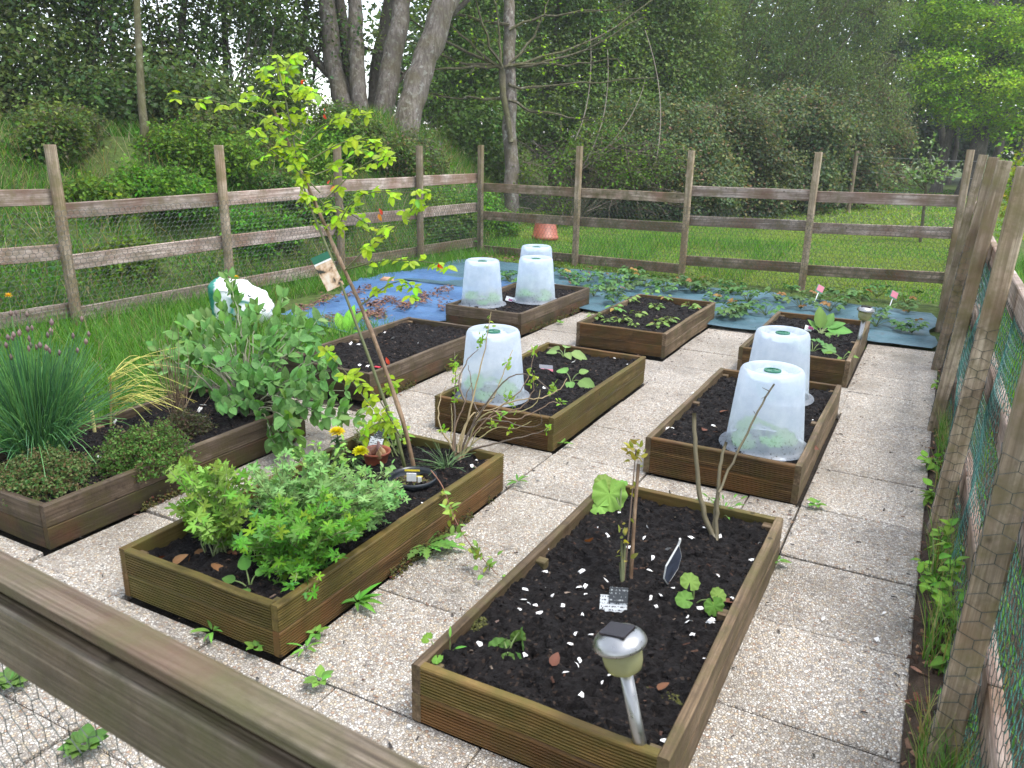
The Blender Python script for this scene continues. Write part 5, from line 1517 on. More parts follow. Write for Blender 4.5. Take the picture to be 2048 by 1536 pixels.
for x, y, d in SG:
    for rep in range(2):
        tp = at(x + rg.normal() * 12, y + rg.normal() * 10, d + rg.normal() * .08)
        s0 = b + np.array([rg.normal() * .04, rg.normal() * .05, 0])
        mid = s0 * .5 + tp * .5 + np.array([0, 0, .06])
        Q = bez([s0, mid, tp], 12)
        Q[1:-1] += rg.normal(size=(10, 3)) * .005
        sm.tube(Q, np.linspace(.007, .002, 12), 5, np.linspace(0, 1, 12)[:, None] * np.array([0.20, 0.24, 0.13]) + (1 - np.linspace(0, 1, 12)[:, None]) * np.array([0.10, 0.07, 0.05]), cap=False)
        ax = norm(Q[-1] - Q[-4])
        for q in range(5):
            c_ = Q[11 - q // 2] + ax * .01 - ax * .022 * (q // 2)
            s_ = norm(np.cross(ax, [math.sin(q * 1.6), math.cos(q * 1.6), .3]))
            for sg in (1, -1):
                P_.append(c_); D.append(norm(s_ * sg + ax * .5 + [0, 0, .1]))
dst0(sm, b).build('stems', M['stem'], t, smooth=True)
P_, D = np.array(P_), np.array(D)
n = len(P_)
# the leaves nearest the outside of the bush are the single pieces
order = np.argsort(-(np.linalg.norm(P_ - (b + [0, 0, .15]), axis=1) + rg.random(n) * .2))
SC = [(0.125, 0.24, 0.068), (0.095, 0.20, 0.050), (0.16, 0.27, 0.092), (0.13, 0.26, 0.055)]
s_ = rg.uniform(.05, .088, n)
leaf_parts(t, [leaf_mesh('sage', c_, 'leaf_big') for c_ in SC], P_[order], D[order], (np.array([.15, -.5, .9]) + rvec(n, rg) * .4)[order], s_[order], s_[order] * 1.1, rg, tpl='sage')

# ================================================================== OTHER BEDS
LT = (0.15, 0.26, 0.07)
seedling('lettuce_seedling', 'wilting pale seedling at the back of the centre bed', 'seedling', gp(1128, 712, SOIL_Z), [(10, .05, .03, .12, -.25), (170, .04, .04, .085, .0), (100, .03, .05, .08, .1), (220, .05, .03, .07, .1), (320, .03, .03, .07, -.2)], kind='wide', colr=(0.19, 0.30, 0.10), r=.004)
seedling('lettuce_seedling', 'pale seedling with three broad leaves in the middle of the centre bed', 'seedling', gp(1142, 762, SOIL_Z), [(150, .05, .04, .10, .1), (-20, .07, .02, .12, -.1), (40, .05, .05, .06, .3), (-70, .05, .01, .08, -.2)], kind='wide', colr=(0.16, 0.28, 0.08), r=.004)
t = card('foil_label', 'crumpled dark and red foil label in the centre bed', 'plant label', (*gp(1092, 742, SOIL_Z)[:2], SOIL_Z + .02), .09, .05, (-.9, .1, .6), 'packet')
MB().box((-.045, -.003, -.025), (.045, -.0012, -.008)).build('stripe', M['attr'], t).data.color_attributes[0].data.foreach_set('color', np.tile([0.30, 0.03, 0.07, 1], 8).astype(np.float32))
t = card('foil_label', 'crumpled white and pink foil label between two cloches in the far left bed', 'plant label', (*gp(1022, 603, SOIL_Z)[:2], SOIL_Z + .02), .10, .05, (-.8, .2, .3), 'card_white')
MB().box((-.02, -.003, -.02), (.03, -.0012, .0)).build('stripe', M['attr'], t).data.color_attributes[0].data.foreach_set('color', np.tile([0.30, 0.06, 0.16, 1], 8).astype(np.float32))
def small_plant(seed, n=12, ln=.07, kinds=('straw',), cols=((0.08, 0.20, 0.045), (0.12, 0.25, 0.06)), rise=.8, trif=True, spread=.10, old=0.1):
    rng = np.random.default_rng(seed)
    mb = MB()
    for k in range(n):
        a_ = k * 2.4 + rng.normal() * .3
        d_ = np.array([math.cos(a_), math.sin(a_), 0])
        ln_ = spread * rng.uniform(.35, 1.1)
        e_ = d_ * ln_ + np.array([0, 0, rise * spread * rng.uniform(.35, 1.0)])
        mb.tube(bez([(0, 0, 0), e_ * .5 + [0, 0, .015], e_], 4), [.0022, .002, .0018, .0016], 3, (0.14, 0.18, 0.06), cap=False)
        c_ = pick(cols, 1, rng=rng)[0] if rng.random() > old else np.array((0.30, 0.17, 0.06))
        v, f = T[kinds[rng.integers(len(kinds))]]
        nn = norm(np.array([0, 0, 1.0]) + d_ * .3 + rvec(1, rng)[0] * .35)
        angs = (-1.1, 0, 1.1) if trif else (0,)
        dd, sd = d_, np.cross(nn, d_)
        D_ = np.array([norm(dd * math.cos(q) + sd * math.sin(q) + [0, 0, -.1]) for q in angs])
        mb.scatter(v, f, frames(D_, np.repeat(nn[None], len(angs), 0), np.full(len(angs), ln * rng.uniform(.7, 1.15))), np.repeat(e_[None], len(angs), 0), np.repeat(c_[None], len(angs), 0))
    return mb.mesh('plant', M['leaf_big'], smooth=True)
STR = [small_plant(200 + k, 12 + k % 4, .050, cols=((0.05, 0.13, 0.035), (0.08, 0.185, 0.05), (0.12, 0.23, 0.07)), spread=.095, rise=1.15, old=.05) for k in range(5)]
SEE = [small_plant(220 + k, 14, .055, ('oval', 'wide'), ((0.17, 0.29, 0.07), (0.22, 0.33, 0.09), (0.13, 0.24, 0.06)), 1.1, False, .05, .06) for k in range(4)]
rg = np.random.default_rng(53)
for k, (x, y) in enumerate([(1188, 638), (1230, 627), (1261, 606), (1278, 632), (1311, 618), (1331, 603), (1302, 592), (1316, 656), (1337, 645), (1381, 615), (1416, 607), (1243, 648), (1214, 644), (1390, 622), (1265, 655)]):
    p = gp(x, y, SOIL_Z)
    o = inst('seedling', SEE[k % 4], None, (p[0], p[1], soil_z('F', p[0], p[1]) - .004), (0, 0, rg.random() * 6.28), rg.uniform(.75, 1.15) * (.6 if k > 11 else 1))
    tagset(o, 'small pale green seedling planted in the far middle bed', 'seedling', 'seedlings in the far middle bed')
sp = [(1250 + x * .39, 500 + y * .39) for x, y in [(100, 175), (30, 140), (280, 170), (360, 200), (200, 205), (545, 205), (460, 245), (630, 255), (545, 335), (600, 310), (720, 320), (780, 245), (900, 285), (960, 250), (1090, 235), (1290, 225), (1440, 265), (1450, 310), (1470, 410), (1290, 330), (1285, 380), (1050, 300), (850, 210), (1200, 255), (1010, 225), (1130, 270), (1420, 400)]] + \
     [(880 + x * .293, 440 + y * .293) for x, y in [(460, 390), (880, 385), (930, 430), (1010, 400), (1110, 380), (1220, 420), (1310, 385), (1130, 465), (1180, 470), (1420, 430), (1050, 500), (1210, 505), (1190, 550), (1550, 460), (1650, 430), (1720, 470), (1800, 450), (1310, 460), (1980, 480), (1910, 530), (1990, 640), (2030, 610), (830, 360), (480, 410)]]
for k, (x, y) in enumerate(sp):
    p = gp(x, y + 6, .03)
    o = inst('strawberry_plant', STR[k % 5], None, (p[0], p[1], .03), (0, 0, rg.random() * 6.28), rg.uniform(.95, 1.4))
    tagset(o, 'strawberry plant growing through the teal fabric by the back fence', 'strawberry', 'strawberry plants in the teal fabric')
for x, y, lb in ((1640, 578, 'pink and green seed label among the strawberry plants behind the far right bed'), (1788, 590, 'bright pink label near the right end of the strawberry plants')):
    t = card('picture_label', lb, 'plant label', at(x, y, 7.9 if x < 1700 else 7.7), .075, .09, (-.7, .45, .3), 'green_plastic')
    n_ = MB().box((-.030, -.003, -.03), (.034, -.0012, .04)).build('picture', M['attr'], t)
    n_.data.color_attributes[0].data.foreach_set('color', np.tile([0.42, 0.12, 0.17, 1], 8).astype(np.float32))
    MB().box((-.004, .001, -.16), (.004, .0028, -.04)).build('stake', M['card_white'], t)
# chard and seedlings in the far right bed
seedling('chard', 'leafy chard with long crinkled leaves in the far right bed', 'chard', gp(1640, 668, SOIL_Z), [(110, .02, .04, .17, 1.2), (60, .03, .04, .15, .9), (10, .05, .04, .17, .1), (-30, .05, .02, .18, -.15), (160, .03, .03, .10, .8), (30, .05, .05, .14, .4)], kind='sage', colr=(0.12, 0.25, 0.055), stemc=(0.28, 0.34, 0.14), r=.006)
seedling('squash_seedling', 'low grey green squash seedling at the front of the far right bed', 'squash plant', gp(1625, 703, SOIL_Z), [(170, .07, .05, .09, 0), (60, .06, .05, .08, 0), (0, .06, .03, .08, 0), (230, .04, .03, .07, 0), (110, .06, .06, .07, .2)], colr=(0.13, 0.25, 0.09))
seedling('squash_seedling', 'small thin seedling near the right front corner of the far right bed', 'squash plant', gp(1685, 718, SOIL_Z), [(170, .07, .03, .06, 0), (60, .05, .04, .05, 0), (0, .05, .03, .05, 0), (260, .04, .02, .06, 0)], kind='oval', colr=(0.13, 0.25, 0.05))
t = card('foil_label', 'small turquoise and pink label lying in the far right bed', 'plant label', (*gp(1618, 662, SOIL_Z)[:2], SOIL_Z + .02), .07, .05, (-.8, .2, .2), 'card_white')
MB().box((-.01, -.003, -.005), (.03, -.0012, .022)).build('stripe', M['attr'], t).data.color_attributes[0].data.foreach_set('color', np.tile([0.45, 0.06, 0.22, 1], 8).astype(np.float32))
# seedlings under the cloches
for k, (p, lb) in enumerate(zip(CLP, ['young squash under the nearest cloche of the middle right bed', 'young squash under the half hidden cloche of the middle right bed', 'young squash under the cloche of the centre bed', 'young plant under the near left cloche of the far left bed', 'young plant under the right cloche of the far left bed', 'young plant under the farthest cloche'])):
    seedling('covered_seedling', lb, 'seedling', (p[0], p[1], SOIL_Z), [(20 + 70 * q + 25 * k, .05 + .02 * (q % 2), .05 + .02 * (q % 3), .09, .1) for q in range(5)], kind='squash', colr=(0.14, 0.30, 0.05))
# red label bits in the left middle bed
o = MB().box((-.02, -.012, 0), (.02, .012, .004), c=(0.5, 0.03, 0.05)).build('label_scrap', M['attr'], loc=(*gp(755, 738, SOIL_Z)[:2], SOIL_Z + .012))
tagset(o, 'red plastic scrap on the soil near the front of the left middle bed', 'plastic scrap')
# dock leaves beside the left middle bed
seedling('dock', 'bright dock leaves standing between the sky tinted fabric and the left middle bed', 'weed', gp(690, 672), [(100, .03, .03, .22, 1.2), (60, .04, .03, .21, 1.1), (150, .05, .03, .19, .9), (0, .04, .02, .12, .6), (200, .04, .02, .12, .4)], kind='lance', colr=(0.17, 0.36, 0.05), r=.004)
for o_ in bpy.data.objects:
    if o_.parent and o_.parent.name.startswith('dock') and o_.name.startswith('leaf'):
        o_.scale = (o_.scale[0], o_.scale[1] * 1.7, o_.scale[2])
# compost bag
b = np.array([*gp(487, 648)[:2], .0])
n1, n2 = 44, 28
th = np.linspace(0, 2 * math.pi, n1, endpoint=False)
ph = np.linspace(-math.pi / 2, math.pi / 2, n2)
sg = lambda x, e_: np.sign(x) * np.abs(x) ** e_
V, C = [], []
for p_ in ph:
    for t_ in th:
        x = .26 * sg(math.cos(p_), .5) * sg(math.cos(t_), .6)
        y = .15 * sg(math.cos(p_), .5) * sg(math.sin(t_), .6)
        z = .17 + .17 * sg(math.sin(p_), .6)
        V.append((x, y, z))
V = np.array(V)
V += (fbm(V * 9, 3, 4)[:, None] - .5) * np.array([.06, .06, .08]) + (.12 - np.abs(fbm(V * [14, 14, 22], 3, 6) - .5))[:, None] * np.array([.05, .07, .07])
V[:, 2] = np.maximum(V[:, 2] - .08 * V[:, 0] / .26 * (V[:, 2] > .15), 0.002)
band = (V[:, 0] < -.17) | ((np.abs(V[:, 0] + .02) < .035) & (V[:, 2] < .25) & (V[:, 1] < 0)) | ((fbm(V * [30, 30, 60], 2, 8) > .64) & (np.abs(V[:, 2] - .2) < .05) & (V[:, 0] > .02) & (V[:, 0] < .18) & (V[:, 1] < 0))
C = np.where(band[:, None], np.array([[0.03, 0.22, 0.16]]), np.array([[0.80, 0.82, 0.82]]))
i = np.arange(n2 - 1)[:, None] * n1
j = np.arange(n1)[None]
o = MB().add(V, np.stack([i + j, i + (j + 1) % n1, i + n1 + (j + 1) % n1, i + n1 + j], -1).reshape(-1, 4), C).build('compost_bag', m_plain('bag_print', (1, 1, 1), .25, var=.05, scale=8, attr=True), smooth=True, loc=b)
o.rotation_euler = (0, 0, .35)
o.location = (b[0], b[1], .01)
tagset(o, 'white compost bag with green print lying behind the sage bush', 'bag')
# upturned terracotta pot outside the fence and a shard by the fabric
b = np.array([*gp(1090, 478)[:2], 0.0])
t = thing('flower_pot', 'upturned terracotta pot on the grass behind the back fence', 'plant pot', b)
MB().lathe([(.215, .0), (.222, .004), (.222, .05), (.208, .054), (.158, .335), (.150, .345), (.0005, .346)], 32).build('pot', M['terracotta'], t, smooth=True)
mb = MB().lathe([(.0005, .0), (.05, .0), (.075, .02), (.07, .05), (.04, .075), (.0005, .08)], 9)
mb.V[0] = mb.V[0] * [1.3, .8, 1] + (fbm(mb.V[0] * 14, 2, 1)[:, None] - .5) * .04
o = mb.build('broken_pot', m_plain('pale_terracotta', (0.42, 0.24, 0.14), .8, var=.2), loc=(*gp(775, 568)[:2], 0.0))
tagset(o, 'pale piece of broken terracotta at the edge of the sky tinted fabric', 'shard')
# yellow flowers in the grass
for x, y, d, lb in ((17, 592, 6.0, 'yellow dandelion flower in the grass at the left edge'), (472, 555, 7.4, 'yellow dandelion flower in the grass behind the sage')):
    p = at(x, y, d)
    z0 = float(terrain(p[0], p[1])[0])
    b = np.array([p[0], p[1], z0])
    t = thing('dandelion_flower', lb, 'flower', b)
    MB().tube([(0, 0, 0), (0.005, 0, (p[2] - z0) * .5), (0, 0, p[2] - z0)], .003, 5, (0.15, 0.22, 0.07)).build('stem', M['stem'], t)
    n = 40
    th = np.arange(n) * 2.4
    el = .1 + 1.2 * np.arange(n) / n
    d_ = np.stack([np.cos(th) * np.cos(el), np.sin(th) * np.cos(el), np.sin(el)], -1)
    MB().scatter(*T['lance'], frames(d_, np.repeat(np.array([[0, 0, 1.0]]), n, 0) + rvec(n) * .2, np.full(n, .03)), np.repeat(np.array([[0, 0, p[2] - z0]]), n, 0), pick([(0.85, 0.55, 0.02), (0.85, 0.65, 0.03)], n)).build('flower_head', M['flower'], t)
# moss cushions in the front right bed and along the feet of the old beds
def moss(label, ctr, rx, ry, n, seed, z):
    rng = np.random.default_rng(seed)
    r_ = np.sqrt(rng.random(n)); th_ = rng.random(n) * 6.283
    P_ = np.stack([rx * r_ * np.cos(th_), ry * r_ * np.sin(th_), .014 * (1 - r_ ** 2) * rng.random(n)], -1)
    mb = MB().scatter(octa_v, octa_f, frames(rvec(n, rng), rvec(n, rng), rng.uniform(.003, .007, n)), P_, pick([(0.07, 0.075, 0.015), (0.10, 0.10, 0.02), (0.05, 0.05, 0.012)], n, rng=rng))
    tagset(mb.build('moss_cushion', M['moss'], loc=(ctr[0], ctr[1], z)), label, 'moss')
moss('moss cushion by the left board of the front right bed, near the middle', gp(985, 1210, SOIL_Z), .045, .05, 420, 1, SOIL_Z)
moss('moss cushion by the left board of the front right bed, nearest the camera', gp(955, 1248, SOIL_Z), .04, .045, 380, 2, SOIL_Z)
moss('moss patch near the right board of the front right bed', gp(1325, 1395, SOIL_Z), .06, .04, 380, 3, SOIL_Z - .004)
for k, (u, v0, v1, lb) in enumerate([(-2.912, 1.75, 2.5, 'moss along the foot of the left bed'), (-2.966, 3.9, 4.9, 'reddish moss along the foot of the left middle bed'), (-2.99, 5.95, 7.0, 'moss along the foot of the far left bed'), (-1.64, 2.0, 2.9, 'moss along the foot of the geranium bed side')]):
    rng = np.random.default_rng(300 + k)
    n = 900
    P_ = np.stack([np.abs(rng.normal(size=n)) * .012, rng.uniform(v0, v1, n) - v0, np.abs(rng.normal(size=n)) * .018], -1)
    P_ = P_[fbm(P_ * [1, 5, 0] + k, 3, 5) > .47]
    n = len(P_)
    mb = MB().scatter(octa_v, octa_f, frames(rvec(n, rng), rvec(n, rng), rng.uniform(.003, .008, n)), P_, pick([(0.07, 0.075, 0.015), (0.12, 0.10, 0.02), (0.05, 0.045, 0.014), (0.13, 0.04, 0.02)], n, [.4, .25, .2, .15], rng=rng))
    tagset(mb.build('moss_strip', M['moss'], loc=(u, v0, .002)), lb, 'moss', kind='stuff')

# curled brown dead leaves on the soil
rng = np.random.default_rng(61)
for key, lst, lb in (('D', [(308, 1087), (311, 1107), (380, 1110), (389, 1103), (430, 1130), (345, 1125), (455, 1105)], 'curled brown dead leaf on the soil at the front of the geranium bed'), ('A', [(1104, 1343), (1315, 1397), (1475, 1215), (1250, 1205), (1180, 1080)], 'curled brown dead leaf on the soil of the front right bed'),
                     ('B', [(1440, 825), (1620, 890), (1405, 868)], 'curled brown dead leaf on the soil of the middle right bed')):
    for x, y in lst:
        p = gp(x, y, SOIL_Z)
        o = inst('dead_leaf', leaf_mesh('wide', (0.16, 0.065, 0.035), 'leaf_big'), None, (p[0], p[1], soil_z(key, p[0], p[1]) + .008), (rng.normal() * .5, rng.normal() * .5, rng.random() * 6.28), rng.uniform(.04, .06))
        tagset(o, lb, 'leaf', 'dead leaves on the soil')
# ================================================================== TREES, HEDGE AND GRASS
kite_v = np.array([(0, 0, 0), (.42, .5, .10), (1, 0, -.06), (.42, -.5, .10)], float)
kite_f = np.array([(0, 2, 1), (0, 3, 2)])
def blob_points(blobs, n, rng, shell=0.6):
    wts = np.array([b[1][0] * b[1][1] * b[1][2] for b in blobs]) ** 0.75
    k = rng.choice(len(blobs), n, p=wts / wts.sum())
    C_ = np.array([b[0] for b in blobs])[k]
    R_ = np.array([b[1] for b in blobs])[k]
    d = rvec(n, rng)
    rad = rng.random(n) ** (1 / 3) * (1 - shell) + shell * rng.random(n) ** 0.15
    return C_ + d * R_ * rad[:, None], d
def leaf_cloud(mb, blobs, nclump, per, size, cols, p=None, seed=0, sigma=0.16, up=0.7, shell=0.6, aspect=0.75, flat=1.0, amt=0.28, droop=0.15, reject=None):
    rng = np.random.default_rng(seed)
    cp, cdir = blob_points(blobs, nclump, rng, shell)
    if reject is not None:
        keep = ~reject(cp)
        cp, cdir = cp[keep], cdir[keep]
        nclump = len(cp)
    ctone = 1 + (rng.random(nclump) - 0.5) * 0.5
    n = nclump * per
    k = np.repeat(np.arange(nclump), per)
    off = rng.normal(size=(n, 3)) * sigma * [1, 1, flat]
    P_ = cp[k] + off
    nrm = norm(np.array([0, 0, up]) + cdir[k] * 0.35 + rng.normal(size=(n, 3)) * 0.45)
    D = norm(np.cross(nrm, rvec(n, rng)) + np.array([0, 0, -droop]))
    s_ = size * rng.uniform(0.6, 1.25, n)
    chue = 1 + rng.normal(size=(nclump, 3)) * [.14, .05, .16]
    C = np.clip(pick(cols, n, p, amt, rng) * (ctone[:, None] * chue)[k], 0, 1)
    mb.scatter(kite_v, kite_f, frames(D, nrm, s_, s_ * aspect), P_, C)
    return cp
def wander(a_, b_, n=6, amp=0.1, rng=RNG):
    a_, b_ = np.array(a_, float), np.array(b_, float)
    t_ = np.linspace(0, 1, n)[:, None]
    ln = np.linalg.norm(b_ - a_)
    off = np.cumsum(rng.normal(size=(n, 3)), 0) * amp * ln / n
    off = off - off[0] - t_ * (off[-1] - off[0])
    return a_ + (b_ - a_) * t_ + off
def twigs(mb, starts, ends, r0, r1, colr, rng, amp=0.15, n=5, sides=3):
    for a_, b_ in zip(starts, ends):
        mb.tube(wander(a_, b_, n, amp, rng), np.linspace(r0, r1, n), sides, colr, cap=False)
def ground_at(p):
    return np.array([p[0], p[1], float(terrain(p[0], p[1])[0])])
def dst(mb, base):
    mb.V = [v_ - np.asarray(base)[None] for v_ in mb.V]
    return mb

def tree(name, label, cat, base, trunks, blobs, nclump, per, size, cols, p=None, seed=0, mat='leaf_dark', bark='bark_dark', ntwig=40, twig_r=0.012, group=None, **kw):
    base = np.asarray(base, float)
    t = thing(name, label, cat, base, group=group)
    rng = np.random.default_rng(seed + 100)
    for pts, r0, r1 in trunks:
        k = len(pts)
        tt = np.linspace(0, 1, k)
        fine = np.linspace(0, 1, max(8, k * 3))
        P_ = np.stack([np.interp(fine, tt, np.array(pts)[:, q]) for q in range(3)], -1)
        P_[1:-1] += rng.normal(size=(len(P_) - 2, 3)) * r0 * 0.10
        rr = r0 + (r1 - r0) * fine
        rr = rr * (1 + 0.5 * np.exp(-fine * 14)) * (1 + rng.normal(size=len(fine)) * 0.04)
        dst(MB().tube(P_, rr, 10), base).build('trunk', M[bark], t, smooth=True)
    mb = MB()
    cp = leaf_cloud(mb, blobs, nclump, per, size, cols, p, seed, **kw)
    dst(mb, base).build('crown', M[mat], t)
    if ntwig:
        mb = MB()
        src = np.concatenate([np.array(tr[0])[1:] for tr in trunks]) if trunks else base[None]
        ends = cp[rng.choice(len(cp), min(ntwig, len(cp)), replace=False)]
        for e_ in ends:
            d_ = np.linalg.norm(src - e_, axis=1) + rng.random(len(src)) * 0.8
            a_ = src[np.argmin(d_)]
            mb.tube(wander(a_, e_, 6, 0.22, rng), np.linspace(twig_r * 1.5, twig_r * 0.4, 6), 4, (1, 1, 1), cap=False)
        dst(mb, base).build('branches', M[bark], t)['kind'] = 'stuff'
    return t

DK = [(0.060, 0.115, 0.030), (0.090, 0.160, 0.038), (0.135, 0.215, 0.046), (0.095, 0.105, 0.05)]
MID = [(0.105, 0.205, 0.032), (0.14, 0.26, 0.04), (0.08, 0.15, 0.03)]
BRI = [(0.24, 0.46, 0.045), (0.31, 0.54, 0.055), (0.18, 0.36, 0.04)]
# ---- the hedge of shrubs on top of the bank, left
hl = ['dark hedge shrub at the far left edge, standing on the bank', 'dark leafy shrub on the bank behind the first fence bay', 'hawthorn shrub with bright tips left of the slim brown trunk',
      'hawthorn shrub right of the slim brown trunk, sky showing through it', 'leafy shrub on the bank behind the second fence post', 'thin shrub left of the grey trunks with gaps of white sky']
for i, (x, d) in enumerate([(-170, 11.0), (15, 11.3), (175, 11.8), (335, 12.2), (470, 12.8), (590, 14.5)]):
    b = ground_at(at(x, 270, d))
    rg = random.Random(i)
    cx = at(x, 120, d)
    blobs = []
    for k in range(9):
        q = at(x + rg.uniform(-95, 95), rg.uniform(-190, 250 if i < 5 else 120), d + rg.uniform(-.7, .7))
        blobs.append((q, (rg.uniform(.35, .75), rg.uniform(.35, .75), rg.uniform(.3, .6))))
    blobs.append((at(x, -330, d), (1.3, 1.3, 1.0)))
    for k in range(4 if i < 5 else 2):
        blobs.append((at(x + rg.uniform(-90, 90), rg.uniform(170, 265), d - rg.uniform(.2, .9)), (.55, .55, .38)))
    tr = [([b - [0, 0, .1], b + (cx - b) * .5 + [rg.uniform(-.2, .2), 0, 0], np.array(at(x + rg.uniform(-60, 60), -250, d))], 0.07, 0.03)]
    for k in range(4):
        s_ = b + np.array([rg.uniform(-.5, .5), rg.uniform(-.5, .5), 0])
        tr.append(([ground_at(s_) - [0, 0, .1], (s_ + at(x + rg.uniform(-90, 90), 60, d)) / 2, at(x + rg.uniform(-110, 110), -120, d)], 0.028, 0.012))
    tree('hedge_shrub', hl[i], 'shrub', b, tr, blobs, [800, 840, 780, 680, 660, 400][i], 40, 0.079, DK + [(0.10, 0.18, 0.03)], [.3, .3, .2, .08, .12], seed=20 + i, ntwig=70, twig_r=0.010,
         group='hedge shrubs on the bank', sigma=0.17, shell=0.35)
# slim brown trunk in front of the hedge
b = ground_at(at(290, 300, 9.9))
tree('sapling', 'slim straight brown trunk of a sapling on the bank, left of centre', 'tree', b,
     [([b - [0, 0, .15], at(283, 180, 9.9), at(276, 60, 9.9), at(268, -160, 9.9)], 0.052, 0.035)], [(at(250, -220, 9.9), (.9, .9, .6))], 60, 20, 0.07, MID, seed=40, bark='bark_moss', ntwig=14, twig_r=.008)
# ---- the cluster of thick grey stems
stems = [([(700, 250), (668, 140), (654, 0), (640, -220)], 14.0, 0.165, 0.13), ([(708, 248), (694, 110), (678, 0), (660, -220)], 14.6, 0.125, 0.10),
         ([(722, 258), (714, 120), (708, 0), (704, -240)], 13.9, 0.135, 0.115), ([(742, 258), (758, 110), (782, 0), (810, -220)], 14.6, 0.13, 0.11),
         ([(762, 262), (782, 130), (806, 0), (845, -240)], 13.9, 0.175, 0.16), ([(806, 285), (838, 150), (893, 0), (965, -200)], 13.6, 0.215, 0.19)]
b = ground_at(at(755, 262, 13.9))
t = thing('multi_stemmed_tree', 'old tree of six thick grey stems growing on the bank', 'tree', b)
rg = np.random.default_rng(5)
for k, (px, d, r0, r1) in enumerate(stems):
    P_ = np.array([at(x, y, d) for x, y in px])
    g0 = ground_at(P_[0])
    P_ = np.concatenate([[[g0[0], g0[1], min(g0[2], P_[0][2]) - .25]], P_])
    tt = np.concatenate([[0], np.cumsum(np.linalg.norm(np.diff(P_, axis=0), axis=1))])
    fi = np.linspace(0, tt[-1], 22)
    Q = np.stack([np.interp(fi, tt, P_[:, q]) for q in range(3)], -1)
    Q[2:-1] += rg.normal(size=(19, 3)) * r0 * 0.07
    rr = (r0 + (r1 - r0) * fi / fi[-1]) * (1 + 0.32 * np.exp(-fi * 2.6)) * (1 + rg.normal(size=22) * .035)
    mb = MB().tube(Q, rr, 14)
    V = np.concatenate(mb.V)
    V += norm(V - np.repeat(Q, 14, 0)) * ((fbm(V * [5, 5, 2], 3, 3) - .5) * r0 * .3)[:, None]
    mb.V = [V]
    dst(mb, b).build('trunk', M['bark_dark' if k in (1, 3) else 'bark'], t, smooth=True)
mb = MB()
for (x0, y0), (x1, y1), r_ in [((660, 150), (560, 20), .08), ((790, 110), (715, 90), .05), ((838, 170), (780, 130), .04), ((668, 100), (610, 30), .05), ((770, 190), (880, 90), .04), ((890, 40), (1010, -60), .06), ((654, 0), (480, -160), .08)]:
    mb.tube(wander(at(x0, y0, 14), at(x1, y1, 14.2), 8, .12, rg), np.linspace(r_, r_ * .4, 8), 6, (1, 1, 1), cap=False)
dst(mb, b).build('limbs', M['bark_dark'], t, smooth=True)
mb = MB()
leaf_cloud(mb, [(at(640, -60, 14.5), (1.6, 1.2, .7)), (at(560, 40, 15), (.8, .9, .9)), (at(860, -40, 14.6), (1.3, 1.2, .7)), (at(610, 120, 15.5), (.7, .6, .8)), (at(740, -260, 14.2), (2.8, 2.4, 1.4)), (at(820, 160, 16), (.7, .7, .8))],
           250, 30, 0.085, MID, seed=44, sigma=.2, shell=.3)
dst(mb, b).build('crown', M['leaf_dark'], t)
mb = MB()
rgm = np.random.default_rng(77)
# root mound: moss, ivy and earth clumped round the feet of the stems
bl = [(at(x, y, 13.3) , (.35, .35, .22)) for x, y in ((690, 275), (740, 285), (790, 300), (830, 300), (760, 320), (850, 330))]
leaf_cloud(mb, bl, 330, 26, 0.055, DK + [(0.09, 0.075, 0.03)], seed=45, sigma=.13, shell=.6)
dst(mb, b).build('ivy', M['leaf_dark'], t)

# ---- lone tree with a whorl of bare mossy branches
b = np.array([*at(1022, 440, 15.3)[:2], -0.02])
t = thing('young_tree', 'straight grey young tree with a whorl of bare mossy branches behind the fence corner', 'tree', b)
rg = np.random.default_rng(6)
P_ = np.array([b - [0, 0, .1], at(1022, 380, 15.3), at(1021, 250, 15.3), at(1019, 130, 15.3), at(1018, 0, 15.3), at(1015, -200, 15.3)])
Q = np.stack([np.interp(np.linspace(0, 5, 24), np.arange(6), P_[:, q]) for q in range(3)], -1)
Q[1:-1] += rg.normal(size=(22, 3)) * .016
dst(MB().tube(Q, np.linspace(.155, .095, 24) * (1 + rg.normal(size=24) * .03), 12), b).build('trunk', M['bark'], t, smooth=True)
P_ = np.array([at(1022, 285, 15.15), at(1016, 240, 15.1), at(1006, 190, 15.1), at(1004, 140, 15.1)])
dst(MB().tube(np.stack([np.interp(np.linspace(0, 3, 10), np.arange(4), P_[:, q]) for q in range(3)], -1), np.linspace(.05, .07, 10), 8), b).build('trunk', M['bark_moss'], t, smooth=True)
br = [((1005, 138), (930, 75), (872, -5), 14.6), ((1005, 138), (862, 66), (760, 0), 15.6), ((1003, 138), (995, 60), (982, -30), 15.0), ((1010, 138), (1072, 62), (1108, -30), 15.4), ((1010, 134), (1150, 105), (1290, 30), 14.6),
      ((1004, 134), (900, 118), (790, 66), 15.0), ((1016, 168), (1100, 174), (1310, 150), 15.6), ((1014, 196), (930, 197), (858, 186), 15.2), ((1020, 130), (1120, 130), (1240, 118), 14.2), ((1004, 130), (880, 140), (780, 150), 14.4),
      ((1012, 134), (1180, 80), (1330, -20), 15.9), ((1006, 136), (960, 40), (950, -60), 14.2), ((1018, 60), (1100, 30), (1230, 20), 15.2), ((1018, 200), (1090, 225), (1180, 240), 15.0), ((1018, 50), (900, 20), (840, -40), 15.4)]
mb, lf = MB(), MB()
budp, budd = [], []
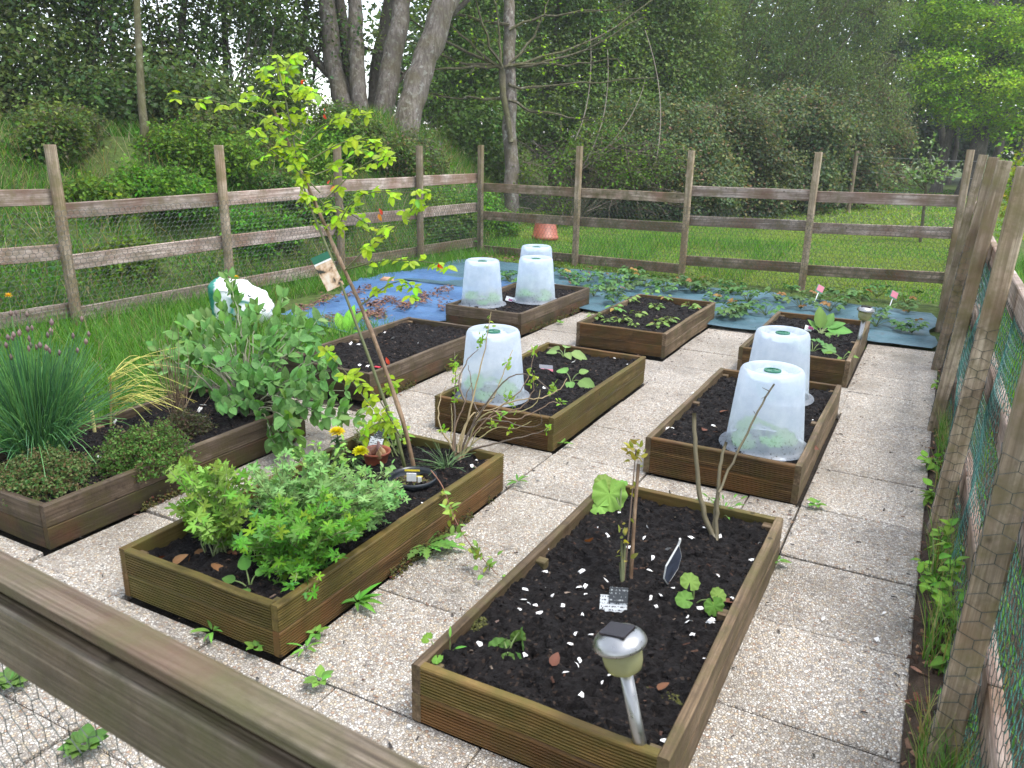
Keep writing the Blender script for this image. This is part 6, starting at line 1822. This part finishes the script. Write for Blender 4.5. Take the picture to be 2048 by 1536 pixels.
for a_, m_, e_, d in br:
    d0 = 15.15
    p3 = np.array([at(*a_, d0), at(*m_, (d0 + d) / 2), at(*e_, d)])
    tt = np.linspace(0, 1, 10)[:, None]
    pts = (1 - tt) ** 2 * p3[0] + 2 * tt * (1 - tt) * (2 * p3[1] - (p3[0] + p3[2]) / 2) + tt ** 2 * p3[2]
    pts[1:] += rg.normal(size=(9, 3)) * .02
    mb.tube(pts, np.linspace(.032, .008, 10), 5, (1, 1, 1), cap=False)
    for k in range(9):
        q = pts[rg.integers(2, 10)]
        e2 = q + rvec(1, rg)[0] * [1, 1, .5] * rg.uniform(.2, .7) + norm(p3[2] - p3[0]) * .3
        tw = wander(q, e2, 5, .2, rg)
        mb.tube(tw, np.linspace(.008, .003, 5), 3, (1, 1, 1), cap=False)
        for z in range(4):
            budp.append(tw[rg.integers(1, 5)] + rg.normal(size=3) * .02)
dst(mb, b).build('branches', M['bark_moss'], t)
bp = np.array(budp)
n = len(bp)
lf.scatter(kite_v, kite_f, frames(rvec(n, rg), np.array([0, 0, 1]) + rvec(n, rg) * .5, rg.uniform(.03, .07, n)), bp, pick(BRI, n, rng=rg))
dst(lf, b).build('leaves', M['leaf'], t)

# ---- broad-leaved trees closing the view behind the corner
def simple_tree(label, x, ybase, d, blobs, nclump, per, size, cols, seed, bark='bark_dark', p=None, group='trees closing the view', name='woodland_tree', ztrunk=-160, ntr=3, cat='tree', **kw):
    b = ground_at(at(x, ybase, d))
    rg = random.Random(seed)
    tr = [([b - [0, 0, .1], at(x + rg.uniform(-30, 30), 150, d), at(x + rg.uniform(-70, 70), ztrunk, d)], 0.10, 0.05)]
    for k in range(ntr):
        tr.append(([b + [rg.uniform(-.6, .6), rg.uniform(-.6, .6), -.1], at(x + rg.uniform(-70, 70), 180, d + .3), at(x + rg.uniform(-150, 150), -60, d)], 0.045, 0.018))
    return tree(name, label, cat, b, tr, blobs, nclump, per, size, cols, p, seed, bark=bark, group=group, ntwig=130, twig_r=.008, **kw)
def B(x, y, d, rx, rz):
    return (at(x, y, d), (rx, rx, rz))
simple_tree('mid green maple behind the leaning grey stem, lit leaves near the bank', 900, 350, 17.5, [B(890, 300, 17, .8, .5), B(960, 240, 17, .9, .5), B(900, 190, 17.5, .8, .6), B(960, 120, 17.5, 1.0, .6), B(930, 30, 17.6, 1.1, .7), B(980, 330, 17.5, .7, .5), B(930, -120, 17.6, 1.8, 1.2)],
            864, 38, 0.088, MID + [DK[0]], 60, p=[.4, .25, .2, .15], sigma=.2, shell=.3)
simple_tree('dense green tree behind the bare whorl of branches', 1110, 380, 18.5, [B(1080, 250, 18, .9, .6), B(1170, 200, 18.3, 1.0, .6), B(1090, 130, 18.4, 1.0, .6), B(1180, 80, 18.6, 1.1, .6), B(1120, 0, 18.6, 1.2, .7), B(1230, 140, 18.6, .8, .7), B(1150, -140, 18.6, 2.0, 1.2)],
            1026, 38, 0.088, MID + [DK[0]], 61, p=[.35, .25, .2, .2], sigma=.2, shell=.3)
simple_tree('dense green tree above the brush pile', 1290, 380, 19.5, [B(1270, 220, 19, .9, .6), B(1340, 150, 19.3, 1.0, .7), B(1280, 80, 19.4, 1.1, .6), B(1370, 50, 19.6, 1.1, .7), B(1310, -10, 19.6, 1.2, .7), B(1400, 130, 19.8, .8, .6), B(1330, -150, 19.6, 2.0, 1.2)],
            945, 38, 0.088, MID + [DK[0], DK[2]], 62, p=[.25, .2, .2, .2, .15], sigma=.2, shell=.3)
# willow with slanting stems
b = ground_at(at(1480, 330, 22))
tr = []
for (x0, y0), (x1, y1), (x2, y2), r_ in [((1330, 340), (1360, 130), (1430, -120), .05), ((1400, 340), (1450, 120), (1560, -120), .06), ((1430, 330), (1560, 160), (1700, -60), .08), ((1440, 330), (1600, 200), (1740, 20), .07), ((1380, 340), (1400, 150), (1470, -140), .04),
                                         ((1460, 330), (1640, 230), (1790, 110), .05), ((1350, 330), (1330, 130), (1360, -120), .045), ((1500, 320), (1620, 120), (1760, -100), .05), ((1420, 330), (1500, 130), (1600, -100), .045)]:
    tr.append(([np.array([*at(x0, 330, 22)[:2], -.1]), at(x1, y1, 21.8), at(x2, y2, 21.5)], r_, r_ * .4))
tree('willow', 'willow with slanting brown stems and fine pale leaves behind the bramble hedge', 'tree', b, tr,
     [B(1420, 150, 21.6, 1.1, .8), B(1530, 120, 21.5, 1.1, .9), B(1640, 150, 21.5, 1.1, .8), B(1740, 160, 21.8, 1.0, .9), B(1500, 20, 21.7, 1.2, .6), B(1620, 40, 21.7, 1.2, .7), B(1730, 40, 22, 1.2, .8), B(1640, -140, 22, 3.0, 1.2), B(1780, 240, 23, .8, .6), B(1430, 50, 21.6, 1.0, .6)],
     1500, 42, 0.074, [(0.13, 0.20, 0.05), (0.09, 0.14, 0.045), (0.17, 0.25, 0.055), (0.07, 0.08, 0.04)], [.35, .3, .2, .15], seed=64, bark='bark_moss', ntwig=220, twig_r=.011, sigma=.2, shell=.3, aspect=.5, droop=.5)
# ---- bramble and ivy hedge
hb = [('ivy and bramble shrub directly right of the brush pile', 1250, 16.6, 300, 380), ('bramble shrub behind the fourth back fence post', 1370, 17.2, 250, 400), ('tall bramble shrub with reddish tips left of the fifth back post', 1470, 18.2, 240, 390),
      ('bramble shrub behind the fifth back fence post, widest of the hedge', 1580, 19.4, 230, 370), ('rounded bramble shrub at the end of the hedge by the lawn', 1680, 21.0, 260, 350), ('brownish twiggy bush at the far end of the hedge', 1740, 24.5, 215, 330)]
for i, (lb, x, d, y0, y1) in enumerate(hb):
    b = np.array([*at(x, 420, d)[:2], 0.0])
    rg = random.Random(90 + i)
    blobs = [B(x + rg.uniform(-75, 75), rg.uniform(y0, y1), d + rg.uniform(-.5, .5), rg.uniform(.55, .8), rg.uniform(.4, .6)) for k in range(7)]
    blobs += [B(x + rg.uniform(-60, 60), y1 + 15, d - .2, .75, .4), B(x - 50, y1 + 25, d, .6, .35), B(x + 45, y1 + 20, d, .6, .35), B(x, (y0 + y1) / 2 - 60, d + .4, .9, .8)]
    tr = [([b + [rg.uniform(-.4, .4), rg.uniform(-.3, .3), -.05], at(x + rg.uniform(-40, 40), 330, d + .2), at(x + rg.uniform(-80, 80), y0 - 30, d)], 0.03, 0.012) for k in range(5)]
    cols = [(0.05, 0.085, 0.032), (0.085, 0.135, 0.045), (0.13, 0.18, 0.055), (0.19, 0.19, 0.07), (0.16, 0.10, 0.055)]
    tree('bramble_shrub', lb, 'shrub', b, tr, blobs, 740 if i < 5 else 520, 40, 0.066 + .006 * i, cols, [[.3, .3, .2, .12, .08], [.2, .2, .15, .15, .3]][i == 5], seed=70 + i, ntwig=120, twig_r=.006,
         group='bramble hedge behind the back fence', sigma=.15, shell=.55, bark='bark_moss')
# ---- bright maple at the right
b = np.array([*at(1948, 318, 27)[:2], 0.0])
mbl = [B(1960, 60, 26.5, 2.0, .75), B(1880, 130, 26, 1.2, .5), B(1990, 170, 25.6, 1.6, .55), B(1860, 190, 26, .9, .4), B(1920, 225, 26, 1.1, .4), B(2030, 90, 26, 1.5, .7), B(1880, 30, 27, 1.4, .7), B(2040, 230, 26, 1.3, .45), B(1990, 260, 27, 1.0, .35), B(1980, -120, 27, 3.2, 1.6), B(2110, 120, 27, 2.0, 1.4)]
tree('maple_tree', 'bright green maple with layered foliage at the right edge', 'tree', b,
     [([b - [0, 0, .1], at(1965, 250, 27), at(1985, 120, 27), at(1980, -100, 27)], .30, .16), ([at(1960, 260, 27), at(1920, 170, 26.5), at(1890, 90, 26.3)], .12, .05), ([b + [-1.0, .6, -.1], at(1905, 240, 27.5), at(1890, 120, 27.5)], .16, .08)],
     mbl, 1900, 36, 0.105, BRI + [(0.10, 0.20, 0.03)], [.4, .3, .2, .1], seed=80, mat='leaf', ntwig=50, twig_r=.02, sigma=.26, shell=.5, flat=.32, up=1.2)
# dark wood closing everything behind
mb = MB()
bl = [B(x, y, d, 2.6, 1.5) for x, d in ((900, 27), (1040, 28), (1180, 28), (1320, 29), (1450, 30), (1580, 31), (1700, 33), (1810, 35), (1920, 37), (2040, 37), (2170, 36), (2300, 34)) for y in (260, 170, 70)]
bl += [B(x, -60, 33, 4.2, 2.2) for x in (1000, 1250, 1500, 1750, 2000, 2250)]
bl += [B(x, 280, 36, 2.4, .9) for x in (1850, 1930, 2010, 2100)]
leaf_cloud(mb, bl, 3600, 22, 0.29, [(0.035, 0.065, 0.02), (0.06, 0.11, 0.028), (0.085, 0.14, 0.032)], seed=82, sigma=.38, shell=.3)
tagset(mb.build('woodland', M['leaf_dark']), 'dark mass of woodland far behind the lawn and hedge', 'woodland', kind='stuff')
# trunks in its shade, seen under the maple
for k, (x, d, r_) in enumerate(((1880, 33, .14), (1905, 34, .10), (1990, 33, .16), (2035, 32, .12))):
    b = np.array([*at(x, 310, d)[:2], 0.0])
    mb = MB().tube([[0, 0, -.1], [.1, 0, 1.5], [.3 * (k - 1.5), 0.2, 3.4], [.5 * (k - 1.5), .2, 5]], [r_ * 1.3, r_, r_ * .9, r_ * .6], 9)
    tagset(mb.build('tree_trunk', M['bark_dark'], smooth=True, loc=b), ['leftmost dark trunk in the shade below the bright maple', 'thin dark trunk, second from the left, below the bright maple', 'thickest dark trunk in the shade right of the maple stem', 'dark trunk nearest the right edge below the maple'][k], 'tree trunk', 'trunks in the shade')

# ---- young fruit tree with upright shoots, and the yellow-green bush at the edge
b = np.array([*at(1850, 430, 13.5)[:2], 0.0])
rg = np.random.default_rng(8)
t = thing('fruit_tree', 'small fruit tree with pale upright shoots on the lawn behind the back fence', 'tree', b)
lf = MB()
lp = []
dst(MB().tube([b - [0, 0, .05], at(1852, 380, 13.5), at(1850, 340, 13.5)], [.03, .024, .018], 7), b).build('trunk', M['bark_moss'], t)
for (x, y) in ((1800, 330), (1830, 290), (1865, 270), (1885, 300), (1905, 350), (1790, 370), (1845, 320), (1870, 330), (1820, 350), (1915, 330)):
    pts = wander(at(1850 + rg.uniform(-6, 6), 365 + rg.uniform(-10, 15), 13.5), at(x, y, 13.5 + rg.uniform(-.3, .3)), 7, .15, rg)
    dst(MB().tube(pts, np.linspace(.010, .004, 7), 4, (1, 1, 1), cap=False), b).build('branch', M['bark_moss'], t)
    lp += [pts[rg.integers(1, 7)] + rg.normal(size=3) * .05 for k in range(34)]
lp = np.array(lp)
n = len(lp)
lf.scatter(kite_v, kite_f, frames(rvec(n, rg), np.array([0, 0, 1]) + rvec(n, rg) * .6, rg.uniform(.04, .075, n)), lp, pick([(0.16, 0.24, 0.08), (0.11, 0.19, 0.05), (0.25, 0.31, 0.16)], n, rng=rg))
dst(lf, b).build('leaves', M['leaf'], t)
b = np.array([*at(2060, 520, 10.5)[:2], 0.0])
tree('golden_bush', 'yellow green bush at the right edge, outside the right fence', 'shrub', b, [([b, at(2060, 420, 10.5), at(2055, 320, 10.5)], .03, .012)],
     [B(2055, 310, 10.5, .28, .22), B(2040, 380, 10.4, .28, .22), B(2075, 350, 10.6, .35, .35), B(2060, 430, 10.4, .35, .25), B(2100, 300, 10.8, .4, .4), B(2020, 330, 10.9, .12, .12)], 90, 26, 0.06, [(0.25, 0.32, 0.04), (0.18, 0.27, 0.04), (0.33, 0.36, 0.06)], seed=84, mat='leaf', ntwig=20, twig_r=.006, sigma=.09)
# stock wire strung across the far lawn
t = thing('wire_fence', 'thin wires of a stock fence across the far lawn beside the maple', 'fence', (*at(1900, 420, 17)[:2], 0))
pa, pb = at(1700, 400, 19.5), at(2140, 430, 15.5)
for z in (.55, .95, 1.3):
    mb = MB().tube([(pa[0], pa[1], z), ((pa[0] + pb[0]) / 2, (pa[1] + pb[1]) / 2, z - .02), (pb[0], pb[1], z)], .0035, 4)
    dst(mb, t.location).build('wire', M['steel'], t)
for p_ in (pa, pb):
    inst('post', POSTS[0], t, (p_[0] - t.location[0], p_[1] - t.location[1], 0), (0, 0, 0), (1, 1, .95))

# ---- brush pile
bc = at(1190, 380, 15.8)
b = np.array([bc[0], bc[1], 0.0])
rg = np.random.default_rng(9)
mb = MB()
for k in range(300):
    c_ = at(rg.uniform(1050, 1345), 0, 15.8)[:2] if False else at(rg.uniform(1045, 1345), rg.uniform(290, 420), rg.uniform(15.2, 17))
    c_[2] = max(0.03, c_[2])
    dr = norm(rg.normal(size=3) * [1, 1, .55]) * rg.uniform(.25, .9)
    pts = wander(c_ - dr, c_ + dr, 6, .35, rg)
    pts[:, 2] = np.maximum(pts[:, 2], 0.02)
    cc = np.array([(0.10, 0.065, 0.05), (0.15, 0.11, 0.085), (0.07, 0.05, 0.04), (0.20, 0.15, 0.11)])[rg.integers(4)]
    mb.tube(pts, np.linspace(.008, .003, 6) * rg.uniform(.5, 1.2), 3, cc * .8, cap=False)
tagset(dst(mb, b).build('brush_pile', M['twig'], loc=b), 'tangled pile of brown twigs behind the back fence, right of the young tree', 'brush pile')
bb = np.array([*at(1150, 400, 15.4)[:2], 0.0])
tree('bramble_shrub', 'sparse young bramble growing through the brush pile', 'shrub', bb, [], [B(1080, 350, 15.3, .45, .35), B(1150, 310, 15.4, .5, .35), B(1230, 340, 15.5, .5, .4), B(1300, 330, 15.6, .5, .4), B(1110, 400, 15.2, .35, .2), B(1200, 270, 15.8, .5, .3)], 210, 16, .06, MID + [DK[1]], seed=95, ntwig=40, twig_r=.005, mat='leaf', sigma=.12, shell=.3, bark='bark_moss')
# long bramble canes arching over it
for k, (pp) in enumerate([[(1290, 60), (1340, 200), (1310, 330)], [(1215, 100), (1225, 250), (1160, 340)], [(1290, 160), (1270, 260), (1150, 350)], [(1180, 60), (1190, 200), (1150, 280)]]):
    P_ = np.array([at(x, y, 15.6) for x, y in pp])
    tt = np.linspace(0, 1, 12)[:, None]
    pts = (1 - tt) ** 2 * P_[0] + 2 * tt * (1 - tt) * P_[1] + tt ** 2 * P_[2]
    bb = pts[-1].copy()
    mb = MB().tube(pts, np.linspace(.006, .012, 12), 4, (0.22, 0.18, 0.14), cap=False)
    tagset(dst(mb, bb).build('bramble_cane', M['twig'], loc=bb), ['pale bramble cane arching at the right of the brush pile', 'upright bramble cane over the middle of the brush pile', 'slanting bramble cane dropping into the brush pile', 'thin hanging cane left over the brush pile'][k], 'bramble')

# ---- low bushes, nettles and ferns on the bank
for k, (x, y, d, r_, cols_, lb) in enumerate([(330, 285, 9.3, .42, MID, 'small hawthorn bush on the bank right of the slim brown trunk'), (400, 250, 10.3, .5, MID, 'young hawthorn bush on the bank above the second fence bay'), (60, 330, 9.0, .32, DK, 'dark dock clump on the bank at the left'), (170, 275, 9.8, .40, DK, 'burdock clump on the bank left of the slim brown trunk'),
                                            (190, 380, 8.6, .22, MID, 'pale nettle clump on the bank behind the first fence bay'), (520, 350, 9.4, .30, MID, 'nettle clump low on the bank behind the lime shrub'), (560, 300, 10.4, .38, DK, 'dark bramble clump on the bank left of the grey stems'), (640, 330, 10.6, .34, MID, 'green weed clump below the grey stems'),
                                            (870, 330, 11.8, .42, MID, 'leafy weed clump at the foot of the leaning stem'), (930, 330, 12.6, .50, MID, 'nettle bed behind the fence corner'), (890, 420, 11.4, .26, DK, 'low dark weeds behind the last left fence bay'), (250, 430, 8.0, .20, MID, 'low nettles at the foot of the bank'), (1000, 420, 13.6, .30, MID, 'grassy weeds round the foot of the young tree'), (460, 250, 11.0, .5, DK, 'dark ivy clad bush under the hedge'), (690, 290, 12.4, .42, DK, 'ivy clump at the foot of the left grey stems'), (780, 310, 12.3, .42, DK + [(0.12, 0.10, 0.05)], 'ivy and fern clump at the foot of the right grey stems'), (620, 270, 11.6, .45, MID, 'bright leafy bush left of the grey stems')]):
    p_ = at(x, y, d)
    b = ground_at(p_)
    rgk = random.Random(700 + k)
    bl = [(b + [rgk.uniform(-r_, r_), rgk.uniform(-r_, r_), r_ * rgk.uniform(.15, .8)], (r_ * .7, r_ * .7, r_ * .5)) for q in range(5)]
    tree('bank_weed', lb, 'weed' if r_ < .4 else 'bush', b, [], bl, int(130 + 300 * r_), 22, .055, cols_, seed=710 + k, ntwig=24, twig_r=.004, group='weeds and bushes on the bank', mat='leaf', sigma=.08, shell=.3, bark='bark_moss')
# ================================================================== GRASS
blade_v = np.array([(0, -.5, 0), (0, .5, 0), (.10, -.36, .5), (.10, .36, .5), (.42, 0, 1)], float)
blade_f = np.array([(0, 1, 3), (0, 3, 2), (2, 3, 4)])
def grass(mb, P_, h0, h1, wd, cols, p, rng, lean=.35, amt=.25):
    n = len(P_)
    th = rng.random(n) * 2 * math.pi
    ux = np.stack([np.cos(th), np.sin(th), np.zeros(n)], -1)
    uy = np.stack([-np.sin(th), np.cos(th), np.zeros(n)], -1)
    tl = rng.normal(size=n) * lean
    uz = norm(np.array([0, 0, 1.0]) + ux * np.abs(tl)[:, None] + uy * (rng.normal(size=n) * lean * .4)[:, None])
    hh = rng.uniform(h0, h1, n)
    Mx = np.stack([ux * hh[:, None] * rng.uniform(.3, 1.6, n)[:, None], uy * (wd * rng.uniform(.6, 1.4, n))[:, None], uz * hh[:, None]], -1)
    mb.scatter(blade_v, blade_f, Mx, P_, pick(cols, n, p, amt, rng))
def patchy(mb, P_, seed):
    f_ = fbm(np.stack([P_[:, 0] * .8, P_[:, 1] * .8, P_[:, 0] * 0], -1), 3, seed)
    k = np.repeat(sstep(.40, .62, f_), 5)[:, None]
    mb.C[-1] = mb.C[-1] * (1 - k) + (mb.C[-1] * .55 + np.array([0.13, 0.15, 0.03])) * k
def on_ground(rng, n, u0, u1, v0, v1, keep=None):
    u = rng.uniform(u0, u1, n); v = rng.uniform(v0, v1, n)
    if keep is not None:
        k = keep(u, v)
        u, v = u[k], v[k]
    return np.stack([u, v, terrain(u, v)], -1)
rg = np.random.default_rng(21)
GR = [(0.050, 0.155, 0.014), (0.085, 0.230, 0.020), (0.14, 0.29, 0.03), (0.28, 0.23, 0.12)]
def tuft(u, v, s=1.7, seed=31, lo=.35):
    return fbm(np.stack([u * s, v * s, u * 0], -1), 3, seed) > lo
mb = MB()
in_l = lambda u, v: (u < -3.76) & (u > ul(v) - .25) & ~((v > 5.0 + 0.25 * (u + 5.4)) & (u > ul(v) + .55) & (u > -5.75)) & (rg.random(len(u)) < .35 + fbm(np.stack([u * 2, v * 2, u * 0], -1), 2, 3))
Pg = on_ground(rg, 60000, -6.9, -3.76, 0.5, 9.6, in_l)
hm = 0.6 + 0.9 * fbm(np.stack([Pg[:, 0] * 1.6, Pg[:, 1] * 1.6, Pg[:, 0] * 0], -1), 2, 12)
grass(mb, Pg, .08, .24, .0055, GR, [.33, .38, .24, .05], rg, .55)
tagset(mb.build('long_grass', M['grass']), 'long lush grass between the left beds and the left fence', 'grass', kind='stuff')
mb = MB()
Pb = on_ground(rg, 95000, -12.5, -5.8, 0.0, 15.5, lambda u, v: (u < ul(v) - .1) & (fbm(np.stack([u * 1.1, v * 1.1, u * 0], -1), 3, 33) + .3 * rg.random(len(u)) > .5))
grass(mb, Pb, .10, .34, .009, GR + [(0.34, 0.28, 0.17)], [.34, .32, .14, .10, .10], rg, .6)
leaf_cloud(mb, [((-8.0 + 0.2 * k, 1.0 + k * .75, float(terrain(-8.0 + .2 * k, 1.0 + k * .75)[0]) + .05), (1.2, .9, .25)) for k in range(14)], 1500, 16, .06, DK + MID, seed=34, sigma=.13, shell=.2, up=1.2,
           reject=lambda q: (q[:, 0] > ul(q[:, 1]) - .35) | (q[:, 2] < terrain(q[:, 0], q[:, 1])))
Pd = on_ground(rg, 9000, -12, -6.2, 0, 15, lambda u, v: (u < ul(v) - .3) & (fbm(np.stack([u * 1.4, v * 1.4, u * 0], -1), 3, 91) > .53))
grass(mb, Pd, .2, .55, .006, [(0.30, 0.24, 0.15), (0.22, 0.17, 0.11), (0.16, 0.12, 0.08)], [.4, .4, .2], rg, 1.0)
tagset(mb.build('bank_grass', M['grass']), 'rough grass, dead stalks and weeds covering the bank', 'grass', kind='stuff')
mb = MB()
Pl = on_ground(rg, 92000, -8.5, 1.0, 9.5, 16.5, lambda u, v: (u > ul(v) - .2) & (v > 9.45 - 0.1 * u - .5))
grass(mb, Pl, .025, .065, .008, GR + [(0.30, 0.36, 0.07)], [.05, .30, .36, .06, .23], rg, .8)
patchy(mb, Pl, 14)
Pl = on_ground(rg, 26000, -9, 3.0, 16.5, 34, lambda u, v: (u > ul(v) - .2))
grass(mb, Pl, .03, .085, .032, GR + [(0.30, 0.36, 0.07)], [.08, .32, .36, .03, .21], rg, .8)
patchy(mb, Pl, 14)
Pl = on_ground(rg, 9000, -7.2, -2.0, 9.7, 13.5, lambda u, v: (u > ul(v) - .1) & (fbm(np.stack([u, v, u * 0], -1), 2, 8) > .5))
grass(mb, Pl, .08, .22, .007, GR, [.4, .35, .2, .05], rg, .5)
tagset(mb.build('lawn_grass', M['grass']), 'short bright lawn beyond the back fence', 'grass', kind='stuff')
mb = MB()
Pr = on_ground(rg, 32000, 0.34, 4.5, 0.6, 14.0, lambda u, v: rg.random(len(u)) < 1.15 - u * .2)
grass(mb, Pr, .08, .30, .007, GR, [.35, .38, .22, .05], rg, .5)
tagset(mb.build('verge_grass', M['grass']), 'uncut grass outside the right fence', 'grass', kind='stuff')

# ================================================================== thin haze volume, added to pale the far darks
hz = NT('thin_haze')
hz.t.links.new(hz.n('VolumePrincipled', {'Color': (0.93, 0.96, 1.0), 'Density': 0.0012, 'Anisotropy': 0.2}).outputs[0], hz.out.inputs['Volume'])
o = MB().box((-130, -70, -3.0), (130, 210, 13.0)).build('haze', hz.m)
o['kind'] = 'stuff'
